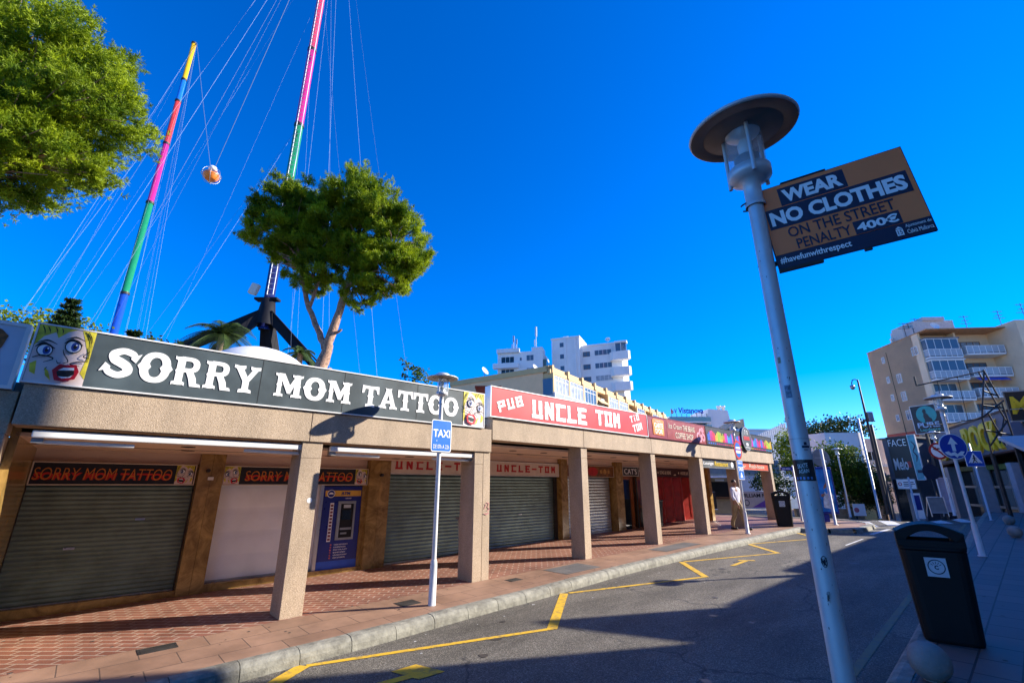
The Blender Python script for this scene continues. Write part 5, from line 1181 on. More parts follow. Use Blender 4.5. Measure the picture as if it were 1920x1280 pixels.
# ================================================================== catapult ride: two telescopic masts, cables, capsule
M_mast = {k: mat('mast_' + k, c, .38, var=.08) for k, c in dict(blue=(.01, .07, .42), green=(.01, .22, .10), magenta=(.50, .02, .20), red=(.62, .05, .05), azure=(.01, .16, .60), yellow=(.72, .42, .01), navy=(.012, .018, .10), pink=(.62, .05, .12)).items()}
M_cable = mat('cable_grey', (.10, .16, .28), .5); M_wcable = mat('cable_white', (.30, .42, .60), .5)
M_leg = mat('leg_black', (.010, .010, .014), .7, spec=.2)
def mast(label, x, y, secs, ladder, cables):
    t = thing('ride_mast', label, 'mast', (x, y, 0), 0, 'telescopic masts of the catapult ride')
    for z0, z1, r, c in secs:
        r *= .95 if ladder else .8
        o = MB().lathe([(r * 1.06, 0), (r * 1.06, .15), (r, .16), (r, z1 - z0 - .01), (.001, z1 - z0)], 12, (0, 0, z0)).build('mast_section', M_mast[c], t)
        MB().lathe([(r * 1.18, 0), (r * 1.18, .22)], 12, (0, 0, z1 - .2)).build('collar', M_rust, o)
    if ladder:
        z0, z1 = ladder; mb = MB()
        for dx in (.02, .44): mb.tube([(dx, -.40, z0), (dx, -.40, z1)], .032, 5)
        z = z0
        while z < z1: mb.tube([(.02, -.40, z), (.44, -.40, z)], .020, 4, False); z += .42
        mb.build('ladder', M_white, t)
    for a, b, r, white in cables:
        a, b = Vector(a), Vector(b); n = 16
        pts = [a.lerp(b, i / n) - Vector((0, 0, .012 * (b - a).length * math.sin(math.pi * i / n))) - Vector((x, y, 0)) for i in range(n + 1)]
        MB().tube(pts, r * .36, 4, False).build('cable', M_wcable if white else M_cable, t)
    return t
CB = (-27.4, 35, 28.6)
LT, RT = (-36.6, 40, 50.6), (-17.3, 30, 60)
mast('left telescopic mast with yellow, blue, red, magenta and green sections', -36.9, 40, [(0, 19.2, .40, 'blue'), (19.2, 29.2, .38, 'green'), (29.2, 36.5, .34, 'magenta'), (36.5, 42.2, .33, 'red'), (42.2, 45.2, .30, 'azure'), (45.2, 50.6, .29, 'yellow')], None,
     [(LT, (-41, 33, 4), .026, 1), (LT, (-44, 36, 4), .02, 0), ((-36.7, 40, 42), (-42, 35, 4), .018, 0), ((-36.7, 40, 42), (-39.5, 33, 4), .018, 0), (LT, (-33, 40, 4), .022, 1), (LT, (-31, 37, 4), .018, 0), ((-36.7, 40, 36), (-33.5, 38, 4), .018, 1), ((-36.8, 40, 29), (-41, 36, 6), .018, 0), (LT, (-36.0, 42, 4), .016, 0), ((-36.7, 40, 42), (-35, 37, 4), .016, 1), (LT, (-38, 33, 4), .016, 1), (LT, (-29, 34, 4), .016, 0), ((-36.7, 40, 45), (-32, 36, 4), .016, 1), ((-36.8, 40, 36), (-40, 34, 4), .014, 0)])
mast('right telescopic mast with a ladder and red, purple and green sections', -17.3, 30, [(12.0, 24.2, .36, 'navy'), (24.2, 29.6, .34, 'green'), (29.6, 37.6, .33, 'magenta'), (37.6, 46, .32, 'pink'), (46, 52, .30, 'azure'), (52, 60, .28, 'yellow')], (14.5, 46),
     [(RT, (-27.5, 24, 4), .026, 1), (RT, (-24, 23, 4), .026, 0), (RT, (-30, 30, 4), .020, 0), (RT, (-12.5, 30, 4), .024, 1), (RT, (-7.8, 28, 4), .020, 1), (RT, (-5.6, 27.5, 4), .018, 0), (RT, (-15.6, 31, 4), .02, 1), ((-17.3, 30, 29.6), (-26, 27, 4), .020, 0), ((-17.3, 30, 29.6), (-22.6, 25, 4), .02, 1), ((-17.3, 30, 29.6), (-13.5, 28, 4), .018, 0), (RT, (-33.0, 26, 4), .026, 1), ((-17.3, 30, 45), (-9.3, 30, 4), .018, 0), ((-17.3, 30, 45), (-22, 26, 4), .016, 0), ((-17.3, 30, 52), (-29, 27, 4), .018, 1), ((-17.3, 30, 37), (-14.6, 31, 4), .014, 1), ((-17.3, 30, 52), (-11.4, 29, 4), .016, 1)])
t = thing('mast_foot', 'black splayed steel legs and floodlight at the foot of the right mast', 'mast base', (-17.3, 30, 0), 0)
for ex, ey, nm in ((-13.0, -4.0, 0), (-6.0, -4.0, 0), (8.6, 1.5, 1), (-1.0, 4, 0), (1.2, 3.5, 0)):
    d = Vector((ex, ey, -9.0)); a = Vector((0, 0, 13.3)); b = a + d; L = d.length; Mx = Matrix.Translation(a) @ d.to_track_quat('Z', 'Y').to_matrix().to_4x4()
    mb = MB(); mb.box(-.30, .30, -.30, .30, 0, L * .35, Mx); mb.box(-.24, .24, -.24, .24, L * .35, L, Mx); mb.box(-.38, .38, -.38, .38, L * .62, L * .65, Mx)
    if nm: mb.tube([a + Vector((.5, -.3, 0)), b + Vector((.5, -.3, .2))], .06, 6)
    mb.build('leg', M_leg, t)
mb = MB(); mb.lathe([(.70, 12.3), (.55, 13.4), (.42, 14.3), (.001, 14.3)], 12); mb.box(-.9, .7, -.3, .3, 14.2, 14.35); mb.build('hub', M_leg, t)
MB().cbox((0, 0, 0), (.55, .35, .8), Matrix.Translation((-1.05, -.2, 15.0)) @ Matrix.Rotation(R_(18), 4, 'Y')).build('floodlight', M_cream, t, bevel=.05)
t = thing('ride_capsule', 'orange and white ride capsule hanging between the two masts', 'capsule', CB, 0)
mb = MB()
for k in range(3):
    rot = Matrix.Rotation(R_(60 * k), 4, 'Z'); mb.tube([rot @ Vector((.78 * math.cos(R_(a)), 0, .78 * math.sin(R_(a)))) for a in range(0, 361, 15)], .022, 6, False)
mb.tube([(.78 * math.cos(R_(a)), .78 * math.sin(R_(a)), 0) for a in range(0, 361, 15)], .025, 6, False); mb.build('cage', M_steel, t)
mb = MB(); mb.lathe([(.001, -.55), (.42, -.5), (.62, -.2), (.66, .05), (.55, .02), (.4, -.2), (.001, -.25)], 18); mb.build('seat_shell', M_oran2, t, bevel=.02)
for sx in (-.24, .24):
    mb = MB(); mb.cbox((sx, .12, .12), (.36, .16, .62)); mb.cbox((sx, -.08, -.12), (.36, .5, .14)); mb.build('seat', M_black, t, bevel=.04)
    MB().tube([(sx - .15, .08, .42), (sx - .15, -.2, .3), (sx - .12, -.22, -.05)], .04, 6).tube([(sx + .15, .08, .42), (sx + .15, -.2, .3), (sx + .12, -.22, -.05)], .04, 6).build('restraint', M_redp, t)
MB().lathe([(.001, .92), (.30, .86), (.36, .66), (.26, .48), (.001, .44)], 14).build('hub', M_white, t)
Cv = Vector(CB)
for e in (Vector(LT), Vector(RT)):
    MB().tube([Vector((0, 0, 0)), (e - Cv) * .5 - Vector((0, 0, .15)), e - Cv], .024, 5, False).build('bungee_cable', M_cable, t)
t = thing('dome_roof', 'white canvas dome peeking over the tattoo sign below the mast foot', 'roof', (-11.5, 20, 0), 0)
mb = MB(); mb.lathe([(2.35, 0), (2.35, 5.9)] + [(2.35 * math.cos(R_(a)), 5.9 + 1.75 * math.sin(R_(a))) for a in range(8, 90, 8)] + [(.001, 7.65)], 40); mb.build('canvas', M_white, t)
MB().tube([(2.36 * math.cos(R_(a)), -2.36 * abs(math.sin(R_(a))) , 5.9) for a in range(0, 181, 10)], .05, 6).build('rim', M_steel, t)

# ================================================================== background buildings
M_yw = mat('wall_yellow', (.66, .44, .19), .75, var=.07, scale=.8, dirt=.12); M_tan = mat('wall_tan', (.95, .58, .29), .8, var=.07, scale=.7, dirt=.1)
M_wh = mat('wall_white', (.78, .77, .75), .7, var=.05, scale=.6, dirt=.08); M_ap = mat('wall_apricot', (.85, .60, .38), .78, var=.07, scale=.6, dirt=.15)
M_wg = mat('wall_grey', (.42, .43, .44), .7, var=.08, scale=.7, dirt=.15); M_rail = glass_mat('balcony_panel', (.5, .54, .58), .3, .35)
M_frost = mat('awning_tan', (.62, .40, .20), .7, var=.06); WR = random.Random(4); M_curt = mat('curtained_pane', (.34, .36, .38), .25, var=.3, scale=3)
M_wood = mat('shutter_brown', (.2, .09, .04), .6)
def window(par, x0, x1, z0, z1, y=0, m=None, fr=None, dep=.12, mull=1):
    """a real opening dressing: projecting frame, recessed dark pane, mullions"""
    f = MB(); w_ = .05; f.box(x0 - w_, x1 + w_, y - .05, y, z1, z1 + w_); f.box(x0 - w_, x1 + w_, y - .07, y, z0 - w_, z0); f.box(x0 - w_, x0, y - .05, y, z0, z1); f.box(x1, x1 + w_, y - .05, y, z0, z1)
    for k in range(mull): c = x0 + (x1 - x0) * (k + 1) / (mull + 1); f.box(c - .03, c + .03, y - .04, y, z0, z1)
    if m is M_glass and WR.random() < .38: m = M_curt
    o = f.build('window', fr or M_wh, par); MB().box(x0, x1, y - .015, y, z0, z1).build('pane', m or M_glass, o); return o
def balcony(par, x0, x1, z, y, out_, panel=None, slab=None, posts=5, h=.85):
    s_ = MB().box(x0, x1, y - out_, y, z - .16, z).build('balcony', slab or M_wh, par)
    r = MB(); r.box(x0, x1, y - out_ - .03, y - out_ + .03, z + h - .05, z + h); r.box(x0 - .03, x0 + .03, y - out_, y, z + h - .05, z + h); r.box(x1 - .03, x1 + .03, y - out_, y, z + h - .05, z + h)
    for k in range(posts + 1): c = x0 + (x1 - x0) * k / posts; r.box(c - .025, c + .025, y - out_ - .025, y - out_ + .025, z, z + h - .05)
    r.build('railing', M_wh, s_); p = MB(); p.box(x0, x1, y - out_ - .008, y - out_ + .008, z + .08, z + h - .05); p.box(x0 - .008, x0 + .008, y - out_, y, z + .08, z + h - .05); p.box(x1 - .008, x1 + .008, y - out_, y, z + .08, z + h - .05); p.build('railing_panel', panel or M_rail, s_)
    return s_
def aerial(par, x, y, z, h):
    mb = MB(); mb.tube([(x, y, z), (x, y, z + h)], .03, 5)
    for k, l in ((.95, .5), (.75, .35), (.6, .6)):
        mb.tube([(x - l, y, z + h * k), (x + l, y, z + h * k)], .02, 4)
        for q in range(-2, 3): mb.tube([(x + q * l * .45, y - .2, z + h * k), (x + q * l * .45, y + .2, z + h * k)], .012, 3)
    return mb.build('aerial', M_rust, par)

# yellow block behind the pub sign (corner at 2.66, 38)
t = thing('yellow_building', 'yellow apartment block with glazed balconies directly behind the red pub sign', 'building', (2.66, 38, 0), facing(34))
MB().box(0, 34, 0, 10.5, 0, 10.9).build('wall', M_yw, t); MB().box(-.004, 0, .0, 10.5, 0, 10.9).build('end_wall', M_tan, t)
mb = MB(); mb.box(-.1, 34.1, -.75, -.45, 10.75, 11.1); mb.box(-.1, .25, -.6, 10.5, 10.9, 11.37); mb.box(-.1, 34.1, -.6, -.3, 11.1, 11.42)
for k in range(12): mb.box(k * 2.9 + .15, k * 2.9 + .45, -.85, .0, 10.55, 11.5)
mb.build('parapet', M_yw, t)
for flz in (8.2, 5.4):
    for k in range(11):
        x = .35 + k * 2.95
        if k in (3, 6, 8): MB().box(x, x + 2.5, -.02, 0, flz + .1, flz + 2.1).build('opening', M_dark, t); MB().add([(x, -.2, flz + 2.3), (x + 2.6, -.2, flz + 2.3), (x + 2.6, -1.3, flz + 1.3), (x, -1.3, flz + 1.3)], [(0, 1, 2, 3)]).build('awning', M_frost, t)
        else: 
            o = window(t, x, x + 2.5, flz + .9, flz + 2.35, -.9, M_glass, M_wh, mull=3); MB().box(x, x + 2.5, -.92, -.90, flz + 2.0, flz + 2.05).build('transom', M_wh, o)
    balcony(t, 0, 33.8, flz, 0, 1.1, M_rail, M_yw, 22, .9)
    for k in range(11): MB().box(.05 + k * 2.95, .28 + k * 2.95, -.95, 0, flz, flz + 2.6).build('pier', M_yw, t)
window(t, .0, .0, 0, 0) if False else None
o = MB().box(-.06, -.004, -.9, .0, 8.9, 10.3).build('end_glazing', M_glass, t)
for x, y in ((2.0, 2.0), (9, 1.5), (12.5, 1.0), (0.2, 6.5)):
    MB().lathe([(.001, 0), (.3, .06), (.42, .16)], 18, M=Matrix.Translation((x, y, 11.9)) @ Matrix.Rotation(R_(60), 4, 'X')).build('satellite_dish', M_wh, t); MB().tube([(x, y, 10.9), (x, y, 11.9)], .03, 5).build('dish_post', M_rust, t)
for k in range(5): aerial(t, 16 + k * 3.5, 2, 10.9, 1.5)
MB().cbox((11.0, -.5, 9.9), (.8, .4, .6)).build('air_conditioner', M_wh, t)
t = thing('brick_chimney', 'small red brown block on the roof edge left of the pub sign', 'chimney', (-1.35, 16.9, 3.0), 0); mb = MB(); mb.box(-.0, .9, 0, .6, -2.9, 2.2); mb.box(-.05, .95, -.05, .65, 2.2, 2.27); mb.build('stack', mat('brick_red', (.34, .06, .025), .8, var=.2), t)

# white stepped tower behind it
t = thing('white_tower', 'tall white building with stair tower and rounded balconies above the yellow block', 'building', (8.01, 88, 0), facing(112))
MB().box(0, 5.7, 0, 6, 0, 29.7).build('stair_tower', M_wh, t); mb = MB(); mb.box(2.6, 3.0, -.15, 0, 0, 29.7); mb.box(4.7, 5.0, -.3, 0, 0, 29.7); mb.box(-.1, 5.8, -.1, 6.1, 29.7, 30.0); mb.box(2.2, 3.2, 1, 2, 30, 30.5); mb.build('rib', M_wh, t)
for z in (28.0, 25.6, 23.2, 20.8, 18.4): window(t, 1.7, 2.5, z, z + .9, 0, M_glass, M_wh, mull=0)
MB().box(5.7, 13.6, 1.2, 9, 0, 27.9).build('wall', M_wh, t); MB().box(5.6, 13.7, 1.1, 9, 27.9, 28.2).build('parapet', M_wh, t)
for z in (26.0, 23.4, 20.9): window(t, 8.4, 11.6, z - .1, z + .9, 1.2, M_glass, M_wh, mull=3); window(t, 6.1, 7.4, z - .1, z + .8, 1.2, M_glass, M_wood, mull=1)
for z, out_ in ((24.3, 1.6), (21.2, 1.8), (18.4, 1.5)):
    mb = MB(); mb.prism_z([(11.4, 1.2), (13.7, 1.2), (14.9, 1.2 - out_ * .2), (15.3, 1.2 - out_ * .6), (15.0, 1.2 - out_), (12.2, 1.2 - out_), (11.4, 1.2 - out_ * .5)], z, z + 1.6); mb.build('balcony', M_wh, t)
MB().box(12.6, 14.6, .1, 1.2, 25.9, 27.6).build('bay_glazing', M_glass, t); mb = MB(); mb.box(12.5, 14.8, -.1, 1.2, 27.6, 28.0); mb.box(12.5, 12.65, .05, .15, 25.9, 27.6); mb.box(13.6, 13.7, .05, .15, 25.9, 27.6); mb.build('bay_roof', M_wh, t)
MB().lathe([(.001, 0), (.4, .1), (.5, .25)], 14, M=Matrix.Translation((11, 2, 29)) @ Matrix.Rotation(R_(70), 4, 'X')).build('satellite_dish', M_wh, t)
t = thing('white_block', 'lower white flats with antenna masts left of the white stair tower', 'building', (-2.9, 89, 0), facing(104))
MB().box(0, 9.2, 0, 8, 0, 27.2).build('wall', M_wh, t); MB().box(-.1, 4.6, -.6, 0, 27.1, 27.9).build('parapet', M_wh, t); MB().box(7.0, 9.2, .1, 3, 27.2, 28.0).build('roof_room', M_wh, t); MB().box(9.2, 9.9, .5, 7, 10, 25.5).build('glass_side', mat('green_glass', (.06, .14, .12), .2), t)
for z in (25.3, 22.7, 20.1, 17.5):
    window(t, 6.0, 7.4, z, z + 1.1, 0, M_glass, M_wh); window(t, 4.6, 5.0, z + .1, z + .7, 0, M_glass, M_wh, mull=0); window(t, .8, 3.4, z - .2, z + 1.0, 0, M_tealg, M_wh, mull=2)
    mb = MB(); mb.box(-.7, 4.4, -1.1, 0, z - 1.5, z - .5); mb.build('balcony', M_wh, t)
for x, h in ((3.1, 3.0), (3.7, 2.2), (7.8, 4.6)):
    mb = MB(); mb.tube([(x, 1, 27.2), (x, 1, 28 + h)], .06, 6); mb.box(x - .16, x + .16, .8, 1.1, 28 + h * .55, 28 + h); mb.box(x - .4, x - .2, .8, 1.0, 28 + h * .1, 28 + h * .4); mb.build('antenna', M_wh if x > 7 else M_steel, t)

# hotel with blue roof lettering
t = thing('hotel', 'white hotel with blue VISTANOVA roof letters beyond the coffee shop sign', 'building', (27.9, 80, 0), facing(88))
MB().box(0, 7.2, 1, 9, 0, 13.3).build('wall', M_wh, t); MB().prism([(6.2, 11), (11.0, 10.0), (10.4, 14.35), (6.9, 14.6)], .4, 8).build('sloped_end', M_wh, t)
for z in (12.3, 10.9): o = MB().box(-.3, 7.0, .0, 1, z - .2, z + .05).build('balcony', M_wh, t); MB().box(-.3, 7.0, -.02, .02, z + .05, z + .8).build('railing_panel', mat('teal_panel', (.16, .36, .38), .3), o)
MB().box(-.3, 7.2, .9, 1.0, 11.1, 13.0).build('glazing', M_glass, t)
mb = MB(); mb.text('Vistanova', 1.5, 13.75, 4.4, 1.0, .3, d=.1, bold=.02, shear=.15); mb.build('lettering', mat('letter_blue', (.01, .04, .40), .4), t)
mb = MB(); mb.text('b', .15, 13.7, .45, .85, .3, d=.1, bold=.05); mb.build('lettering', M_redp, t); mb = MB(); mb.text('V', .7, 13.7, .5, .85, .3, d=.1, bold=.02); mb.build('lettering', M_mblue, t)
mb = MB()
for k in range(8): mb.box(.2 + k * .9, .25 + k * .9, .3, .4, 13.0, 13.75)
mb.build('letter_frame', M_rust, t)
for k in range(2): MB().lathe([(.3, 10), (.3, 15.0), (.38, 15.0), (.38, 15.3), (.001, 15.3)], 10, (9.4 + k * .8, 1.5, 0)).build('flue', M_wh, t)
t = thing('stepped_house', 'tan gable wall with dark beam in front of the hotel', 'building', (27.0, 62, 0), facing(90)); MB().prism([(-.5, 0), (4.4, 0), (4.4, 10.3), (-.5, 7.6)], 0, 6).build('wall', M_tan, t)
MB().box(2.0, 4.5, -.1, .1, 8.6, 8.9).build('beam', M_rust, t)
# slatted white stairs and white house
t = thing('slatted_stairs', 'white slatted emergency stair block just left of the near lamp post', 'building', (18.6, 35, 0), facing(72))
mb = MB(); mb.box(0, 4.2, .6, 3, 0, 5.0); mb.build('wall', mat('blue_grey_wall', (.34, .42, .55), .7, var=.08), t); mb = MB()
for z0 in (.2, 1.6, 3.0, 4.4):
    for k in range(15): x = k * .2; z = z0 + k * .07; mb.box(x, x + .09, -.05, .05, z, z + .95)
    mb.prism([(0, z0 - .18), (3.1, z0 + .88), (3.1, z0 + 1.06), (0, z0)], -.1, .5)
mb.build('slats', M_wh, t)
for x in (3.0, 3.4, 3.9): MB().box(x, x + .1, -.2, -.1, 0, 5.6).build('mast', M_wh, t)
t = thing('white_house', 'plain white house wall rising behind the slatted stairs', 'building', (22.4, 46, 0), facing(86)); MB().box(0, 7, 0, 6, 0, 6.9).build('wall', M_wh, t); mb = MB(); mb.box(-.1, 7.1, -.1, 6.1, 6.9, 7.05); mb.build('parapet', M_wh, t); MB().box(-1.9, -.3, 1, 3, 6.3, 6.9).build('chimney', mat('dusky_brick', (.22, .07, .08), .8, var=.2), t); MB().lathe([(.15, 0), (.15, .3), (.25, .32), (.001, .5)], 10, (1.2, 2, 7.0)).build('vent', M_rust, t)

# curved white building beyond the green trees
t = thing('curved_building', 'blank white building with rounded corner behind the green trees', 'building', (36.5, 56, 0), 0)
prof = [(0, 4.5), (1.4, 0), (5.0, -.3)] + [(5.0 + 1.1 * math.sin(R_(a)), .8 - 1.1 * math.cos(R_(a))) for a in range(15, 91, 15)] + [(6.1, 7), (0, 7)]
MB().prism_z(prof, -2, 7.75).build('wall', M_wh, t, bevel=.03); MB().prism_z([(x * 1.0, y - .0) for x, y in prof], 7.75, 7.8).build('roof', M_roof, t)
for k in range(4): MB().box(.25 + k * .28, .34 + k * .28, 3.7 - k * .9, 3.72 - k * .9, 4.3, 5.9).build('slit_window', M_dark, t)
MB().tube([(5.4, 1, 7.7), (5.3, 1, 9.3)], .04, 5).build('aerial', M_rust, t); MB().box(6.0, 9.8, 1.4, 7, -2, 7.2).build('side_wing', mat('wall_pinkish', (.62, .54, .50), .75, var=.08), t)
for z in (4.6, 2.2): window(t, 7.0, 8.2, z, z + 1.0, 1.4, M_tealg, M_wh); mb = MB().box(6.1, 9.8, .9, 1.4, z - .8, z - .5).build('ledge', M_wh, t)

# apartment block at the right
t = thing('apartment_block', 'apricot five storey apartment block with glass railed balconies at the right', 'building', (44.99, 48, 0), facing(94.5))
MB().box(0, 9.4, .9, 8.3, -2, 17.75).build('wall', M_ap, t)
MB().prism_z([(0, 0), (0, 8.3), (.25, 8.3), (.25, 0)], -2, 17.85).build('end_wall', M_ap, t)
MB().box(-.02, .0, 3.4, 8.3, 5.6, 7.5).build('red_band', mat('band_red', (.30, .03, .02), .6), t)
MB().box(-.05, 9.6, -1.4, 8.3, 17.75, 17.86).build('roof', mat('tile_roof', (.50, .27, .14), .8, var=.2, scale=6), t)
# end wall windows look to bearing 274.5, built in a turned frame
def end_window(y0, y1, z0, z1):
    f = MB(); f.box(-.05, 0, y0 - .06, y1 + .06, z1, z1 + .06); f.box(-.08, 0, y0 - .06, y1 + .06, z0 - .06, z0); f.box(-.05, 0, y0 - .06, y0, z0, z1); f.box(-.05, 0, y1, y1 + .06, z0, z1); f.box(-.045, 0, (y0 + y1) / 2 - .02, (y0 + y1) / 2 + .02, z0, z1)
    o = f.build('window', M_wh, t); MB().box(-.02, 0, y0, y1, z0, z1).build('pane', M_glass, o)
end_window(.48, 1.25, 15.55, 16.4)
for k, z in enumerate((13.1, 11.0, 8.85)): end_window(3.75, 4.35, z, z + .95)
for k, z in enumerate((15.9, 13.45, 11.3, 8.9)): end_window(5.65, 6.0, z, z + .65)
MB().tube([(-.04, 5.1, 5), (-.04, 5.1, 17)], .025, 5).build('drain_pipe', M_rust, t)
# balcony floors
for i, z in enumerate((14.9, 12.5, 10.3, 8.0)):
    balcony(t, .15, 3.5, z, .9, 1.6, M_rail, M_wh, 6, .85); balcony(t, 3.9, 7.7, z + .25, .9, 1.75, M_rail, M_wh, 6, .85)
    window(t, 4.3, 6.9, z + .35, z + 1.95, .9, M_glass, M_wood, mull=3)
    if i < 2:
        b = MB(); 
        for k in range(5): b.box(.18 + k * .8, .23 + k * .8, -.66, -.60, z + .85, z + 1.95)
        b.box(.15, 3.5, -.68, -.58, z + 1.95, z + 2.02); b.box(.15, .21, -.6, .9, z + 1.95, z + 2.02); o = b.build('glazing_frame', M_wh, t); g_ = MB(); g_.box(.18, 3.45, -.64, -.62, z + .85, z + 1.95); g_.box(.16, .18, -.6, .9, z + .85, z + 1.95); g_.build('pane', M_glass, o)
        MB().box(.1, 3.6, -.75, .9, z + 2.02, z + 2.12).build('bay_roof', M_wh if i else mat('slate_blue', (.10, .13, .2), .6), t)
    else: window(t, .8, 3.2, z + .1, z + 1.9, .9, M_glass, M_wh, mull=2)
MB().add([(4.2, -.2, 12.75), (7.3, -.2, 12.75), (7.3, -.95, 12.2), (4.2, -.95, 12.2)], [(0, 1, 2, 3)]).build('awning', M_mblue, t)
MB().prism([(3.55, -2), (3.75, -2), (3.75, 17.7), (3.55, 17.7)], -.2, .9).build('pier', M_ap, t)
mb = MB(); mb.prism_z([(7.9, .95), (7.9, -2.6), (13.4, -2.6), (13.4, 8), (9.3, 8), (9.3, .95)], -2, 17.6); mb.prism_z([(7.9, 3.5), (7.9, -2.6), (13.4, -2.6), (13.4, 6), (9.3, 6)], 17.6, 18.2); mb.build('side_wing', M_ap, t)
for z in (15.3, 12.8, 10.3): window(t, 9.6, 10.9, z, z + 1.1, -2.6, M_glass, M_wh)
mb = MB(); mb.box(1.9, 6.4, 2.6, 6, 17.86, 20.1); mb.box(3.0, 5.4, 2.4, 6, 20.1, 20.5); mb.box(.5, 1.6, 2.4, 4.4, 17.86, 19.2); mb.build('roof_house', mat('roof_house_grey', (.5, .49, .46), .8, var=.12), t)
for x, y, h in ((.4, 2, 1.7), (1.3, 2.5, 1.9), (2.6, 3, 2.6), (4.9, 3, 2.2), (7.2, 2, 2.4), (9.0, 0, 2.2), (10.6, -1, 2.6)): aerial(t, x, y, 18.0, h)
MB().lathe([(.001, 0), (.3, .06), (.45, .18)], 16, M=Matrix.Translation((1.5, -.6, 18.3)) @ Matrix.Rotation(R_(65), 4, 'X')).build('satellite_dish', M_wh, t)
for x, z in ((3.0, 11.0), (7.2, 13.0), (7.0, 8.6)): MB().cbox((x, .65, z), (.7, .35, .5)).build('air_conditioner', M_wh, t)
MB().lathe([(.14, 17.8), (.14, 18.3), (.25, 18.32), (.001, 18.5)], 10, (.2, 4.0, 0)).build('chimney', M_wh, t)

# ================================================================== bars along the right side beyond the crossing
F0 = (26.6, 30.7)
t = thing('rock_bar', 'dark bar front with big yellow ROCK letters on its slate fascia', 'building', (*F0, 0), facing(202))
M_slate = mat('fascia_slate', (.14, .15, .20), .55, var=.15, scale=1.5)
MB().prism([(.3, 2.78), (10.6, 3.25), (10.3, 4.95), (.5, 4.50)], 0, .5).build('fascia', M_slate, t)
mb = MB(); mb.prism([(.3, 2.70), (10.7, 3.17), (10.7, 3.25), (.3, 2.78)], -.06, .5); mb.prism([(.4, 4.5), (10.4, 4.95), (10.4, 5.03), (.4, 4.58)], -.06, .5); mb.build('fascia_trim', M_dburg, t)
mb = MB(); mb.box(0, 10.6, 3.2, 3.6, -1, 4.4); mb.box(0, .3, .5, 3.4, -1, 4.4); mb.box(10.3, 10.6, .5, 3.4, -.5, 4.4); mb.box(0, 10.6, .5, 3.4, 4.2, 4.4); mb.build('wall', M_slate, t)
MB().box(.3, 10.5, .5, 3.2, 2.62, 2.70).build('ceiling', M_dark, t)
for x in (.4, 3.0, 6.2, 9.2): MB().box(x, x + .42, .05, .5, -1, 2.70).build('pillar', mat('pillar_pale', (.34, .36, .42), .6, var=.08), t)
mb = MB()
for x in (1.2, 2.0, 3.8, 4.6, 5.4, 7.0, 7.8, 8.6): mb.box(x, x + .06, 1.0, 1.08, -.6, 2.6)
for z in (.55, 1.55): mb.box(.8, 8.9, 1.0, 1.08, z, z + .12)
o = mb.build('shop_window', M_steel, t); MB().box(.8, 8.9, 1.06, 1.07, -.6, 2.6).build('pane', M_tealg, o)
mb = MB()
for x0, x1 in ((.8, 2.9), (3.5, 6.0), (6.7, 8.9)): mb.box(x0, x1, .40, .44, 2.45, 2.68)
mb.build('strip_sign', mat('strip_green', (.16, .20, .05), .5, var=.6, scale=12), t)
mb = MB(); mb.text('TEXAS', .8, 2.95, 3.4, 1.2, -.02, d=.12, bold=.03, rot=.03); mb.text('ROCK', 6.5, 3.2, 3.3, 1.34, -.02, d=.12, bold=.03, rot=.04); mb.build('lettering', M_yel, t)
mb = MB(); mb.text('ROCK', 6.45, 3.14, 3.4, 1.46, .0, d=.02, bold=.07, rot=.04); mb.build('letter_backing', M_gold, t)
# scaffold-like truss and yellow-on-black roof sign
t = thing('roof_truss', 'dark steel frame standing over the bar fascia at the right edge', 'frame', (16.73, 18.5, 0), 0)
mb = MB()
P = {'a': (0, 0, 5.62), 'b': (2.97, 0, 6.24), 'c': (3.0, .5, 3.2), 'd': (1.9, 0, 3.6), 'e': (3.6, -.3, 3.4), 'f': (0, 0, 4.9)}
def bar(a, b, r=.03): mb.tube([a, b], r, 6)
bar((.0, 0, 5.62), (2.97, 0, 6.24), .03); bar((0, 0, 5.6), (0, 0, 6.0)); bar((2.97, 0, 6.3), (3.25, 0, 5.1)); bar((3.05, .3, 6.3), (3.55, .3, 4.2)); bar((2.97, 0, 6.2), (2.3, 0, 4.3)); bar((2.7, 0, 5.4), (3.2, 0, 5.2)); bar((2.5, 0, 4.8), (3.3, 0, 4.7)); bar((2.3, 0, 4.3), (3.4, 0, 5.0)); bar((2.3, 0, 4.3), (2.25, 0, 2.9)); bar((3.3, 0, 4.9), (3.3, 0, 2.9)); bar((2.6, 0, 4.5), (2.9, 0, 3.2)); bar((3.4, .2, 4.3), (2.7, 0, 3.3)); bar((2.3, 0, 3.8), (3.3, 0, 3.6)); bar((2.3, 0, 3.2), (3.3, 0, 4.2))
mb.tube([(.9, 0, 5.8), (.9, .1, 4.0)], .015, 4); mb.tube([(1.8, 0, 6.0), (1.8, .1, 4.2)], .015, 4); mb.tube([(0, 0, 4.0), (.9, 0, 4.05), (2.3, 0, 4.3)], .02, 4)
mb.build('frame', M_rust, t)
MB().box(2.2, 2.3, -.05, .05, .4, 2.9).box(3.28, 3.36, -.05, .05, .4, 2.9).build('post', M_rust, t)
t = thing('roof_sign', 'black roof sign with fancy yellow letters cut off by the right edge', 'sign', (18.62, 17.02, 3.98), facing(115))
MB().box(0, 1.9, 0, .1, 0, 1.06).build('panel', M_black, t); f = MB(); f.box(-.04, 1.94, -.03, .1, 1.06, 1.1); f.box(-.04, 1.94, -.03, .1, -.04, 0); f.build('frame', M_steel, t)
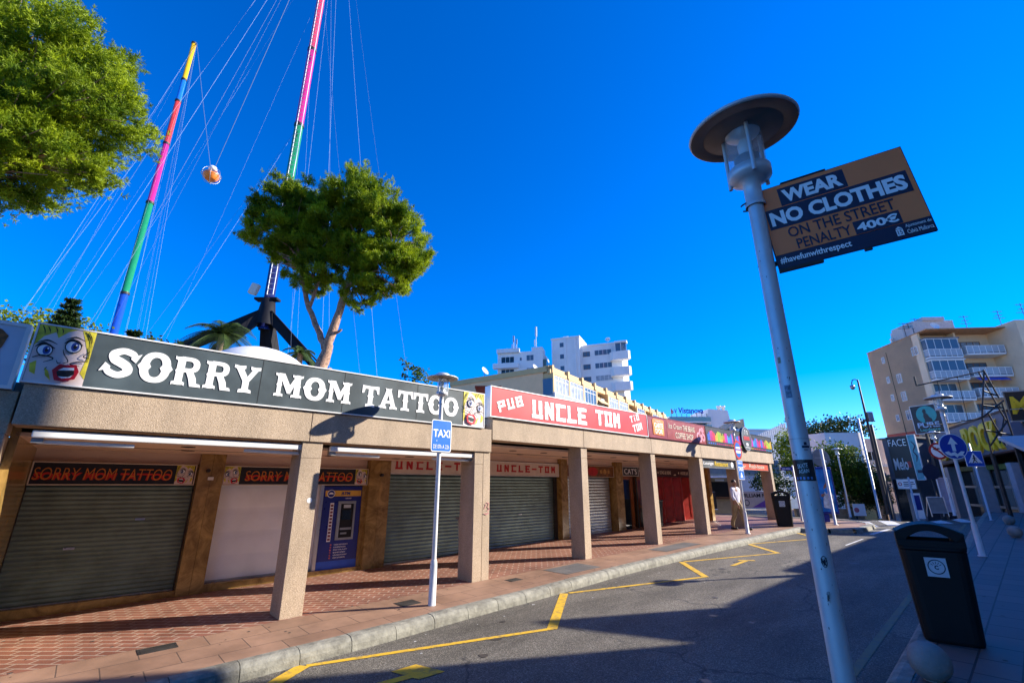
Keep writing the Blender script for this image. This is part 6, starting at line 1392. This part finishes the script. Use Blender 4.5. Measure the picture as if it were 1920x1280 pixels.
mb = MB(); mb.text('M2K', .06, .24, 1.4, .66, -.005, bold=.03, shear=.1); mb.build('lettering', M_yel, t); MB().box(0, 1.9, -.06, -.05, .40, .43).build('tube_lamp', M_steel, t); MB().box(.3, .4, .1, .16, -3.4, 1.0).box(1.5, 1.6, .1, .16, -3.4, 1.0).build('post', M_rust, t)
t = thing('terrace_awning', 'grey sloping awning roof cut by the right edge of the view', 'awning', (15.35, 13.9, 0), facing(115))
mb = MB(); mb.add([(-.1, -.7, 2.52), (3.2, -.7, 2.6), (3.2, 1.2, 3.3), (-.1, 1.2, 3.2), (-.1, -.7, 2.42), (3.2, -.7, 2.5), (3.2, 1.2, 3.2), (-.1, 1.2, 3.1)], [(0, 1, 2, 3), (7, 6, 5, 4), (0, 4, 5, 1), (1, 5, 6, 2), (2, 6, 7, 3), (3, 7, 4, 0)]); mb.build('canopy', M_wg, t)
MB().box(.15, .22, -.6, -.53, gxy(15.4, 13.9), 2.45).box(.15, .22, 1.0, 1.07, gxy(15.4, 13.9), 3.1).build('post', M_rust, t)

# signs and fronts left of the lettered facade
t = thing('corner_bar', 'dark shop front with the FACE sign at the far end of the right pavement', 'building', (21.15, 26.7, 0), facing(158))
MB().box(-.1, 1.2, .4, 3, -1.5, 4.2).build('wall', mat('wall_night_blue', (.10, .11, .14), .6, var=.15), t); MB().box(-.2, 1.3, .3, 3.1, 4.2, 4.3).build('roof', M_roof, t)
mb = MB(); 
for k in range(1): mb.box(.0 + k * 1.05, .6 + k * 1.05, .36, .4, -.3, 2.0)
mb.build('shop_window', M_tealg, t)
for k in range(2): MB().lathe([(.11, -1), (.10, 2.2), (.15, 2.22), (.15, 2.35), (.001, 2.4)], 14, (-.3 + k * 1.05, .15, 0)).build('pillar', mat('pillar_grey', (.36, .36, .38), .6, var=.1), t)
def panel_sign(label, x, y, az, wd, h, z, m, edge, letters, cat='sign', name='shop_sign', legs=True):
    t = thing(name, label, cat, (x, y, z), facing(az)); board(t, wd, h, .08, m, edge, .02)
    for body, bx, bz, bw, bh, mm, bo in letters:
        mb = MB(); mb.text(body, bx, bz, bw, bh, -.004, d=.006, bold=bo); mb.build('lettering', mm, t)
    return t
t = panel_sign('black panel reading PURE with a turquoise moon and a sitting dark silhouette', 19.25, 22, 158, 1.16, 1.32, 4.0, M_black, M_letter, [('PURE', .16, .27, .86, .24, mat('sign_lilac', (.36, .50, .66), .4), .03), ('Lapdance', .22, .08, .78, .16, mat('sign_turquoise', (.08, .50, .44), .4), .01)])
MB().disc_y(.60, .86, .40, -.004, 0, 36).build('moon', mat('moon_teal', (.03, .34, .32), .4), t)
MB().polys([[(.48, .50), (.50, .62), (.47, .78), (.50, .92), (.47, 1.02), (.52, 1.12), (.60, 1.12), (.62, 1.02), (.60, .94), (.66, .86), (.70, .74), (.78, .66), (.80, .54), (.70, .50)]], 0, 0, -.004, .004).build('silhouette', M_black, t)
MB().box(.3, .4, .08, .16, -4.2, 1.2).build('post', M_rust, t)
t = panel_sign('tall dark sign with white letters FACE and a smaller coloured logo below', 20.98, 26, 158, 1.04, 2.2, 2.06, M_black, M_char, [('FACE', .06, 1.68, .86, .36, M_letter, -.01), ('Melo', .12, .42, .66, .62, mat('sign_silver', (.55, .56, .58), .4), .02)])
MB().box(.76, .92, -.008, -.002, .55, .85).build('logo_patch', M_redp, t)
t = panel_sign('small white information panel with a red emblem under the FACE sign', 20.95, 25.95, 158, .90, .52, 1.50, M_letter, M_steel, [])
MB().box(.32, .80, -.004, 0, .33, .37).build('text_line', M_navy, t); MB().box(.32, .84, -.004, 0, .24, .28).build('text_line', M_navy, t); MB().box(.32, .70, -.004, 0, .15, .19).build('text_line', M_navy, t)
MB().ring_y(.15, .26, .09, .055, -.004, 0, 20).build('emblem', M_redp, t)
t = panel_sign('tall narrow turquoise hanging sign between FACE and the PURE panel', 20.98, 24.6, 158, .36, 2.3, 1.95, mat('sign_sea', (.10, .36, .40), .4, var=.25), M_letter, [])
mb = MB(); mb.polys(ribbon([(.14, 1.95), (.26, 1.7), (.13, 1.45), (.24, 1.2), (.17, .9)], [.03, .07, .05, .07, .03]), 0, 0, -.003, .004); mb.build('script', M_navy, t); MB().box(.1, .3, -.006, 0, .35, .5).build('emblem', M_navy, t)
t = panel_sign('tall pale advertising panel standing before the bar windows', 18.75, 21.0, 112, .38, 1.42, .60, mat('panel_lilac', (.36, .36, .48), .5, var=.15), M_letter, [])
t = thing('garden_wall', 'short orange plastered wall behind the walking people', 'wall', (30.9, 44.5, 0), facing(95)); mb = MB(); mb.box(0, 3.4, 0, .25, -2.2, .70); mb.box(-.03, 3.43, -.03, .28, .70, .78); mb.build('wall', mat('wall_orange', (.55, .28, .09), .8, var=.15), t)
t = thing('garden_wall', 'low tan stone wall under the green trees', 'wall', (16.2, 27.6, 0), facing(95)); mb = MB(); mb.box(0, 3.6, 0, .3, -1.0, .42); mb.build('wall', mat('stone_wall', (.36, .27, .16), .85, var=.35, scale=5), t)
t = thing('menu_board', 'small white and pink menu board on the low wall under the trees', 'board', (18.75, 26.6, .1), facing(95)); MB().box(0, .62, 0, .04, 0, .62).build('panel', M_letter, t); mb = MB(); mb.disc_y(.16, .3, .13, -.004, 0, 16); mb.build('picture', mat('pink_print', (.6, .16, .2), .5, var=.4), t); MB().box(.1, .16, .04, .1, -.6, .6).build('post', M_rust, t)

# bar terrace seen through the open corner of the arcade
t = thing('terrace_bar', 'open terrace bar with grey canopy seen through the corner columns', 'building', (8.3, 25.2, 0), facing(80))
mb = MB(); mb.box(0, 6.2, 3.5, 3.7, -.2, 2.6); mb.build('wall', mat('wall_beige', (.40, .33, .24), .8, var=.1), t); MB().prism([(0, 2.15), (6.4, 2.15), (6.4, 2.9), (0, 2.9)], -.4, .1).build('canopy_front', mat('canopy_grey_green', (.20, .25, .25), .6, var=.15), t)
MB().box(0, 6.4, -.4, 3.6, 2.9, 3.0).build('canopy', M_wg, t); MB().box(0, 6.3, -.45, -.38, 2.08, 2.16).build('canopy_rail', M_letter, t)
for x in (.4, 3.4, 6.1): MB().box(x, x + .12, -.3, -.18, .2, 2.15).build('post', M_rust, t)
MB().box(.2, 1.7, 3.4, 3.5, .3, 1.9).build('doorway', M_dark, t); MB().box(2.6, 4.0, 3.4, 3.5, .3, 1.6).build('shutter', M_burg, t); MB().box(4.6, 5.9, 3.4, 3.5, 1.0, 1.9).build('bar_opening', M_dark, t); MB().box(4.5, 6.0, 3.3, 3.5, .9, 1.0).build('bar_counter', M_wood, t)
MB().box(4.9, 5.5, 3.36, 3.4, 1.93, 2.05).build('price_strip', M_letter, t)
def barrier(label, x, y, az, L, m, txt=None):
    t = thing('barrier', label, 'barrier', (x, y, gxy(x, y)), facing(az)); mb = MB(); mb.tube([(0, 0, 0), (0, 0, .95), (L, 0, .95), (L, 0, 0)], .022, 6); mb.tube([(0, 0, .2), (L, 0, .2)], .018, 6); mb.build('frame', M_alu, t); MB().box(.03, L - .03, -.012, .0, .22, .92).build('banner', m, t)
    if txt: mb = MB(); mb.text(txt, .1, .68, L * .8, .17, -.014, bold=.02); mb.build('lettering', M_black, t)
    return t
t = barrier('terrace barrier with a WILLIAM banner in cream and purple', 10.3, 22.0, 80, 2.1, mat('banner_cream', (.46, .42, .40), .5, var=.1), 'WILLIAM FISH')
MB().polys([[(.7, .24), (2.0, .24), (2.0, .62), (1.5, .60)]], 0, 0, -.012, .004).build('purple_patch', mat('banner_purple', (.14, .05, .34), .5), t); MB().disc_y(1.6, .45, .15, -.019, -.012, 18).build('orange_disc', M_gold, t); MB().ring_y(.45, .45, .14, .10, -.016, -.012, 20).build('ring_mark', M_char, t)
t = barrier('black terrace barrier with a white mark beside the extinguisher', 8.4, 21.8, 80, .95, M_black); MB().disc_y(.45, .55, .10, -.016, -.012, 16).build('mark', M_letter, t)

# a little more of the far corner: sign back, barrels of light posts and a notice stand
q = Vector((18.2, 20.6, gxy(18.2, 20.6)))
post('sign_post', 'dark post with a round sign back under the no-left-turn disc', 'post', q, 2.4, .03, M_rust)
t = thing('round_sign', 'dark blue back of a round sign below the no-left-turn disc', 'sign', (q.x, q.y - .05, 2.25), facing(100)); MB().disc_y(0, 0, .33, 0, .012, 32).build('panel', M_navy, t); MB().box(-.2, .2, .012, .03, -.02, .02).build('rail', M_rust, t)
t = thing('notice_stand', 'narrow white framed notice stand by the corner bar pillars', 'board', (20.1, 24.2, gxy(20.1, 24.2)), facing(120))
MB().box(0, .36, 0, .05, .1, 1.3).build('panel', M_letter, t); MB().box(.04, .32, -.006, 0, .5, 1.2).build('poster', M_dblue, t); MB().box(.05, .31, -.1, .14, 0, .1).build('foot', M_steel, t)

# ================================================================== buildings across the street behind the camera's right, which throw the long shadows
M_row = mat('wall_row', (.46, .38, .29), .8, var=.08, scale=.8, dirt=.15)
def row_house(label, s0, s1, w0, w1, h, floors, seed):
    """front wall faces the street; local x runs back along the street"""
    p = C2 + E0 * s1 + N0 * w0; t = thing('row_building', label, 'building', (p.x, p.y, 0), facing(ST + 180), 'shops along the near side of the street'); L = s1 - s0; D = w1 - w0
    MB().box(0, L, 0, D, -1, h).build('wall', M_row, t); mb = MB(); mb.box(-.08, L + .08, -.12, D + .1, h, h + .14); mb.build('parapet', M_wh, t)
    n = max(1, int(L / 2.6))
    for f_ in range(floors):
        for k in range(n):
            x = (k + .5) * L / n; z = 3.3 + f_ * 2.7
            if z + 1.4 < h: window(t, x - .6, x + .6, z, z + 1.25, 0, M_glass, M_wh)
    for k in range(n): x = (k + .5) * L / n; shutter(t, x - .95, x + .95, -.03, .2, 2.4, M_shutg, .09)
    MB().box(.1, L - .1, -.16, 0, 2.5, 3.0).build('shop_fascia', M_char, t)
    return t
th = row_house('tall corner house on the near side of the street', -12, 9.26, 9.5, 18, 13.4, 4, 1)
MB().box(-.36, 0, -.02, 6, 9.6, 13.5).build('shadow_overhang', M_row, th)  # unseen overhang, added so its shadow reaches farther along the beam
p = C2 + E0 * 11.6 + N0 * 9.5; t = thing('row_building', 'sloping gable wall beside the tall corner house on the near side', 'building', (p.x, p.y, 0), facing(ST + 180), 'shops along the near side of the street')
MB().prism([(0, -1), (2.32, -1), (2.32, 5.45), (0, 7.3)], 0, .3).build('gable_wall', M_row, t); MB().box(.1, 2.3, .3, 4, -1, 4.6).build('wall', M_row, t)
row_house('low shop on the near side of the street before the gap', 11.65, 14.9, 9.5, 16, 5.75, 1, 3)
row_house('low long shop on the near side of the street after the gap', 15.35, 34, 9.5, 14, 6.1, 1, 4)

# ================================================================== people
def skin_body(name, joints, bones, m, parent, sub=2):
    """one continuous body surface grown over a jointed skeleton: joints {name: (pos, rx, ry)}"""
    idx = {}; vs = []; rs = []
    for k, (p, rx, ry) in joints.items(): idx[k] = len(vs); vs.append(p); rs.append((rx, ry))
    me = bpy.data.meshes.new(name); me.from_pydata(vs, [(idx[a], idx[b]) for a, b in bones], [])
    o = bpy.data.objects.new(name, me); COL.objects.link(o); md = o.modifiers.new('skin', 'SKIN'); md.use_smooth_shade = True; sk = me.skin_vertices[0].data
    for i, r in enumerate(rs): sk[i].radius = r
    sk[0].use_root = True
    s2 = o.modifiers.new('sub', 'SUBSURF'); s2.levels = sub; s2.render_levels = sub
    dg = bpy.context.evaluated_depsgraph_get(); m2 = bpy.data.meshes.new_from_object(o.evaluated_get(dg)); bpy.data.objects.remove(o)
    for p in m2.polygons: p.use_smooth = True
    m2.materials.clear(); m2.materials.append(m); o = bpy.data.objects.new(name, m2); COL.objects.link(o)
    if parent: o.parent = parent
    return o
M_flesh = mat('skin', (.34, .17, .10), .55, var=.06); M_hairk = mat('hair_black', (.012, .010, .009), .5)
def person(label, loc, rz, k, shirt, trousers, stride=.22, arm_f=.18, shoes=None, sleeve=1.0):
    t = thing('person', label, 'person', tuple(loc), rz, None); t.scale = (k, k, k)
    # local frame: faces -y, height 1.75
    J = {'pelvis': ((0, 0, .95), .13, .10), 'waist': ((0, .0, 1.08), .125, .09), 'chest': ((0, .01, 1.30), .15, .11), 'neckb': ((0, .015, 1.46), .07, .06), 'neck': ((0, .005, 1.52), .052, .052), 'jaw': ((0, -.015, 1.585), .062, .072), 'skull': ((0, -.003, 1.66), .074, .088), 'crown': ((0, .005, 1.715), .055, .065)}
    Bn = [('pelvis', 'waist'), ('waist', 'chest'), ('chest', 'neckb'), ('neckb', 'neck'), ('neck', 'jaw'), ('jaw', 'skull'), ('skull', 'crown')]
    for s_, nm in ((-1, 'l'), (1, 'r')):
        f_ = -stride * s_
        J['hip' + nm] = ((.09 * s_, 0, .90), .095, .095); J['knee' + nm] = ((.10 * s_, f_ * .45 - .03, .49), .060, .062); J['calf' + nm] = ((.10 * s_, f_ * .75 + .02, .32), .056, .058); J['ank' + nm] = ((.10 * s_, f_ + .02, .08), .036, .038); J['toe' + nm] = ((.11 * s_, f_ - .13, .035), .036, .028)
        a_ = arm_f * s_
        J['sh' + nm] = ((.185 * s_, .01, 1.42), .058, .058); J['el' + nm] = ((.235 * s_, a_ * .3 + .03, 1.14), .043, .043); J['wr' + nm] = ((.255 * s_, a_ - .05, .90), .027, .030); J['palm' + nm] = ((.258 * s_, a_ - .07, .84), .024, .036)
        Bn += [('pelvis', 'hip' + nm), ('hip' + nm, 'knee' + nm), ('knee' + nm, 'calf' + nm), ('calf' + nm, 'ank' + nm), ('ank' + nm, 'toe' + nm), ('chest', 'sh' + nm), ('sh' + nm, 'el' + nm), ('el' + nm, 'wr' + nm), ('wr' + nm, 'palm' + nm)]
        for q in range(4):
            yy = a_ - .07 + (q - 1.5) * .020; l = (.075, .085, .080, .062)[q]
            J['f%d' % q + nm] = ((.258 * s_, yy, .80), .0095, .0095); J['g%d' % q + nm] = ((.250 * s_, yy - .004, .80 - l * .55), .0088, .0088); J['h%d' % q + nm] = ((.236 * s_, yy - .006, .80 - l), .0078, .0078); Bn += [('palm' + nm, 'f%d' % q + nm), ('f%d' % q + nm, 'g%d' % q + nm), ('g%d' % q + nm, 'h%d' % q + nm)]
        J['t0' + nm] = ((.246 * s_, a_ - .115, .835), .011, .011); J['t1' + nm] = ((.238 * s_, a_ - .125, .795), .0095, .0095); Bn += [('palm' + nm, 't0' + nm), ('t0' + nm, 't1' + nm)]
    body = skin_body('body', J, Bn, M_flesh, t)
    face = MB()
    face.lathe([(.001, .018), (.012, .010), (.014, -.012), (.001, -.018)], 8, (0, -.090, 1.625)); 
    for s_ in (-1, 1): face.lathe([(.001, .03), (.012, .02), (.014, -.01), (.001, -.025)], 8, (.076 * s_, .005, 1.63))
    face.build('nose_and_ears', M_flesh, body)
    e = MB()
    for s_ in (-1, 1): e.lathe([(.001, .006), (.010, 0), (.001, -.006)], 8, (.028 * s_, -.083, 1.648)); e.box(.028 * s_ - .016, .028 * s_ + .016, -.088, -.080, 1.665, 1.671)
    e.box(-.02, .02, -.087, -.078, 1.590, 1.596); e.build('eyes_and_mouth', M_hairk, body)
    h = MB(); h.lathe([(.066, .0), (.074, .035), (.070, .07), (.046, .100), (.001, .108)], 18, (0, .026, 1.648), sy=1.12); h.build('hair', M_hairk, t)
    keep = lambda names, gr: {n: (J[n][0], J[n][1] * gr + .008, J[n][2] * gr + .008) for n in names}
    SJ = keep(['waist', 'chest', 'neckb'], 1.10); SJ['hem'] = ((0, 0, .93), .158, .125); SB = [('hem', 'waist'), ('waist', 'chest'), ('chest', 'neckb')]; SJ = {'waist': SJ['waist'], 'chest': SJ['chest'], 'neckb': ((0, .015, 1.475), .066, .060), 'hem': SJ['hem']}
    for s_, nm in ((-1, 'l'), (1, 'r')):
        sh, el, wr = (Vector(J[q + nm][0]) for q in ('sh', 'el', 'wr')); SJ['sh' + nm] = (tuple(sh), .074, .074); SB.append(('chest', 'sh' + nm))
        if sleeve > .5: SJ['el' + nm] = (tuple(el), .060, .060); SJ['cu' + nm] = (tuple(el.lerp(wr, .55)), .050, .050); SB += [('sh' + nm, 'el' + nm), ('el' + nm, 'cu' + nm)]
        else: SJ['el' + nm] = (tuple(sh.lerp(el, .62)), .062, .062); SB.append(('sh' + nm, 'el' + nm))
    skin_body('shirt', SJ, SB, shirt, t)
    TJ = {'pelvis': (J['pelvis'][0], .148, .118), 'belt': ((0, 0, 1.02), .140, .108)}; TB = [('pelvis', 'belt')]
    for s_, nm in ((-1, 'l'), (1, 'r')):
        for q, r in (('hip', .112), ('knee', .080), ('calf', .074)): TJ[q + nm] = (J[q + nm][0], r, r)
        a = Vector(J['ank' + nm][0]); TJ['cuff' + nm] = ((a.x, a.y, a.z + .0), .066, .072); TB += [('pelvis', 'hip' + nm), ('hip' + nm, 'knee' + nm), ('knee' + nm, 'calf' + nm), ('calf' + nm, 'cuff' + nm)]
    skin_body('trousers', TJ, TB, trousers, t)
    for s_, nm in ((-1, 'l'), (1, 'r')):
        a = Vector(J['ank' + nm][0]); mb = MB(); mb.prism_z([(a.x - .05, a.y + .05), (a.x + .05, a.y + .05), (a.x + .055, a.y - .12), (a.x + .03, a.y - .21), (a.x - .025, a.y - .21), (a.x - .05, a.y - .12)], 0, .075); mb.build('shoe', shoes or M_black, t, bevel=.02)
    return t
person('man in a white long-sleeved shirt and khaki trousers walking by the kerb post', (7.27, 15.61, gxy(7.27, 15.61)), R_(28), .865, mat('shirt_white', (.66, .64, .72), .75, var=.05), mat('trousers_khaki', (.27, .20, .10), .8, var=.1))
person('person in a dark top walking away on the left by the orange wall', (31.75, 42, gxy(31.75, 42)), R_(160), .93, mat('shirt_dark', (.03, .028, .032), .8), mat('trousers_dark', (.03, .03, .045), .8), .15, .12, None, 0)
person('person in a black top with bare arms walking on the right by the orange wall', (32.5, 41.8, gxy(32.5, 41.8)), R_(175), .96, mat('shirt_black', (.016, .016, .018), .8), mat('trousers_navy', (.02, .025, .05), .8), .18, .14, None, 0)
